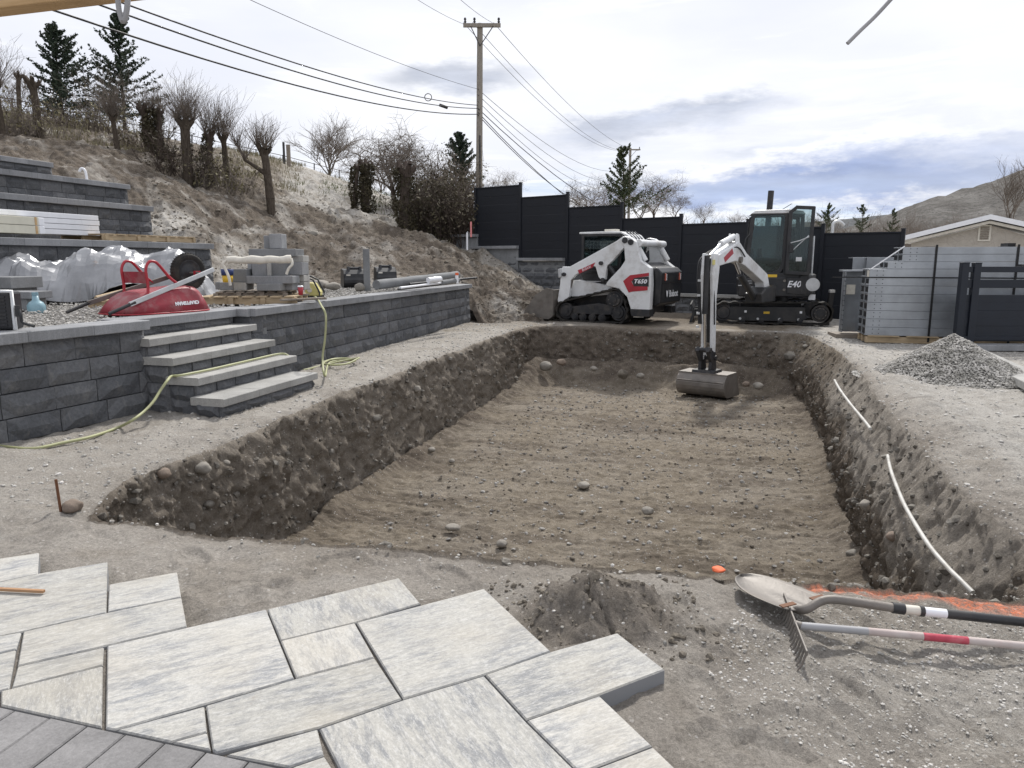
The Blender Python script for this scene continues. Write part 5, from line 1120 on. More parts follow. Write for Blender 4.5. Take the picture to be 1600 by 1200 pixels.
    text_mesh('brand_lettering', 'Bobcat', .21, M['plastic_white'], REAR, tg, .002, 0, .004)
    cathead(tg, Matrix.Translation((-1.243, .34, .69)) @ Matrix.Rotation(-math.pi / 2, 4, 'Z') @ Matrix.Rotation(math.pi / 2, 4, 'X'), .11, 'plastic_white')
    for y in (-.48, .48):
        m_ = MB(); m_.box((-1.245, y, 1.06), (.02, .07, .16)); m_.build('tail_light', M['lamp'], tg, .006); m_ = MB(); m_.box((-1.25, y - .035, 1.06), (.02, .03, .14)); m_.build('reverse_light', M['plastic_white'], tg)
    # cab
    cab = MB(); cab.prism([(.78, .95), (.85, 1.10), (.72, 1.30), (-.12, 1.30), (-.36, 1.25), (-.36, .95)], -.44, .44, XZ); cb = cab.build('cab', M['black'], root, .02)
    for s in (1, -1):
        m_ = MB()
        for a, b, w in (((.80, 1.1), (.80, 1.98), .06), ((-.12, 1.28), (-.16, 2.0), .07), ((-.36, 1.28), (-.42, 1.80), .05), ((.80, 1.14), (-.36, 1.26), .06), ((.84, 2.0), (-.16, 2.0), .06), ((-.16, 2.0), (-.42, 1.78), .06)):
            d = Vector((b[0] - a[0], b[1] - a[1])).normalized(); n_ = Vector((-d.y, d.x)) * w / 2; m_.prism([(a[0] + n_.x, a[1] + n_.y), (a[0] - n_.x, a[1] - n_.y), (b[0] - n_.x, b[1] - n_.y), (b[0] + n_.x, b[1] + n_.y)], s * .40, s * .46, XZ)
        m_.build('cab_frame', M['black'], cb, .008)
        m_ = MB(); m_.prism([(.78, 1.14), (.80, 1.98), (-.16, 1.98), (-.12, 1.28)], s * .425, s * .431, XZ); m_.prism([(-.15, 1.3), (-.18, 1.96), (-.40, 1.76), (-.36, 1.28)], s * .425, s * .431, XZ); m_.build('side_window', M['glass'], cb)
        m_ = MB()
        for k in range(10): x = -.06 + .085 * k; m_.cyl((x, s * .418, 1.20), (x, s * .418, 1.86), .005, n=4)
        for k in range(9): z = 1.22 + .08 * k; m_.cyl((-.08, s * .416, z), (.74, s * .416, z), .005, n=4)
        m_.build('screen_mesh', M['steel'], cb)
    m_ = MB(); m_.box((.80, 0, 1.55), (.008, .80, .82)); m_.build('front_window', M['glass'], cb); m_ = MB(); m_.box((-.38, 0, 1.52), (.008, .76, .4)); m_.build('rear_window', M['glass'], cb)
    m_ = MB(); m_.prism([(.90, 2.03), (.90, 2.07), (.1, 2.08), (-.14, 2.07), (-.30, 2.00), (-.44, 1.84), (-.42, 1.80), (-.16, 2.01)], -.45, .45, XZ); rf = m_.build('cab_roof', M['white'], cb, .012)
    for k in range(4): m_ = MB(); m_.box((-.29, -.27 + .18 * k, 2.0), (.26, .05, .02), 0, Matrix.Rotation(-.72, 4, 'Y')); m_.build('roof_rib', M['black'], rf)
    m_ = MB(); m_.box((.22, .1, 2.105), (.30, .2, .06)); m_.build('roof_light', M['offwhite'], cb, .01)
    m_ = MB(); m_.box((.1, 0, 1.05), (.5, .5, .14)); m_.box((-.14, 0, 1.38), (.12, .48, .62)); m_.box((-.12, 0, 1.76), (.1, .26, .18)); m_.build('seat', M['seat'], cb, .03)
    m_ = MB(); m_.cyl((.5, .3, 1.1), (.55, .3, 1.45), .02); m_.cyl((.5, -.3, 1.1), (.55, -.3, 1.45), .02); m_.build('control_lever', M['black'], cb)
    # bucket tipped down against the slope
    def bk(p, q, t): x, z = p - 1.25, q - .62; a = .02; return (1.25 + x * math.cos(a) - z * math.sin(a), t, .62 + x * math.sin(a) + z * math.cos(a))
    prof = [(1.32, .72), (2.02, .62), (2.10, .52), (1.62, .10), (1.50, .06), (1.34, .12)]
    inn = [(2.06, .54), (1.60, .13), (1.50, .10), (1.38, .14), (1.36, .66), (1.34, .70)]
    shell = [(1.32, .74), (1.31, .14), (1.40, .06), (1.55, .05), (2.12, .06), (2.12, .10), (1.56, .09), (1.44, .10), (1.36, .16), (1.36, .74)]
    m_ = MB(); m_.prism(shell, -.92, .92, bk); bu = m_.build('bucket', M['steel'], root, .006)
    for y in (-.93, .92): m_ = MB(); m_.prism([(1.32, .75), (1.32, .12), (1.42, .05), (2.12, .05), (2.08, .20), (1.80, .60), (1.5, .78)], y, y + .012, bk); m_.build('side_plate', M['steel'], bu)
    m_ = MB(); m_.box((1.27, 0, .42), (.08, 1.1, .5)); m_.box((1.22, 0, .7), (.06, .9, .1)); m_.build('bucket_mount', M['darkmetal'], root, .01)
    m_ = MB(); m_.box((1.25, 0, .9), (.05, 1.4, .1)); m_.build('cross_plate', M['black'], root)
    return root
skid_steer()

def excavator():
    c = P(1203, 507, 0); loc = Vector((c.x + .20, c.y + .72, 0)); rz = math.radians(180 - 15); root = thing('mini_excavator', 'white and black mini excavator on tracks with its arm reaching down into the pit', 'excavator', loc, rz); L = inv(root)
    for s in (1, -1):
        track_part(root, [(1.03, .26, .25), (-1.03, .27, .27), (-.98, .27, .27)], s * .55, s * .90, .045, .025)
        wheel(root, 'idler', 1.03, .26, .19, s * .6, s * .83); wheel(root, 'sprocket', -1.02, .27, .19, s * .6, s * .85, 'darkmetal', 9)
        for x in (-.6, -.2, .2, .6): wheel(root, 'track_roller', x, .12, .08, s * .62, s * .82)
        m_ = MB(); m_.prism([(.95, .12), (1.0, .3), (.85, .40), (-.70, .40), (-.75, .14), (-.6, .08), (.8, .08)], s * .66, s * .84, XZ); tf = m_.build('track_frame', M['black'], root, .012)
        if s > 0:
            for x, w, mt in ((.55, .05, 'plastic_white'), (-.62, .05, 'plastic_white'), (.10, .13, 'yellow')): m_ = MB(); m_.box((x, .842, .29 if w < .1 else .27), (w, .006, .05)); m_.build('sticker', M[mt], tf)
            for x in (.66, .28, -.18, -.58): m_ = MB(); m_.cyl((x, .84, .13), (x, .862, .13), .028, n=10); m_.build('bolt', M['silver'], tf)
    m_ = MB(); m_.box((0, 0, .36), (1.3, 1.1, .22)); m_.cyl((0, 0, .45), (0, 0, .66), .42, n=24); m_.build('undercarriage', M['darkmetal'], root, .01)
    # dozer blade at the front
    m_ = MB(); m_.prism([(1.72, .02), (1.66, .18), (1.68, .34), (1.74, .44), (1.78, .43), (1.73, .33), (1.71, .18), (1.78, .02)], -.88, .88, XZ); bl = m_.build('blade', M['black'], root, .006)
    for y in (-.4, .4): m_ = MB(); m_.prism([(.9, .22), (1.68, .14), (1.68, .30), (.9, .36)], y - .05, y + .05, XZ); m_.build('blade_arm', M['black'], bl)
    # house (upper body)
    m_ = MB(); m_.prism([(.72, .62), (.74, 1.02), (.2, 1.06), (-.62, 1.06), (-.80, 1.0), (-.84, .75), (-.76, .62)], -.78, .80, XZ); hs = m_.build('upper_body', M['black'], root, .03)
    m_ = MB(); m_.prism([(-.30, .70), (-.28, 1.04), (-.66, 1.05), (-.84, .98), (-.86, .74), (-.72, .66)], .785, .815, XZ); m_.build('side_cover', M['black'], hs, .01)
    cw = MB(); pl = [(-.62, -.80), (-.82, -.62), (-.95, -.3), (-.97, .2), (-.90, .62), (-.74, .82), (-.55, .82), (-.55, -.80)]
    cw.prism(pl, .66, 1.12, lambda p, q, t: (p, q, t)); cw.build('counterweight', M['black'], hs, .04)
    m_ = MB(); m_.cyl((-.83, .822, .90), (-.83, .83, .90), .145, n=24); sg_ = m_.build('weight_plate_sticker', M['silver'], hs)
    m_ = MB(); m_.box((-.84, .70, .62), (.14, .06, .12)); m_.build('tail_light', M['plastic_white'], hs)
    text_mesh('model_lettering', 'E40', .19, M['plastic_white'], FACEY(-.44, .818, .90), hs, .001, .25, .004, 1.0)
    m_ = MB(); m_.box((.21, .803, .86), (.24, .006, .11)); rd = m_.build('red_decal', M['red'], hs); text_mesh('decal_lettering', 'Bobcat', .07, M['plastic_white'], FACEY(.21, .808, .86), rd, .001)
    for x, z, w, h in ((.5, .92, .12, .012), (.5, .97, .12, .012), (.42, .83, .1, .03), (.70, .87, .08, .02), (.14, .98, .07, .07)): m_ = MB(); m_.box((x, .803, z), (w, .006, h)); m_.build('sticker', M['silver'], hs)
    for z in (.78, .98): m_ = MB(); m_.cyl((-.24, .815, z), (-.24, .83, z), .03, n=10); m_.build('latch', M['steel'], hs)
    # cab; side towards the camera is +y
    def frame(pts, y0, y1, w, nm, par, mat='black', bev=.006, closed=True):
        m_ = MB(); n = len(pts)
        for i in range(n if closed else n - 1):
            a, b = pts[i], pts[(i + 1) % n]; d = Vector((b[0] - a[0], b[1] - a[1])).normalized(); q = Vector((-d.y, d.x)) * w / 2; e = d * w * .35
            m_.prism([(a[0] + q.x - e.x, a[1] + q.y - e.y), (a[0] - q.x - e.x, a[1] - q.y - e.y), (b[0] - q.x + e.x, b[1] - q.y + e.y), (b[0] + q.x + e.x, b[1] + q.y + e.y)], y0 + .0004 * i, y1 - .0004 * i, XZ)
        return m_.build(nm, M[mat], par, bev)
    op = [(.52, 1.12), (.56, 1.5), (.49, 2.38), (.42, 2.44), (-.18, 2.45), (-.22, 2.40), (-.20, 1.35), (-.13, 1.20), (.0, 1.12)]
    cb = MB(); cb.prism([(.57, 1.03), (.57, 1.15), (-.66, 1.15), (-.66, 1.03)], -.22, .78, XZ); cab = cb.build('cab', M['black'], root, .01)
    for y in (.73, -.20):
        frame(op, y, y + .05, .085, 'cab_frame', cab)
        m_ = MB(); m_.prism(op, y + .022, y + .028, XZ); m_.build('side_window', M['glass'], cab)
    frame([(-.24, 1.16), (-.26, 2.42), (-.54, 2.38), (-.58, 1.16)], .73, .78, .08, 'cab_frame', cab); frame([(-.24, 1.16), (-.26, 2.42), (-.54, 2.38), (-.58, 1.16)], -.20, -.15, .08, 'cab_frame', cab)
    m_ = MB(); m_.prism([(-.24, 1.16), (-.26, 2.42), (-.54, 2.38), (-.58, 1.16)], -.178, -.172, XZ); m_.build('side_window', M['glass'], cab)
    for x, z0, z1, sl, nm in ((.55, 1.12, 2.40, -.07, 'front_window'), (-.58, 1.4, 2.38, .04, 'rear_window')):
        m_ = MB(); m_.add([(x, -.17, z0), (x, .75, z0), (x + sl, .75, z1), (x + sl, -.17, z1)], [(0, 1, 2, 3)]); m_.build(nm, M['glass'], cab)
    m_ = MB(); m_.box((-.575, .28, 1.28), (.03, .9, .26)); m_.build('rear_panel', M['black'], cab)
    m_ = MB(); m_.prism([(.54, 2.44), (.45, 2.51), (-.25, 2.53), (-.54, 2.49), (-.60, 2.41), (-.25, 2.44)], -.21, .79, XZ); m_.build('cab_roof', M['white'], cab, .015)
    # open door folded back along the rear quarter and standing proud
    dr = [(-.27, 1.16), (-.28, 2.46), (-.40, 2.56), (-.74, 2.54), (-.71, 1.14)]
    m_ = MB(); yd = .84
    door = frame(dr, yd, yd + .05, .075, 'door', root); m_ = MB(); m_.prism(dr, yd + .022, yd + .028, XZ); m_.build('door_window', M['glass'], door)
    m_ = MB(); m_.tube([(-.31, yd + .06, 1.80), (-.50, yd + .09, 1.85), (-.68, yd + .06, 1.93)], .012, 6); m_.cyl((-.34, yd + .03, 1.62), (-.68, yd + .03, 1.96), .012, n=6); m_.build('grab_bar', M['silver'], door)
    m_ = MB(); m_.box((-.33, yd + .06, 1.68), (.09, .05, .18)); m_.build('door_handle', M['black'], door, .01)
    m_ = MB(); m_.box((-.50, yd + .052, 1.45), (.12, .004, .09)); m_.build('sticker', M['silver'], door)
    m_ = MB(); m_.cyl((-.80, .72, 1.1), (-.80, .72, 1.95), .022, n=8); m_.build('exhaust', M['silver'], hs)
    m_ = MB(); m_.box((.05, .783, 1.085), (.26, .006, .06)); m_.build('sticker', M['yellow'], cab)
    m_ = MB(); m_.box((-.15, .28, 1.34), (.48, .46, .12)); m_.box((-.40, .28, 1.66), (.12, .44, .62)); m_.box((-.42, .28, 2.05), (.08, .24, .18)); m_.build('seat', M['seat'], cab, .03)
    m_ = MB(); m_.box((.1, .62, 1.42), (.4, .1, .14)); m_.box((.1, -.06, 1.42), (.4, .1, .14)); m_.cyl((.25, .62, 1.45), (.28, .62, 1.68), .022); m_.cyl((.25, -.06, 1.45), (.28, -.06, 1.68), .022); m_.cyl((.5, .3, 1.15), (.42, .3, 1.55), .018); m_.box((.44, .0, 1.62), (.05, .2, .16)); m_.build('controls', M['cabin'], cab, .01)
    m_ = MB(); m_.cyl((-.1, .5, 2.52), (-.32, .5, 2.66), .008, n=5); m_.build('antenna', M['wire'], cab)
    m_ = MB(); m_.tube([(.62, .75, 1.0), (.68, .80, 1.5), (.62, .82, 1.9), (.54, .80, 2.0)], .014, 6); m_.build('handrail', M['black'], cab)
    # ---- boom, stick and bucket in the vertical plane from F to B
    F_ = PZ(1184, 15.75, 0); B_ = PZ(1102, 13.55, 0); F_.z = B_.z = 0; dr_ = (B_ - F_).normalized(); sd_ = Vector((dr_.y, -dr_.x, 0)); RL = (B_ - F_).length
    def BP(p, q, t): return L @ (F_ + dr_ * p + sd_ * t + Vector((0, 0, q)))
    def q2(u, v):    # plane coordinates of a photograph pixel
        d = PD(u, v, 1.0) - Vector((0, 0, CAMH)); t = (F_ - Vector((0, 0, CAMH))).dot(sd_) / d.dot(sd_); X = Vector((0, 0, CAMH)) + d * t; return (X - F_).dot(dr_), X.z
    E_ = q2(1146, 378); T_ = q2(1112, 408); S_ = q2(1106, 560)
    W = .10
    # boom: foot, rise, gooseneck, tip
    foot = (-.25, .72); knee = (-.02, 1.02)
    m_ = MB(); bx = E_[0]; m_.prism([(foot[0], foot[1] - .08), (foot[0] + .14, foot[1] - .06), (knee[0] + .10, knee[1] - .05), (bx - .45, E_[1] - .46), (bx + .05, E_[1] - .36), (T_[0] - .02, T_[1] - .10), (T_[0] + .08, T_[1] + .0), (T_[0] - .05, T_[1] + .10), (bx + .12, E_[1] - .04), (bx - .02, E_[1] + .02), (bx - .16, E_[1] - .04), (bx - .5, E_[1] - .22), (knee[0] - .12, knee[1] + .12), (foot[0] - .14, foot[1] + .05)], -W, W, BP)
    boom = m_.build('boom', M['white'], root, .015)
    for s in (-1, 1):
        m_ = MB(); m_.prism([(bx - .12, E_[1] - .05), (bx - .05, E_[1] + .14), (bx + .03, E_[1] + .16), (bx + .10, E_[1] - .06)], s * .05, s * .09, BP); m_.build('bracket', M['white'], boom, .008)
        m_ = MB(); e = (T_[0] - bx); f_ = lambda a, b: (bx + e * a + b * .3, E_[1] + (T_[1] - E_[1]) * a + b - .16)
        m_.prism([f_(.22, .02), f_(.62, .0), f_(.66, .10), f_(.26, .13)], s * (W + .001), s * (W + .004), BP); rd = m_.build('red_decal', M['red'], boom)
        m_ = MB(); m_.cyl(BP(bx - .10, E_[1] - .34, s * .1), BP(bx - .10, E_[1] - .34, s * .15), .06, n=14); m_.build('pin', M['steel'], boom)
    m_ = MB(); m_.cyl(BP(bx + .0, E_[1] + .10, 0), BP(bx + .0 + (T_[0] - bx) * .62, E_[1] + .10 + (T_[1] + .10 - E_[1]) * .55, 0), .055, n=14); sc_ = m_.build('stick_cylinder', M['white'], root)
    m_ = MB(); m_.cyl(BP(bx + (T_[0] - bx) * .60, E_[1] + .10 + (T_[1] + .10 - E_[1]) * .53, 0), BP(T_[0] + .10, T_[1] + .10, 0), .028, n=10); m_.build('rod', M['chrome'], sc_)
    m_ = MB(); m_.cyl(BP(.28, .62, 0), BP(bx - .42, E_[1] - .62, 0), .065, n=14); lc = m_.build('lift_cylinder', M['black'], root); m_ = MB(); m_.cyl(BP(bx - .45, E_[1] - .64, 0), BP(bx - .12, E_[1] - .36, 0), .035, n=10); m_.build('rod', M['chrome'], lc)
    m_ = MB(); m_.prism([(-.5, .55), (.36, .55), (.40, .74), (.1, .86), (-.5, .90)], -.18, .18, BP); m_.build('swing_bracket', M['black'], root, .02)
    # stick
    sx0, sz0 = T_; sx1, sz1 = S_
    for s in (-1, 1):
        m_ = MB(); m_.prism([(sx0 + .16, sz0 + .14), (sx0 - .02, sz0 + .12), (sx0 - .10, sz0 - .10), (sx0 - .02, sz0 - .7), (sx1 - .06, sz1 + .25), (sx1 - .05, sz1), (sx1 + .06, sz1 - .02), (sx1 + .08, sz1 + .25), (sx0 + .12, sz0 - .75), (sx0 + .20, sz0 - .25)], s * .055, s * .12, BP); m_.build('stick', M['white'], root, .012)
    m_ = MB(); m_.prism([(sx0 + .10, sz0 + .05), (sx0 - .06, sz0), (sx0, sz0 - .7), (sx1 - .03, sz1 + .3), (sx1 + .03, sz1 + .3), (sx0 + .08, sz0 - .7)], -.055, .055, BP); m_.build('stick_core', M['black'], root)
    m_ = MB(); m_.cyl(BP(sx0 + .26, sz0 + .10, -.02), BP(sx0 + .26, sz0 - .95, -.02), .05, n=12); bc = m_.build('bucket_cylinder', M['black'], root); m_ = MB(); m_.cyl(BP(sx0 + .26, sz0 - .92, -.02), BP(sx1 + .20, sz1 + .22, -.02), .028, n=10); m_.build('rod', M['chrome'], bc)
    for k, (o, w) in enumerate(((.13, .016), (.155, .013), (.18, .013), (-.13, .014))):
        m_ = MB(); pts = [BP(bx - .3, E_[1] - .28, o), BP(bx + .1, E_[1] - .10, o + .03), BP(sx0 - .15, sz0 + .06, o + .05 + .02 * k), BP(sx0 + .08, sz0 - .30, o + .05), BP(sx0 + .10, sz0 - .75, o), BP(sx0 + .1, sz0 - 1.15, o - .02)]; m_.tube(smooth_path(pts, 7), w, 6); m_.build('hose', M['wire'], root)
    for dz in (.35, .62, .95, 1.2): m_ = MB(); a = BP(sx0 + .14, sz0 - dz, .16); m_.box(a, (.06, .06, .04)); m_.build('hose_clamp', M['silver'], root)
    m_ = MB(); a = BP(sx0 + .2, sz0 - .02, -.125); m_.box(a, (.05, .05, .09)); m_.build('sticker', M['paleyellow'], root)
    # thumb arm beside the stick
    m_ = MB(); pts = [BP(sx1 - .28, sz1 + .72, .17), BP(sx1 - .22, sz1 + .6, .19), BP(sx1 - .22, sz1 + .3, .19), BP(sx1 - .16, sz1 + .05, .17)]; m_.tube(smooth_path(pts, 5), [.02] + [.04] * 14 + [.03], 8); m_.build('thumb', M['darkmetal'], root)
    m_ = MB()
    for s in (-1, 1): m_.prism([(sx1 - .05, sz1 + .12), (sx1 + .05, sz1 + .14), (sx1 + .24, sz1 + .24), (sx1 + .28, sz1 + .16), (sx1 + .12, sz1 - .05), (sx1 + .14, sz1 - .24), (sx1 - .12, sz1 - .26), (sx1 - .08, sz1 - .02)], s * .07, s * .13, BP)
    m_.cyl(BP(sx1, sz1 + .02, -.17), BP(sx1, sz1 + .02, .17), .045, n=12); m_.cyl(BP(sx1 + .22, sz1 + .18, -.15), BP(sx1 + .22, sz1 + .18, .15), .045, n=12); m_.build('linkage', M['darkmetal'], root)
    m_ = MB(); m_.prism([(sx1 - .16, sz1 - .20), (sx1 + .20, sz1 - .20), (sx1 + .22, sz1 - .27), (sx1 - .18, sz1 - .27)], -.22, .22, BP); m_.build('quick_coupler', M['darkmetal'], root, .01)
    # wide smooth ditching bucket, mouth turned away from the camera
    bz = sz1 - .27; prof = [(sx1 - .26, bz + .02), (sx1 + .22, bz + .02)] + [(sx1 + .10 + .24 * math.cos(a), bz - .20 + .22 * math.sin(a)) for a in [math.radians(t) for t in range(60, -100, -16)]] + [(sx1 - .45, bz - .44)]
    th = .02; outp = prof; c_ = (sx1 - .02, bz - .2); inp_ = [(p + (c_[0] - p) * .08, q + (c_[1] - q) * .08) for p, q in prof]
    m_ = MB(); HWd = .45; n = len(prof); vs = []
    for t in (-HWd, HWd):
        vs += [BP(p, q, t) for p, q in outp]; vs += [BP(p, q, t) for p, q in inp_]
    fs = []
    for i in range(n - 1): fs += [(i, i + 1, 2 * n + i + 1, 2 * n + i), (n + i, n + i + 1, 3 * n + i + 1, 3 * n + i), (i, i + 1, n + i + 1, n + i), (2 * n + i, 2 * n + i + 1, 3 * n + i + 1, 3 * n + i)]
    fs += [(0, n, 3 * n, 2 * n), (n - 1, 2 * n - 1, 4 * n - 1, 3 * n - 1)]; m_.add(vs, fs); bu = m_.build('bucket', M['steel'], root)
    for s in (-1, 1): m_ = MB(); m_.prism(prof, s * HWd, s * (HWd + .02), BP); m_.build('side_plate', M['steel'], bu)
    m_ = MB(); m_.cyl(BP(sx1 + .325, bz - .12, -HWd), BP(sx1 + .325, bz - .12, HWd), .012, n=6); m_.build('edge_bar', M['steel'], bu)
    return root
excavator()

# ------------------------------------------------------------------ steel panel bundle
def planks(root, name, mat, spec):
    for c, d in spec: m_ = MB(); m_.box(c, d); m_.build(name, M[mat], root, .002)
def steel_bundle():
    a = P(1350, 535, 0); b = P(1504, 537, 0); ang = -.235
    root = thing('steel_panel_bundle', 'strapped stack of long galvanised steel pool panels on a timber pallet', 'panel stack', (a.x, a.y, 0), ang)
    Lx = 3.1; D = .62; zt = PD(1358, 420, a.y).z; z0 = .13; n = 8; h = (zt - z0) / n
    def panel(x0, x1, z, hh, nm='panel'):
        # C-shaped wall panel: front web with a lip, open end with its shade put in as a black sheet
        m_ = MB(); t = .012
        pl = [(0, .0), (0, hh - .004), (D, hh - .004), (D, hh - .016), (t, hh - .016), (t, .012), (D, .012), (D, 0)]
        m_.prism(pl, x0, x1, lambda p, q, tt: (tt, p, z + q)); o = m_.build(nm, M['galv'], root, .003)
        m_ = MB()
        for xx in (x0 + .12, x0 + .22, x1 - .12, x1 - .22):
            for zz in (.25, .75): m_.cyl((xx, -.004, z + hh * zz), (xx, .004, z + hh * zz), .008, n=8)
        m_.build('bolt_holes', M['bag'], o)
        m_ = MB(); m_.box((x0 + .02, D / 2 + .02, z + hh / 2), (.012, D * .86, hh * .62)); m_.build('end_shade', M['bag'], o)  # black sheet standing in for the shade inside the open panel end
        m_ = MB(); m_.box((x0 + .012, D / 2, z + hh / 2), (.016, .05, hh * .8)); m_.build('end_stay', M['galvd'], o)
    for k in range(n): panel(0, Lx, z0 + k * h, h)
    zc = z0 + n * h; zs = PD(1403, 386, a.y).z; h2 = (zs - zc) / 3
    panel(.28, Lx, zc, h2); panel(.50, Lx, zc + h2, h2); panel(.50, Lx, zc + 2 * h2, h2)
    for x in (1.02, 2.25):
        zz = zs + .006; m_ = MB(); m_.box((x, -.012, zz / 2 + .03), (.035, .006, zz)); m_.box((x, D / 2 + .1, zz + .004), (.035, D + .2, .006)); m_.build('strap', M['bag'], root)
    m_ = MB(); m_.box((.9, -.014, zc - h * 1.02), (1.8 + 1.2, .005, .02)); m_.build('strap', M['bag'], root)
    m_ = MB(); m_.cyl((.02, -.01, zc), (.52, -.01, zs + .01), .012, n=6); m_.build('plastic_band', M['plastic_white'], root)
    m_ = MB(); m_.box((2.2, .3, zs + .03), (.12, .3, .06)); m_.build('block', M['bag'], root)
    m_ = MB(); m_.box((.006, .09, zc - h * .6), (.02, .16, h * .8)); m_.build('label', M['offwhite'], root)
    # pallet: stringers and deck
    planks(root, 'deck_board', 'pallet', [((.3 + .62 * k, D / 2, .12), (.5, D + .1, .018)) for k in range(5)])
    planks(root, 'stringer', 'pallet', [((1.52, y, .055), (3.0, .09, .105)) for y in (.04, D / 2, D - .02)])
    return root
steel_bundle()
def frame_part():
    a = PD(1311, 512, 13.9); a.z = 0; ang = -.1
    root = thing('upright_channel', 'upright galvanised steel channel with holes standing left of the panel stack', 'steel channel', (a.x, a.y, 0), ang)
    zt = PD(1330, 423, 13.9).z; w = .34
    for nm, c, d in (('web', (w / 2, .02, zt / 2 + .05), (w, .012, zt - .1)), ('flange', (.012, -.05, zt / 2 + .05), (.014, .15, zt - .1)), ('flange', (w - .012, -.05, zt / 2 + .05), (.014, .15, zt - .1)), ('top_plate', (w / 2, -.02, zt), (w + .1, .22, .03))):
        m_ = MB(); m_.box(c, d); o = m_.build(nm, M['galv'], root, .003)
        if nm == 'flange':
            b = MB()
            for k in range(12): b.cyl((c[0] - .009, -.08, .15 + k * .09), (c[0] + .009, -.08, .15 + k * .09), .012, n=6); b.box((c[0], -.127, .15 + k * .09), (.010, .004, .02))
            b.build('bolt_holes', M['bag'], o)
    m_ = MB(); m_.box((.16, .005, zt * .72), (.16, .01, .18)); m_.build('label', M['offwhite'], root)
    m_ = MB(); m_.box((w / 2, 0, .04), (w + .25, .5, .07)); m_.build('base_board', M['greywood'], root)
    for k in range(2):
        p = PD(1332 + 22 * k, 415, 15.4 - .2 * k); r2 = thing('steel_channel', ['galvanised channel end lying behind the upright frame', 'wider galvanised panel end behind the top of the panel stack'][k], 'steel channel', (p.x, p.y, 0), -.25)
        m_ = MB(); zt2 = PD(1340, 402, 15.4).z; pl = [(0, 0), (.5, 0), (.5, .02), (.02, .02), (.02, .6), (.5, .6), (.5, .62), (0, .62)]
        m_.prism(pl, 0, 1.0 + k, lambda p_, q_, t: (t, p_, q_ + zt2 - .62)); m_.build('channel', M['galv'], r2, .003)
        m_ = MB(); m_.box((.25, .25, (zt2 - .62) / 2), (.4, .4, zt2 - .63)); m_.box((.8 , .25, (zt2 - .62) / 2), (.3, .4, zt2 - .63)); m_.build('support_block', M['greywood'], r2)
frame_part()
# stake by the excavator
c = P(1291, 508, 0); m_ = MB(); zt = PD(1298, 455, c.y).z; m_.prism([(-.05, 0), (.05, 0), (.12, zt), (.02, zt)], -.04, .04, XZ); root = thing('black_stake', 'black post with a silver cap right of the excavator tracks', 'post', (c.x, c.y, 0)); m_.build('post', M['black'], root); m_ = MB(); m_.box((.07, 0, zt), (.11, .09, .06)); m_.build('cap', M['silver'], root)

# ------------------------------------------------------------------ gate, curb and lower wall on the right
def gate():
    a = P(1491, 535, .13); a.z = 0; ang = -.02; root = thing('gate_fence', 'dark navy aluminium fence section with twin posts and slotted top at right', 'fence', (a.x, a.y, 0), ang)
    Y = a.y; zt = PD(1500, 411, Y).z; zp = PD(1530, 417, Y).z; zb = PD(1530, 533, Y).z; x1 = PD(1512, 500, Y).x - a.x; 
    for x, z in ((0.04, zt), (x1 + .05, zt - .005), (3.0, zt)):
        m_ = MB(); m_.box((x, 0, z / 2), (.11 if x < 2 else .09, .10, z)); m_.box((x, 0, z + .006), (.12, .11, .014)); m_.build('post', M['navy'], root, .006)
    def seg(x0, x1_):
        L_ = x1_ - x0; xc = (x0 + x1_) / 2
        for z, hh in ((zp - .04, .09), (zp - .265, .13), (zp - .44, .0)):
            if hh: m_ = MB(); m_.box((xc, .0, z), (L_, .05, hh)); m_.build('rail', M['navy'], root, .004)
        n = 6; z1 = zp - .44; h = (z1 - zb) / n
        for k in range(n): m_ = MB(); m_.box((xc, .004 * (k % 2), zb + h * (k + .5)), (L_, .03, h + .002)); m_.build('board', M['navy'], root, .003)
        m_ = MB(); m_.box((xc, -.02, zb + .05), (L_, .05, .06)); m_.build('rail', M['navy'], root, .004)
    seg(.10, x1); seg(x1 + .10, 2.96)
    m_ = MB(); m_.box((1.0, .06, zp - .02), (.12, .1, .12)); m_.build('bracket', M['black'], root)
gate()
ca = P(1497, 541, .06); cbx = ca + Vector((-1.9, -4.6, 0)) ; 
def curb():
    a = P(1503, 538, .13); a.z = .04; d = Vector((-.335, -.942)); w = Vector((.942, -.335)); root = thing('curb_wall', 'pale concrete curb running from the gate towards the camera on the right', 'curb', (a.x, a.y, 0), math.atan2(d.y, d.x))
    rr_ = random.Random(2)
    for k in range(9): part('cap_stone', slab_mesh(.56, .36, .09, M['step'], 'cap_stone'), root, (.28 + .56 * k, .0, .03 + rr_.uniform(0, .002)))
    m_ = MB(); m_.box((2.5, 0, -.35), (5.0, .28, .75)); m_.build('core', M['conc'], root)
curb()
# lower courses beneath the gate
g0 = P(1497, 536, .13); gw = wall('dark block wall beneath the aluminium fence at the right edge', Vector((g0.x + .05, g0.y - .1)), Vector((g0.x + 3.4, g0.y - .17)), -.38, 2, .2, seed=61, cap=.09, capw=.3)

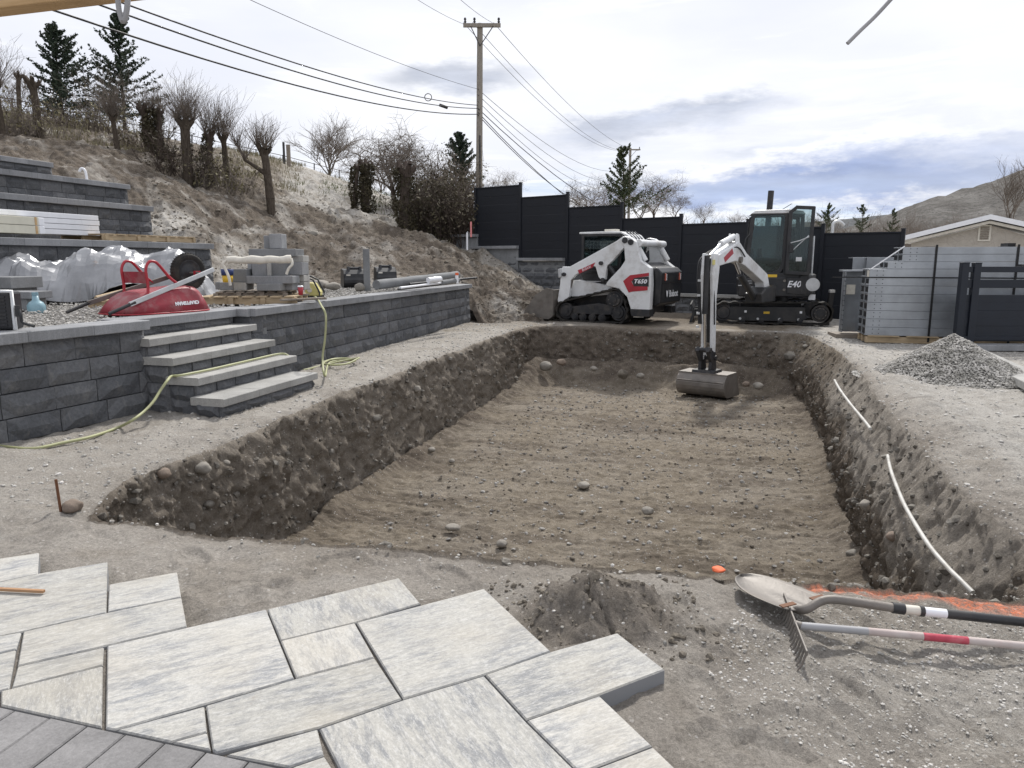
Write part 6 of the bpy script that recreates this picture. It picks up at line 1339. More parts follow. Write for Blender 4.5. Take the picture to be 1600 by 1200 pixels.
# ------------------------------------------------------------------ gravel heap
def stones(name, pts, sz, mat, parent=None, seed=1, flat=.7, label=None, zoneless=True):
    "scatter of small angular stones as one mesh"
    R = np.random.RandomState(seed); t = (1 + 5 ** .5) / 2
    ico = np.array([(-1, t, 0), (1, t, 0), (-1, -t, 0), (1, -t, 0), (0, -1, t), (0, 1, t), (0, -1, -t), (0, 1, -t), (t, 0, -1), (t, 0, 1), (-t, 0, -1), (-t, 0, 1)], float) / 1.9
    fi = np.array([(0, 11, 5), (0, 5, 1), (0, 1, 7), (0, 7, 10), (0, 10, 11), (1, 5, 9), (5, 11, 4), (11, 10, 2), (10, 7, 6), (7, 1, 8), (3, 9, 4), (3, 4, 2), (3, 2, 6), (3, 6, 8), (3, 8, 9), (4, 9, 5), (2, 4, 11), (6, 2, 10), (8, 6, 7), (9, 8, 1)])
    n = len(pts); S = np.broadcast_to(np.asarray(sz).reshape(-1, 1, 1) if np.ndim(sz) else sz, (n, 1, 1)); v = ico[None] * (1 + R.uniform(-.28, .28, (n, 12, 1))) * S * R.uniform(.7, 1.3, (n, 1, 3)); v[:, :, 2] *= flat
    a = R.uniform(0, 6.28, n); c, s = np.cos(a)[:, None], np.sin(a)[:, None]; x = v[:, :, 0] * c - v[:, :, 1] * s; y = v[:, :, 0] * s + v[:, :, 1] * c; v[:, :, 0] = x; v[:, :, 1] = y
    V = (v + np.asarray(pts)[:, None]).reshape(-1, 3); F = (fi[None] + np.arange(n)[:, None, None] * 12).reshape(-1, 3)
    o = np_mesh(name, V, F, M[mat], parent, n < 400); return o
def stone_mat(name, lo, hi):
    n = NT(name); f = n.noise(n.pos, 9, 2); g = n.noise(n.pos, 90, 4); c = n.mix(n.ramp(f, .35, .65), lo, hi); c = n.mix(1.0, c, n.mix(n.ramp(g, .3, .7), (.8, .8, .8), (1.15, 1.15, 1.15)), 'MULTIPLY'); M[name] = n.out(c, .9, n.bump(g, .004), 0, .2)
stone_mat('pebble', (.15, .14, .13), (.40, .385, .36)); stone_mat('cobble', (.085, .075, .063), (.24, .225, .20)); stone_mat('chip', (.29, .28, .255), (.58, .56, .53)); stone_mat('clod', (.11, .095, .077), (.22, .195, .16))
def heap():
    c = P(1478, 596, 0); H = .56; RX = .90; c = Vector((c.x + .22, c.y + .30, 0)); root = thing('gravel_heap', 'cone-shaped heap of grey crushed gravel beside the right curb', 'gravel heap', c)
    n1, n2 = 60, 120; V = []; 
    for i in range(n1 + 1):
        for j in range(n2): a = 2 * math.pi * j / n2; r_ = i / n1; V.append((r_ * RX * math.cos(a) * 1.12, r_ * RX * math.sin(a), 0))
    V = np.array(V); rn = np.hypot(V[:, 0] / 1.12, V[:, 1]) / RX; prof = np.clip(1 - rn, 0, 1); V[:, 2] = H * (prof ** 1.12) - .05 * (rn > .97) + .06 * noise3(V + 3, 2.5) * prof ** .5 + .012 * fbm(V, 14, 2)
    V[:, 0] += .08 * noise3(V, 1.8, 4) * rn; I = []
    for i in range(n1):
        for j in range(n2): I.append((i * n2 + j, i * n2 + (j + 1) % n2, (i + 1) * n2 + (j + 1) % n2, (i + 1) * n2 + j))
    np_mesh('heap', V, I, M['gravel_pile'], root)
    R = np.random.RandomState(3); n = 17000; rr = np.sqrt(R.uniform(0, 1.25, n)); a = R.uniform(0, 6.28, n); x = rr * RX * np.cos(a) * 1.12; y = rr * RX * np.sin(a); i = np.clip((rr * n1).astype(int), 0, n1); j = ((a / 6.2832) * n2).astype(int) % n2
    z = np.where(rr < 1, V[np.clip(i, 0, n1) * n2 + j, 2], .0) + .003; o = stones('gravel', np.c_[x, y, z], R.uniform(.005, .013, n), 'chip', root, 5); o['kind'] = 'stuff'
heap()
# ------------------------------------------------------------------ wheelbarrow upside down on the top step
def rectbox(name, u0, v0, u1, v1, Y, depth, mat, label=None, cat=None, rz=-.12, bevel=.006, group=None, parent=None, kind_part=False):
    a = PD(u0, v1, Y); b = PD(u1, v0, Y); w = b.x - a.x; h = b.z - a.z
    m_ = MB(); m_.box((0, 0, h / 2), (w, depth, h)); o = m_.build(name, M[mat], parent, bevel); o.location = ((a.x + b.x) / 2, Y + depth / 2, a.z); o.rotation_euler = (0, 0, rz)
    if label: tag(o, label, cat, group)
    return o
def wheelbarrow():
    Hn = Vector((-4.0, 7.32, 0)); a = math.radians(58); d = Vector((math.cos(a), math.sin(a), 0)); l_ = Vector((-math.sin(a), math.cos(a), 0)); root = thing('wheelbarrow', 'red wheelbarrow lying upside down on the top step, wheel in the air', 'wheelbarrow', (Hn.x, Hn.y, .885))
    B = lambda s, l, z: d * s + l_ * l + Vector((0, 0, z - .885))
    HZ = lambda s: .925 + .325 * s
    for l, c in ((.0, .0), (.56, -.12)):
        m_ = MB(); pts = [B(c + .0, l, HZ(0) - .01), B(c + .28, l, HZ(.28))]; m_.tube(pts, .017, 10); hd = m_.build('grip', M['black'], root)
        m_ = MB(); e = l + (.17 if l == 0 else -.17); p0 = B(c + .22, l, HZ(.22)); p1 = B(1.30 + c * .2, l + (.10 if l == 0 else -.10), HZ(1.26)); dd = (p1 - p0).normalized(); sd = l_; up = dd.cross(sd)
        vs = [p + sd * (x * .014) + up * (y * .024) for p in (p0, p1) for x, y in ((-1, -1), (1, -1), (1, 1), (-1, 1))]; m_.add(vs, [(3, 2, 1, 0), (4, 5, 6, 7), (0, 1, 5, 4), (1, 2, 6, 5), (2, 3, 7, 6), (3, 0, 4, 7)]); m_.build('handle', M['silver'] if l == 0 else M['steel'], root, .004)
    for l in (.06, .50):
        m_ = MB(); pts = smooth_path([B(.46, l, HZ(.46)), B(.47, l, 1.18), B(.46, l, 1.34), B(.50, l, 1.42), B(.56, l, 1.425), B(.61, l, 1.39), B(.72, l, 1.26), B(.80, l, HZ(.80) + .01)], 6)
        m_.tube(pts, .015, 8); m_.build('leg', M['red'], root)
    m_ = MB(); vs = [B(.475, .06, 1.20), B(.475, .50, 1.20), B(.468, .50, 1.32), B(.468, .06, 1.32)]; vs += [q + d * .008 for q in vs]; m_.add(vs, [(0, 1, 2, 3), (7, 6, 5, 4), (0, 4, 5, 1), (1, 5, 6, 2), (2, 6, 7, 3), (3, 7, 4, 0)]); m_.build('cross_brace', M['redworn'], root)
    # tray: rings from rim to flat bottom
    rings = [(0, 0, .0), (.012, .012, .012), (0.0, .0, .018), (.05, .03, .10), (.12, .07, .19), (.20, .10, .235), (.30, .16, .255)]; nn = 44; vs = []
    for (ins_, li, z) in rings:
        s0, s1 = .14 + ins_, 1.22 - ins_ * .75; l0, l1 = -.06 + li, .62 - li; cs, cl = (s0 + s1) / 2, (l0 + l1) / 2; rs, rl = (s1 - s0) / 2, (l1 - l0) / 2
        for k in range(nn):
            t = 2 * math.pi * k / nn; c, s = math.cos(t), math.sin(t); e = .55; x = math.copysign(abs(c) ** e, c); y = math.copysign(abs(s) ** e, s)
            ss = cs + rs * x; zz = .890 + z * (.80 + .32 * (ss - .14)) ; vs.append(B(ss, cl + rl * y * (1 - .06 * (x > 0) * x), zz))
    nr = len(rings); fs = [(i * nn + k, i * nn + (k + 1) % nn, (i + 1) * nn + (k + 1) % nn, (i + 1) * nn + k) for i in range(nr - 1) for k in range(nn)]
    m_ = MB(); m_.add(vs, fs, True); m_.add(vs[-nn:], [tuple(range(nn))], True); tr = m_.build('tray', M['redworn'], root); 
    m_ = MB(); m_.tube([vs[k % nn] for k in range(nn + 1)], .009, 6); m_.build('rim', M['red'], tr)
    # lettering reads upside down, as the tray is
    p = B(.84, -.024, .985); n_ = -l_; tilt = math.radians(-15)
    Mx = Matrix.Translation(p - l_ * .018) @ Matrix(((d.x, 0, -l_.x, 0), (d.y, 0, -l_.y, 0), (0, 1, 0, 0), (0, 0, 0, 1))) @ Matrix.Rotation(tilt, 4, 'X') @ Matrix.Rotation(math.pi + .03, 4, 'Z')
    text_mesh('lettering', 'CRAFTSMAN', .050, M['plastic_white'], Mx, tr, .002, 0, .003)
    wc = B(1.10, .28, 1.31); m_ = MB(); R_ = Matrix(((d.x, 0, l_.x, 0), (d.y, 0, l_.y, 0), (0, 1, 0, 0), (0, 0, 0, 1)))
    prof = [(.13, -.03), (.155, -.045), (.185, -.045), (.202, -.03), (.207, 0), (.202, .03), (.185, .045), (.155, .045), (.13, .03)]; m_.lathe(prof, wc, 36, R_); ty = m_.build('wheel', M['rubber'], root)
    m_ = MB(); m_.lathe([(.0, -.03), (.04, -.035), (.05, -.01), (.12, -.02), (.135, -.035), (.135, .035), (.12, .02), (.05, .01), (.04, .035), (0, .03)], wc, 30, R_); m_.build('rim', M['darkmetal'], ty)
    tr_ = MB()
    for k in range(40):
        t = 2 * math.pi * k / 40; q = wc + R_ @ Vector((.206 * math.cos(t), .206 * math.sin(t), 0)); tr_.cyl(q - l_ * .03, q + l_ * .03, .006, n=4)
    tr_.build('tread', M['rubber'], ty)
    m_ = MB(); m_.cyl(B(1.10, .10, 1.30), B(1.10, .46, 1.30), .010, n=8); m_.build('axle', M['steel'], root)
    for l in (.15, .42): m_ = MB(); m_.box(B(1.12, l, 1.295), (.07, .03, .05), a); m_.build('axle_bracket', M['red'], root)
wheelbarrow()

# ------------------------------------------------------------------ tarp-covered pile
def tarp():
    c = Vector((-5.95, 10.25, .86)); nx, ny = 64, 30; ang = .30; ca_, sa_ = math.cos(ang), math.sin(ang); LX, LY = 1.75, .85; V = []
    xs = np.linspace(-1, 1, nx + 1); ys = np.linspace(-1, 1, ny + 1); X, Y_ = np.meshgrid(xs, ys); X = X.ravel(); Y_ = Y_.ravel()
    p = np.c_[X * LX, Y_ * LY, np.zeros(len(X))]
    Hx = np.interp(X, [-1, -.75, -.4, -.12, .0, .18, .42, .52, .66, .80, .92, 1], [.50, .60, .66, .58, .66, .78, .74, .70, .76, .70, .42, .12])
    edge = np.clip(1 - np.abs(Y_) ** 5, 0, 1) ** .6 * np.clip(1 - np.clip(X, 0, 1) ** 10, 0, 1) ** .5
    creq = p * np.array((1.2, 1.0, 1)); th_ = [(.3, 5.2, .4), (1.1, 6.5, 2.1), (2.0, 8.8, 4.4), (2.7, 11.5, 1.0), (.8, 14.5, 3.3), (1.6, 17.0, 5.0), (.1, 21.0, 2.0)]; pw_ = p[:, :2] + .16 * np.c_[noise3(p, 1.2, 6), noise3(p, 1.2, 16)]
    crs = sum((.34 / f_) * (1 - 2 * np.abs(np.sin(f_ * (pw_[:, 0] * math.cos(a_) + pw_[:, 1] * math.sin(a_)) + ph_))) for a_, f_, ph_ in th_)
    cr = .55 * crs + .02 * (1 - 2.2 * np.abs(noise3(creq, 1.1, 3))) + .02 * (1 - 2.2 * np.abs(noise3(np.c_[p[:, 0] + p[:, 1] * .8, p[:, 1] - p[:, 0] * .4, p[:, 2]], 2.3, 8))) + 0
    # vertical folds in the skirt
    h = Hx * edge + cr * (.35 + .65 * edge) * 1.0 - .05
    skirt = 1 - edge; sx_ = 1 + .07 * noise3(p, 2.4, 5); 
    hem = .02 + .08 * (noise3(p, 1.5, 3) + .5); hem = hem + .20 * np.exp(-((X - .45) / .25) ** 2) * (Y_ < 0)
    h = np.maximum(h, np.minimum(hem, .35))
    lx = X * LX * sx_ + .03 * noise3(p, 6, 1) * skirt; ly = Y_ * LY * (1 + .10 * noise3(p, 2.0, 9)) - .10 * skirt * (Y_ < 0) * (.5 + noise3(p, 3, 2))
    Rj = np.random.RandomState(6); lx = lx + Rj.uniform(-.016, .016, len(lx)); ly = ly + Rj.uniform(-.004, .004, len(lx)) * (1 - skirt) + skirt * .05 * np.sin(p[:, 0] * 9); h = h + Rj.uniform(-.002, .002, len(lx)) * edge
    W_ = np.c_[lx * ca_ - ly * sa_, lx * sa_ + ly * ca_, h]
    I = (np.arange(ny)[:, None] * (nx + 1) + np.arange(nx)[None]).ravel(); o = np_mesh('tarp', W_, np.stack([I, I + 1, I + nx + 2, I + nx + 1], 1), M['tarp'], None, False)
    o.location = c; tag(o, 'crumpled silver-grey tarp draped over a pile on the gravel terrace', 'tarp')
    md = o.modifiers.new('thick', 'SOLIDIFY'); md.thickness = .004
    m_ = MB(); m_.box((0, .1, .14), (2.6, .9, .26)); q = m_.build('covered_pile', M['bag'], None, .03); q.location = c; q.rotation_euler = (0, 0, ang); tag(q, 'dark stacked load showing under the lifted hem of the tarp', 'covered load')
tarp()
# ------------------------------------------------------------------ loads on the second terrace
def long_bundle(u, v0, v1, Y, L, w, n, mat, label, endmat=None, name='board_bundle', cat='boards'):
    a = PD(u, v1, Y); b = PD(u, v0, Y); h = (b.z - a.z) / n; an = math.atan2(E1.y, E1.x); root = thing(name, label, cat, (a.x, a.y, a.z), an); rr_ = random.Random(n)
    for k in range(n):
        j = rr_.uniform(-.03, .03); m_ = MB(); m_.box((-L / 2 + j, w / 2, h * (k + .5)), (L, w, h - .006)); o = m_.build('board', M[mat], root, .006)
        if endmat: m_ = MB(); m_.box((j + .04, w / 2 - .004, h * (k + .5)), (.09, w + .01, h - .010)); m_.build('end_wrap', M[endmat], o, .01); m_ = MB(); m_.box((j - .05, w / 2 - .004, h * (k + .5)), (.03, w + .008, h - .008)); m_.build('corner_board', M['beam'], o)
long_bundle(158, 337, 369, 12.25, 4.5, .5, 4, 'plastic_white', 'long stack of four white wrapped boards on the second block terrace', name='white_board_stack')
long_bundle(60, 339, 366, 10.75, 2.5, .35, 2, 'cream', 'two cream beams with white wrapped ends in front of the white boards', 'plastic_white', name='cream_beam_pair', cat='beams')
def pallet(name, label, loc, an, L=1.2, W=1.0, nb=7, H=.13, mat='pallet', bottom=True):
    root = thing(name, label, 'pallet', loc, an)
    for y in (0.05, W / 2, W - .05): m_ = MB(); m_.box((L / 2, y, H / 2), (L, .04, H - .036)); m_.build('stringer', M[mat], root, .003)
    for k in range(nb):
        x = (k + .5) * L / nb; m_ = MB(); m_.box((x, W / 2, H - .009), (L / nb * .72, W, .018)); m_.build('deck_board', M[mat], root, .002)
    for k in range(3):
        x = (.06, .5, .94)[k] * L; m_ = MB(); m_.box((x, W / 2, .009), (.1, W, .018)); m_.build('bottom_board', M[mat], root, .002)
    for k in range(4): m_ = MB(); m_.box((L * (.02 + .96 * k / 3), .03, H / 2), (.06, .06, H - .038)); m_.build('block', M[mat], root)
    return root
an_e = math.atan2(E1.y, E1.x); q = PD(160, 373, 11.75); pallet('pallet', 'wooden pallet lying on the cap of the second terrace wall', (q.x - .02, q.y + .12, K2.z + .003), an_e, 2.15, .9, 9, .12)
# objects at the left edge
def radio():
    q = PD(12, 517, 5.95); root = thing('jobsite_heater', 'black grille box with a grey frame standing on the wall cap at the left edge', 'heater', (q.x, q.y, .885), .15); h = PD(12, 456, 5.95).z - .885
    m_ = MB(); m_.box((-.12, .1, h / 2), (.32, .2, h)); b = m_.build('case', M['black'], root, .02)
    for k in range(9): m_ = MB(); m_.box((-.12, -.004, .04 + k * (h - .08) / 8), (.25, .008, .014)); m_.build('slat', M['darkmetal'], b)
    m_ = MB(); m_.tube([(.05, .02, .0), (.05, .02, h), (-.28, .02, h + .005)], .018, 8); m_.build('frame', M['silver'], root)
    m_ = MB(); m_.tube(smooth_path([(.10, 0, h * .55), (.12, -.02, h * .4), (.13, -.02, .06), (.22, -.04, .03)], 5), .012, 6); m_.box((.095, 0, h * .5), (.035, .04, .09)); m_.build('latch', M['black'], root)
radio()
for (u0, v0, u1, v1, Y, dp, lab) in [(-30, 433, 22, 451, 8.6, .5, 'upper dark slab of the small stack at the left edge'), (-25, 451, 18, 478, 8.62, .45, 'dark block under the upper slab at the left edge'), (-20, 456, 52, 467, 8.3, .35, 'pale slab sticking out beside the blue jug'), (-12, 467, 46, 486, 8.33, .3, 'rough block under the pale slab beside the blue jug')]:
    rectbox('stone_slab', u0, v0, u1, v1, Y, dp, 'cap' if 'slab' in lab[:12] else 'conc', lab, 'slab')
q = PD(57, 482, 8.15); root = thing('water_jug', 'translucent blue plastic jug beside the slab stack', 'jug', (q.x, q.y, .855)); h = PD(57, 456, 8.15).z - .86; m_ = MB(); m_.lathe([(0, 0), (.085, .0), (.09, .02), (.09, .09), (.07, .125), (.035, .15), (.03, h - .03), (.0, h - .03)], (0, 0, 0), 20); m_.build('body', M['blue'], root); m_ = MB(); m_.cyl((0, 0, h - .03), (0, 0, h), .033); m_.build('lid', M['blue'], root)
q = PD(140, 480, 8.9); pallet('pallet', 'small light pallet under the edge of the tarp', (q.x, q.y, .86), .35, .75, .5, 5, .10)
m_ = MB(); a = PD(150, 466, 8.7); b = PD(212, 450, 9.3); m_.cyl(a, b, .028, n=6); tag(m_.build('wood_post', M['pallet']), 'pale squared timber lying behind the wheelbarrow handles', 'timber')
# ------------------------------------------------------------------ pile of concrete blocks
Zb = lambda x, y: (330 + x * .18125, 350 + y * .18125)
q = PD(336, 469, 9.75); pallet('pallet', 'weathered grey pallet carrying the pile of concrete blocks', (q.x, q.y - .02, PD(336, 469, 9.75).z), .12, .92, .9, 7, .11, 'greywood')
q = PD(322, 478, 9.55); r2 = pallet('pallet', 'orange-brown pallet under the grey one beside the wall cap', (q.x - .1, q.y - .05, .855), .12, 1.25, 1.0, 7, .12, 'pallet')
for i, (x0, y0, x1, y1, Y, dp, lab) in enumerate([
    (40, 500, 80, 565, 10.0, .3, 'leftmost small block of the bottom row in the pile'), (78, 502, 188, 570, 9.85, .3, 'dark block second from left in the bottom row of the pile'), (192, 505, 300, 572, 9.85, .3, 'block below the tall upright block in the pile'),
    (395, 515, 600, 575, 9.75, .3, 'long low block at the front of the bottom row in the pile'), (602, 500, 700, 572, 9.95, .3, 'block at the right of the bottom row in the pile'), (702, 500, 800, 570, 10.2, .3, 'bottom block of the right column of the pile'),
    (188, 388, 305, 502, 9.9, .2, 'upright square block beside the tub in the pile'), (305, 448, 705, 514, 9.85, .3, 'long horizontal block crossing the middle of the pile'), (702, 440, 798, 498, 10.2, .3, 'second block of the right column of the pile'),
    (320, 335, 350, 446, 10.1, .2, 'narrow dark block standing left in the third row'), (355, 333, 478, 447, 10.0, .2, 'left square upright block beneath the white roll'), (482, 333, 508, 447, 9.95, .2, 'thin pale slab standing between the two uprights'), (512, 333, 638, 447, 10.0, .2, 'right square upright block beneath the white roll'),
    (642, 330, 785, 440, 10.15, .3, 'large pale block right of the white roll'), (640, 272, 790, 329, 10.2, .3, 'top block of the right column of the pile'), (325, 214, 735, 280, 10.15, .35, 'wide flat slab lying across the top of the pile'),
    (505, 84, 605, 212, 10.2, .22, 'tall rough block standing on the top slab'), (455, 100, 502, 212, 10.3, .2, 'darker narrow block behind the tall one on the top slab')]):
    u0, v0 = Zb(x0, y0); u1, v1 = Zb(x1, y1); rectbox('concrete_block', u0, v0, u1, v1, Y, dp, ('conc', 'cap', 'step')[(i * 7) % 3 if i not in (9, 17) else 1], lab, 'block', rz=-.06 + .03 * (i % 3), bevel=.008)
a = PD(*Zb(140, 312), 9.55); b = PD(*Zb(690, 305), 9.7); root = thing('fabric_roll', 'off-white rolled fabric lying across the block pile with loose ends', 'fabric roll', a); d_ = b - a; m_ = MB(); rr_ = random.Random(4); pts = [d_ * (k / 16) + Vector((0, 0, .006 * math.sin(k * 1.3))) for k in range(17)]; m_.tube(pts, [.048 + rr_.uniform(-.005, .006) for _ in pts], 14); m_.build('roll', M['offwhite'], root)
for s, pts in enumerate(([(0, 0, 0), (-.05, -.02, -.05), (-.02, -.03, -.12), (.02, -.04, -.22), (.03, -.04, -.32)], [tuple(d_ + Vector((.0, 0, .01))), tuple(d_ + Vector((.02, -.03, -.06))), tuple(d_ + Vector((-.03, -.04, -.12))), tuple(d_ + Vector((-.06, -.04, -.19)))])):
    m_ = MB(); m_.tube(smooth_path(pts, 5), [.022] + [.016] * 30 if False else .018, 6); m_.build('loose_end', M['offwhite'], root)
q = PD(356, 441, 9.7); root = thing('tub', 'small yellow tub with a dark blue label and lid on the block pile', 'tub', q); m_ = MB(); m_.lathe([(0, 0), (.062, 0), (.068, .09), (.0, .09)], (0, 0, 0), 18); m_.build('body', M['yellow'], root); m_ = MB(); m_.lathe([(0, .09), (.074, .09), (.078, .17), (0, .17)], (0, 0, 0), 18); m_.build('label_band', M['navyblue'], root)
q = PD(470, 461, 9.6); root = thing('coffee_cup', 'red paper cup with a white lid on the wall boards', 'cup', q); m_ = MB(); m_.lathe([(0, 0), (.028, 0), (.036, .105), (0, .105)], (0, 0, 0), 18); m_.build('cup', M['red'], root); m_ = MB(); m_.lathe([(.038, .103), (.038, .112), (.03, .122), (0, .122)], (0, 0, 0), 18); m_.build('lid', M['plastic_white'], root)
for k, (u0, v0, u1, v1, Y) in enumerate([(424, 468, 508, 460, 9.8), (440, 472, 505, 462, 9.5), (436, 464, 480, 458, 10.0)]):
    m_ = MB(); a = PD(u0, v0, Y); b = PD(u1, v1, Y + .5); d_ = (b - a); m_.box((0, 0, .014), (d_.length, .09, .022)); o = m_.build('plank', M['greywood'], None, .003); o.location = (a + b) / 2; o.rotation_euler = (0, 0, math.atan2(d_.y, d_.x)); o.location.z = .895 + .024 * k; tag(o, ['grey plank reaching along the wall cap under the hose', 'short grey plank nearest the wall edge', 'top plank of three beside the red cup'][k], 'plank')
def case():
    q = PD(475, 458, 11.0); root = thing('yellow_case', 'pale yellow equipment case with a black frame and round badge beside the pile', 'equipment case', (q.x, q.y, .87)); K = 11.0 * math.cos(PITCH) / FPX * 1.02; Z0 = q.z - .87
    pl = [((x - 800) * .18125 * K, (585 - y) * .18125 * K + .02) for x, y in ((805, 575), (925, 575), (925, 540), (880, 462), (805, 460))]; m_ = MB(); m_.prism(pl, 0, .25, XZ); m_.build('body', M['paleyellow'], root, .02)
    fp = [((x - 800) * .18125 * K, -.01, (585 - y) * .18125 * K + .02) for x, y in ((790, 410), (830, 412), (885, 440), (935, 545), (930, 580), (800, 582))]; m_ = MB(); m_.tube(fp, .014, 7); m_.tube([(p_[0], .26, p_[2]) for p_ in fp], .014, 7); m_.build('frame', M['black'], root)
    m_ = MB(); x, z = (850 - 800) * .18125 * K, (585 - 512) * .18125 * K; m_.cyl((x, -.012, z), (x, 0, z), .035, n=18); m_.build('badge', M['offwhite'], root)
case()
def dig_bucket(u0, u1, v1, v0, Y, label, rz):
    a = PD(u0, v1, Y); b = PD(u1, v0, Y); W = b.x - a.x; H = b.z - a.z; root = thing('digger_bucket', label, 'excavator bucket', ((a.x + b.x) / 2, Y, max(a.z, .85)), rz)
    pr = [(-.22, H), (.10, H * .95), (.20, H * .75)] + [(.02 + .22 * math.cos(math.radians(t)), H * .38 + H * .38 * math.sin(math.radians(t))) for t in range(30, -110, -20)] + [(-.34, .06)]
    for s in (-1, 1): m_ = MB(); m_.prism(pr, s * W / 2, s * (W / 2 - .02), lambda p, q, t: (t, -p, q)); m_.build('side_plate', M['black'], root, .004)
    m_ = MB(); n = len(pr); vs = [(t, -p, q) for t in (-W / 2, W / 2) for p, q in pr]; m_.add(vs, [(i, i + 1, n + i + 1, n + i) for i in range(n - 1)]); sh = m_.build('shell', M['black'], root); md = sh.modifiers.new('t', 'SOLIDIFY'); md.thickness = .015
    for s in (-.25, .25): m_ = MB(); m_.prism([(-.1, H * .85), (.14, H * .85), (.10, H * 1.12), (-.06, H * 1.12)], s * W - .02, s * W + .02, lambda p, q, t: (t, -p, q)); m_.build('ear', M['darkmetal'], root, .005)
    m_ = MB(); m_.cyl((-W * .3, .0, H * 1.02), (W * .3, .0, H * 1.02), .03); m_.build('pin', M['darkmetal'], root); m_ = MB(); m_.box((-W * .3, -.20, H * .6), (.08, .01, .10)); m_.build('sticker', M['offwhite'], root)
dig_bucket(536, 571, 451, 420, 15.0, 'black digging bucket attachment left of the grey post', .35); dig_bucket(587, 617, 446, 417, 14.9, 'black digging bucket attachment right of the grey post', .3)
q = PD(574, 456, 13.6); m_ = MB(); zt = PD(574, 389, 13.6).z; m_.box((0, 0, (zt - .86) / 2), (.11, .11, zt - .86)); o = m_.build('grey_post', M['conc'], None, .006); o.location = (q.x, q.y, .86); o.rotation_euler = (0, 0, .3); tag(o, 'square grey post standing on the terrace between the two digging buckets', 'post')
def rock(u, v, Y, r_, label, mat='stone', flat=.7, z=None, sx=1.0):
    q = PD(u, v, Y); R = np.random.RandomState(int(u * 7 + v)); import bmesh
    bm = bmesh.new(); bmesh.ops.create_icosphere(bm, subdivisions=3, radius=1); C_ = np.array([list(w.co) for w in bm.verts]); D_ = 1 + .22 * noise3(C_, 1.1, u) + .07 * noise3(C_, 3.1, v)
    for w, dd in zip(bm.verts, D_): w.co = (w.co.x * dd * r_ * sx, w.co.y * dd * r_, w.co.z * dd * r_ * flat)
    me = bpy.data.meshes.new('rock'); bm.to_mesh(me); bm.free(); me.polygons.foreach_set('use_smooth', [True] * len(me.polygons)); me.materials.append(M[mat]); o = link(bpy.data.objects.new('rock', me)); o.location = q if z is None else (q.x, q.y, z); o.rotation_euler = (0, 0, R.uniform(0, 3)); return tag(o, label, 'rock')
rock(562, 449, 13.4, .09, 'round grey rock at the foot of the grey post', 'stone', .9)
rock(500, 444, 13.5, .16, 'flat pale rock behind the yellow case', 'stone', .5); rock(520, 447, 13.2, .14, 'second pale rock right of the yellow case', 'stone', .5)
rock(489, 366, 20.3, .13, 'pale boulder half way up the slope above the yellow case', 'stone', .8); rock(450, 346, 22, .13, 'small boulder on the dark part of the slope', 'brownstone'); rock(484, 380, 19.6, .09, 'pebble-like rock just below the pale boulder on the slope', 'stone')
# logs and pipes on the terrace
def log(u0, v0, Y0, u1, v1, Y1_, r_, mat, label, name, cat, n=14):
    a = PD(u0, v0, Y0); b = PD(u1, v1, Y1_); m_ = MB(); pts = [a.lerp(b, k / 10) for k in range(11)]; rr_ = random.Random(int(u0)); m_.tube(pts, [r_ * rr_.uniform(.93, 1.07) for _ in pts], n); o = m_.build(name, M[mat]); return tag(o, label, cat)
log(588, 445, 13.0, 714, 430, 15.6, .082, 'conc', 'thick grey wrapped roll lying along the terrace edge', 'wrapped_roll', 'roll')
log(625, 450, 12.9, 705, 440, 14.6, .022, 'plastic_white', 'thin white pipe in front of the wrapped roll', 'pipe', 'pipe'); log(622, 452, 12.85, 700, 443, 14.5, .02, 'black', 'thin black pipe nearest the wall edge', 'pipe', 'pipe'); log(640, 444, 13.6, 745, 434, 15.6, .022, 'darkmetal', 'long dark pipe behind the white one reaching the wall end', 'pipe', 'pipe')
log(669, 438, 13.8, 688, 436, 14.1, .055, 'plastic_white', 'short white tube end resting on the pipes', 'tube', 'pipe'); log(690, 442, 14.2, 716, 438, 14.7, .05, 'conc', 'short grey roll behind the orange-capped bottle', 'short_roll', 'roll')
q = PD(714, 443, 14.6); root = thing('marking_can', 'white spray can with an orange cap on the wall end', 'spray can', q); m_ = MB(); m_.cyl((0, 0, 0), (0, 0, .16), .034); m_.build('can', M['plastic_white'], root); m_ = MB(); m_.cyl((0, 0, .16), (0, 0, .21), .034); m_.build('cap', M['orange'], root)
for u, v0, v1, Y, mat, lab in [(735, 349, 368, 23, 'pink', 'pink ribboned stake at the left end of the fence'), (730, 366, 388, 22.5, 'plastic_white', 'white stake at the left end of the fence'), (169, 186, 201, 31, 'offwhite', 'pale stake with a red top beside the wire fence')]:
    a = PD(u, v1, Y); b = PD(u + (2 if mat == 'pink' else 0), v0, Y); m_ = MB(); m_.box(((b.x - a.x) / 2, 0, (b.z - a.z) / 2), (.05, .03, b.z - a.z + .1)); o = m_.build('stake', M[mat]); o.location = a; tag(o, lab, 'stake')
a = PD(124, 268, 15.2); m_ = MB(); m_.tube(smooth_path([(0, 0, 0), (.05, 0, .06), (.12, 0, .0), (.14, 0, -.25)], 6), .025, 8); o = m_.build('drain_pipe', M['plastic_white']); o.location = a; tag(o, 'bent white pipe poking up behind the topmost terrace wall', 'pipe')

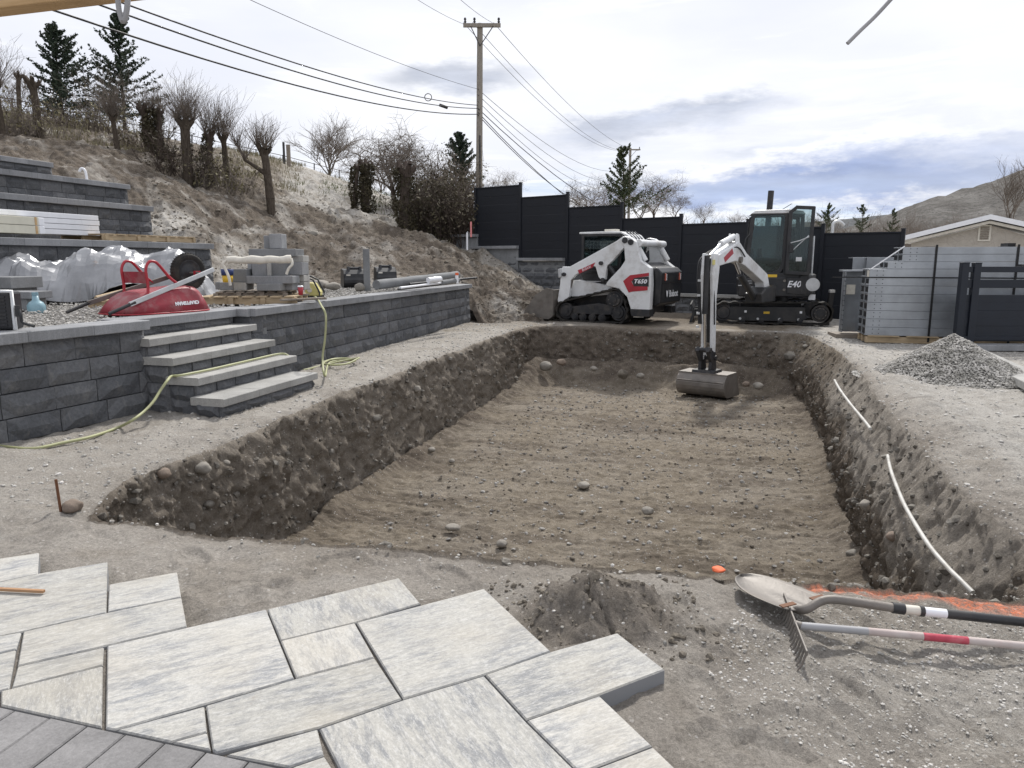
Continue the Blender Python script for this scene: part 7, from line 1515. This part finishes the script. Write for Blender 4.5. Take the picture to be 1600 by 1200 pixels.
# ------------------------------------------------------------------ hoses and buried pipes
def hose(pts, r_, mat, label, name='garden_hose', cat='hose', n=7, sides=8):
    m_ = MB(); m_.tube(smooth_path(pts, n), r_, sides); return tag(m_.build(name, M[mat]), label, cat)
cw_ = lambda u, v: P(u, v, .905)
coil = []; cc = P(528, 570, .02)
for k in range(26): t = k * .5 + .6; rr = .20 + .012 * math.sin(k * 2.1) + .0012 * k; coil.append(cc + Vector((rr * math.cos(t) * .95, rr * 1.7 * math.sin(t) + .1, .012 + .0012 * k + .012 * (math.sin(t * .5) > 0))))
hose([cw_(440, 461) + Vector((0, .3, .02)), cw_(458, 460), cw_(478, 460), cw_(493, 464), PZ(502, cw_(497, 476).y - .10, .90), PZ(509, cw_(497, 478).y - .15, .80), PZ(508, cw_(497, 478).y - .17, .55), PZ(504, cw_(497, 478).y - .2, .30), PZ(508, cw_(497, 478).y - .35, .12), P(516, 566, .03)] + coil + [P(500, 572, .015), P(485, 576, .015), P(474, 578, .014)], .0125, 'hose', 'yellow-green hose dropping over the long wall into a coil on the ground')
hose([P(452, 558, .34), P(445, 553, .375), P(430, 554, .377), P(395, 562, .377), P(330, 577, .377), P(285, 586, .377), P(268, 588, .37), PD(262, 594, 6.60), PD(250, 611, 6.5), PD(240, 627, 6.4), PD(226, 642, 6.28), PD(206, 657, 6.12), P(182, 669, .016), P(140, 683, .016), P(97, 692, .016), P(50, 701, .016), P(0, 697, .016), P(-60, 690, .02)], .0125, 'hose', 'yellow-green hose crossing the steps and running left along the lower wall')
pw = lambda u, v, z: P(u, v, z)
hose([pw(1387, 712, -.20), pw(1392, 735, -.21), pw(1403, 765, -.22), pw(1418, 798, -.23), pw(1450, 850, -.25), pw(1480, 886, -.27), pw(1500, 906, -.28), pw(1520, 926, -.30)], .0140, 'pale', 'pale plastic conduit exposed along the right wall of the pit, nearer length', 'conduit', 'pipe')
hose([pw(1304, 594, -.10), pw(1313, 610, -.11), pw(1330, 633, -.12), pw(1350, 657, -.13), pw(1360, 670, -.14)], .015, 'pale', 'pale plastic conduit exposed along the right wall of the pit, farther length', 'conduit', 'pipe')
m_ = MB(); a = P(96, 801); m_.cyl(a - Vector((0, 0, .05)), a + Vector((-.012, 0, .20)), .008, n=8); tag(m_.build('rebar_stake', M['rust']), 'rusty stake driven in at the near left corner of the pit', 'stake')
m_ = MB(); a = P(-30, 919, .085); b = P(69, 924, .085); m_.box((0, 0, 0), ((b - a).length, .016, .012)); o = m_.build('wooden_stick', M['stick'], None, .002); o.location = (a + b) / 2; o.rotation_euler = (0, 0, math.atan2((b - a).y, (b - a).x)); tag(o, 'thin brown wooden stake lying on the leftmost paver', 'stick')

# ------------------------------------------------------------------ shovel and rake
def shovel():
    tip = P(1157, 911, .035); heel = P(1256, 953, .075); ax = heel - tip; L = ax.length; d = ax.normalized(); side = Vector((0, 0, 1)).cross(d).normalized(); up = d.cross(side); root = thing('shovel', 'round-point shovel with a black and white handle lying on the gravel', 'shovel', heel)
    nu, nw = 22, 14; vs = []
    for i in range(nu + 1):
        t = i / nu; hw = .118 * (1 - (1 - min(t / .62, 1)) ** 2.2) ** .55 if t < .62 else .118 - .004 * (t - .62)
        for j in range(nw + 1):
            w = -1 + 2 * j / nw; z = .030 * (w * w) * (.4 + .6 * t) + .030 * (1 - t) ** 2 + (.014 * math.exp(-(w / .18) ** 2) * sstep(np.float64(t), .35, .9))
            vs.append(tip + d * (t * L) + side * (w * hw) + up * z - heel)
    n = nw + 1; fs = [(i * n + j, i * n + j + 1, (i + 1) * n + j + 1, (i + 1) * n + j) for i in range(nu) for j in range(nw)]
    m_ = MB(); m_.add(vs, fs, True); bl = m_.build('blade', M['steel'], root); md = bl.modifiers.new('t', 'SOLIDIFY'); md.thickness = .003
    for s in (-1, 1):
        m_ = MB(); c = side * (s * .078) + up * .035 - d * .004; m_.box(c, (.022, .07, .004), math.atan2(side.y, side.x) - math.pi / 2); m_.build('step_tab', M['rust'], bl)
    Q = lambda u, v, z: P(u, v, z) - heel
    m_ = MB(); m_.tube(smooth_path([Q(1228, 950, .055), Q(1247, 953, .075), Q(1262, 951, .095), Q(1281, 940, .12), Q(1302, 936.5, .13), Q(1345, 942, .125), Q(1397, 950, .115)], 5), [.006, .008, .010, .012, .014] + [.0175] * 26, 12); m_.build('socket', M['steel'], root)
    for (u0, v0, z0, u1, v1, z1, mt, r_, nm) in [(1394, 949.5, .115, 1413, 952, .112, 'black', .021, 'collar'), (1413, 952, .112, 1437, 954.5, .108, 'offwhite', .0185, 'sleeve'), (1436, 954.5, .108, 1443, 955.2, .107, 'black', .021, 'collar'), (1443, 955.2, .107, 1478, 959, .102, 'plastic_white', .0175, 'handle'), (1478, 959, .102, 1700, 983, .07, 'black', .0175, 'handle')]:
        m_ = MB(); m_.cyl(Q(u0, v0, z0), Q(u1, v1, z1), r_, n=14); m_.build(nm, M[mt], root)
shovel()
def rake():
    a = P(1225, 929, .085); b = P(1261, 1021, .085); root = thing('garden_rake', 'steel garden rake with a faded red and white handle lying on the gravel', 'rake', b); m_ = MB(); d = (b - a).normalized(); side = Vector((-d.y, d.x, 0))
    if side.x > 0: side = -side
    m_.box((a + b) / 2 - b, ((b - a).length, .007, .018), math.atan2(d.y, d.x)); hd = m_.build('head_bar', M['steel'], root, .002)
    for k in range(15):
        p = a.lerp(b, (k + .3) / 14.6) - b; m_ = MB(); m_.cyl(p + Vector((0, 0, -.005)), p + side * .012 + Vector((0, 0, -.050)), .0048, .0042, 6, False); m_.cyl(p + side * .012 + Vector((0, 0, -.050)), p + side * .03 + Vector((0, 0, -.082)), .0042, .002, 6); m_.build('tine', M['steel'], root)
    Q = lambda u, v, z: P(u, v, z) - b
    for (u0, v0, z0, u1, v1, z1, mt, nm) in [(1240, 974, .083, 1252, 978, .080, 'steel', 'ferrule'), (1248, 977.5, .078, 1356, 986.5, .070, 'greycable', 'handle'), (1356, 986.5, .070, 1442, 994.5, .066, 'faded', 'handle'), (1442, 994.5, .066, 1512, 1001, .06, 'rakered', 'handle'), (1512, 1001, .06, 1720, 1021, .05, 'faded', 'handle')]:
        m_ = MB(); m_.cyl(Q(u0, v0, z0), Q(u1, v1, z1), .0145, n=14); m_.build(nm, M[mt], root)
M['faded'] = paint('faded_pink_grey', (.44, .37, .35), .6, 0, .12, 14, .3, (.55, .53, .5), .5); M['rakered'] = paint('worn_red', (.42, .06, .09), .55, 0, .25, 14, .3, (.5, .4, .38), .5)
rake()
# ------------------------------------------------------------------ rocks one can tell apart
for (u, v, Y, r_, lab, mt, fl) in [
    (853, 572, 15.2, .13, 'large pale oval boulder at the far left corner of the pit', 'stone', .8), (877, 566, 15.3, .10, 'angular brown rock right of the pale boulder in the far pit corner', 'brownstone', .7), (928, 576, 15.0, .07, 'small pale rock at the foot of the far pit wall', 'stone', .8),
    (973, 585, 14.7, .11, 'dark clump of soil at the foot of the far pit wall', 'clod', .9), (1001, 587, 14.6, .08, 'round grey rock behind the excavator bucket on the left', 'stone', .7), (1185, 603, 13.6, .10, 'pale rock right of the excavator bucket', 'stone', .7), (1166, 600, 13.8, .07, 'smaller rock next to the excavator bucket', 'brownstone', .7)]:
    rock(u, v, Y, r_, lab, mt, fl)
for (u, v, r_, lab, mt, fl, zz) in [
    (708, 824, .07, 'flat pale stone near the front of the pit floor, left', 'stone', .5, -1.06), (784, 850, .05, 'white stone near the front edge of the pit floor', 'stone', .7, -1.07), (1012, 798, .06, 'pale stone right of centre on the pit floor', 'stone', .7, -1.07), (706, 720, .04, 'small pale stone left of centre on the pit floor', 'stone', .7, -1.08), (912, 758, .07, 'greyish rock in the middle of the pit floor', 'stone', .6, -1.08), (674, 703, .05, 'egg-shaped stone at the foot of the left pit wall', 'stone', .8, -1.05), (1337, 866, .08, 'dark flat stone at the foot of the right pit wall', 'cobble', .4, -1.08),
    (113, 791, .055, 'brown rock beside the rusty stake', 'brownstone', .7, .03), (1222, 1002, .022, 'dark pebble left of the rake tines', 'cobble', .8, .012), (330, 637, .04, 'small rock below the lowest step', 'stone', .7, .02), (391, 625, .045, 'pale rock below the right part of the lowest step', 'stone', .7, .02)]:
    q = P(u, v, zz); rock(u, v, q.y, r_, lab, mt, fl, zz)
q = P(1122, 895, .0); o = rock(1122, 895, q.y, .03, 'orange painted lump on the near edge of the pit', 'orange', .35, ground_z(np.array([[q.x, q.y]]))[0] + .012)
# big cobbles set into the pit walls
def wall_rock(u, v, r_, lab, mt='cobble'):
    W_ = WALLV[:nP * NW]; d = W_ - np.array((0, 0, CAMH)); fd = d[:, 1] * math.cos(PITCH) - d[:, 2] * math.sin(PITCH); up = d[:, 1] * math.sin(PITCH) + d[:, 2] * math.cos(PITCH)
    e = (800 + FPX * d[:, 0] / fd - u) ** 2 + (600 - FPX * up / fd - v) ** 2; e = e + 1e6 * (fd < 0); c = W_[int(np.argmin(e))]; o = rock(u, v, c[1], r_, lab, mt, .75); o.location = Vector(c) - Vector((c[0], c[1], 0)).normalized() * .0
wall_rock(318, 733, .06, 'large round cobble near the top of the left pit wall', 'stone'); wall_rock(255, 742, .05, 'brownish cobble near the left end of the pit wall', 'brownstone'); wall_rock(355, 725, .03, 'pale cobble right of the largest one in the left pit wall', 'stone'); wall_rock(325, 790, .045, 'half-buried flat cobble low in the left pit wall', 'cobble')
wall_rock(650, 607, .06, 'pale cobble in the middle of the left pit wall', 'stone'); wall_rock(588, 655, .06, 'cobble low in the middle of the left pit wall', 'cobble'); wall_rock(1358, 788, .07, 'pale cobble in the right pit wall below the conduit', 'stone'); wall_rock(1236, 556, .12, 'big dark rock at the far right corner of the pit', 'cobble'); wall_rock(1395, 838, .05, 'brown cobble low in the right pit wall', 'brownstone')
# uncountable stones
R = np.random.RandomState(21)
n = 2600; k = R.randint(3, NW - 1, n); i = R.randint(0, nP, n); kk_ = WALLV[k * nP + i]; keep = (kk_[:, 1] < 15.8); kk_ = kk_[keep]; s = R.gamma(1.1, .009, len(kk_)) + .003 + .0010 * kk_[:, 1]; s = np.minimum(s, .045)
tag(stones('wall_pebbles', kk_, s, 'cobble', None, 7, .8), kind='stuff')
def scatter(name, n, region, zf, smin, smax, mat, seed, fac=0.0, flat=.7, clump=None):
    R = np.random.RandomState(seed); q = np.c_[R.uniform(region[0], region[1], n), R.uniform(region[2], region[3], n)]
    if clump is not None: q = q[clump(q)]
    z = zf(q); s = smin + (smax - smin) * R.uniform(0, 1, len(q)) ** 3 + fac * q[:, 1]; return tag(stones(name, np.c_[q, z + s * .15], s, mat, None, seed, flat), kind='stuff')
inside = lambda q: (q[:, 0] > -2.1 + .27 * (q[:, 1] - 4)) & (q[:, 0] < 2.5 + .27 * (q[:, 1] - 4))
scatter('floor_pebbles', 4800, (-2.2, 5.6, 3.6, 15.5), floor_z, .003, .024, 'pebble', 31, .0005, .65, inside)
scatter('floor_clods', 3800, (-2.2, 5.6, 3.6, 15.5), floor_z, .004, .022, 'clod', 32, .0005, .6, inside)
cx, cy = O.mean(0)
def outside(q):
    # outside the pit outline
    from mathutils.geometry import intersect_point_line
    r_ = np.zeros(len(q), bool); x, y = q[:, 0], q[:, 1]; Pq = O[::12]; j = len(Pq) - 1
    for i in range(len(Pq)):
        xi, yi = Pq[i]; xj, yj = Pq[j]; c = ((yi > y) != (yj > y)) & (x < (xj - xi) * (y - yi) / (yj - yi + 1e-12) + xi); r_ ^= c; j = i
    wl = x > -3.45 + (y - 7.0) * .245; return ~r_ & wl
def offline(q):
    la = P(1262, 908).xy; lb = P(1640, 953).xy; ld = lb - la; tq = ((q[:, 0] - la.x) * ld.x + (q[:, 1] - la.y) * ld.y) / ld.length_squared; dq = np.abs((q[:, 0] - la.x) * ld.y - (q[:, 1] - la.y) * ld.x) / ld.length
    return (tq < -.05) | (dq > .11)
notpave = lambda q: offline(q) & outside(q) & (q[:, 1] > 2.95 - .52 * (q[:, 0] + .4)) 
scatter('ground_grit', 6000, (-4.5, 4.2, 1.2, 6.0), ground_z, .0025, .009, 'chip', 33, .0004, .7, notpave)
scatter('near_gravel', 16000, (.6, 2.6, 1.2, 3.2), ground_z, .0015, .0065, 'chip', 34, 0, .6, lambda q: offline(q) & outside(q) & (q[:, 0] + .5 * (3 - q[:, 1]) > 1.0) & (q[:, 1] > 2.4 - .7 * (q[:, 0] - .3)))
scatter('side_pebbles', 4000, (-4.6, 1.0, 4.2, 17), ground_z, .004, .017, 'chip', 35, .0006, .6, lambda q: outside(q) & (q[:, 0] < -1.8 + .27 * (q[:, 1] - 6)))
scatter('right_pebbles', 3500, (2.4, 8, 3.3, 15), ground_z, .004, .014, 'chip', 36, .0008, .6, outside)
scatter('heap_clods', 420, (PILE.x - .45, PILE.x + .45, PILE.y - .4, PILE.y + .35), ground_z, .004, .016, 'clod', 37, 0, .8)
R = np.random.RandomState(9); n = 15000; k = R.randint(8, 250, n); i = np.clip(R.randint(0, len(uu), n), 0, len(uu) - 1); H_ = HILLROWS[k, i]; kp = (uu[i] > 225) & (H_[:, 1] < 27); H_ = H_[kp]; s = R.gamma(.8, .010, len(H_)) + .005; s = np.minimum(s, .09)
tag(stones('slope_stones', H_[::3], s[::3], 'cobble', None, 41, .75), kind='stuff'); hc = np.delete(np.arange(len(H_)), np.arange(0, len(H_), 3)); tag(stones('slope_clods', H_[hc], s[hc] * 1.2, 'clod', None, 42, .8), kind='stuff')
sw = np.array([list(WL1 - E1 * 3)]); R = np.random.RandomState(12); n = 8000; t = R.uniform(-2, 9.5, n); w = R.uniform(.3, 3.6, n); q = np.array(list(WL1)) + np.outer(t, np.array(list(E1))) + np.outer(w, np.array(list(sft)))
tag(stones('terrace_gravel', np.c_[q, np.full(n, .862) + .014 * w], R.uniform(.008, .018, n), 'chip', None, 44, .7), kind='stuff')

# ------------------------------------------------------------------ overhead at the top edge
a = PD(-260, 51, 3.0); b = PD(215, -5, 3.0); d = (b - a); m_ = MB(); an = math.atan2(d.y, d.x); pit = math.atan2(d.z, Vector((d.x, d.y)).length)
root = thing('roof_beam', 'pale wooden beam overhead crossing the top left corner', 'beam', a); m_ = MB(); m_.box((0, 0, 0), (d.length * 2.2, .09, .24)); o = m_.build('beam', M['beam'], root, .004); o.rotation_euler = (0, -pit, an); o.location = d * .9 + Vector((0, 0, .122))
q = [PD(u, v, 1.6) for u, v in ((183, -30), (184, -5), (186, 15), (190, 30), (193, 33), (196, 26), (199, 8), (201, -30))]; hose(q, .0055, 'greycable', 'grey cable loop hanging down from the beam at the top left', 'hanging_cable', 'cable')
q = [PD(u, v, 1.8) for u, v in ((1324, 68), (1345, 47), (1368, 25), (1392, -1), (1420, -32))]; hose(q, .0045, 'greycable', 'short loose cable end hanging into the top right of the picture', 'hanging_wire', 'cable')
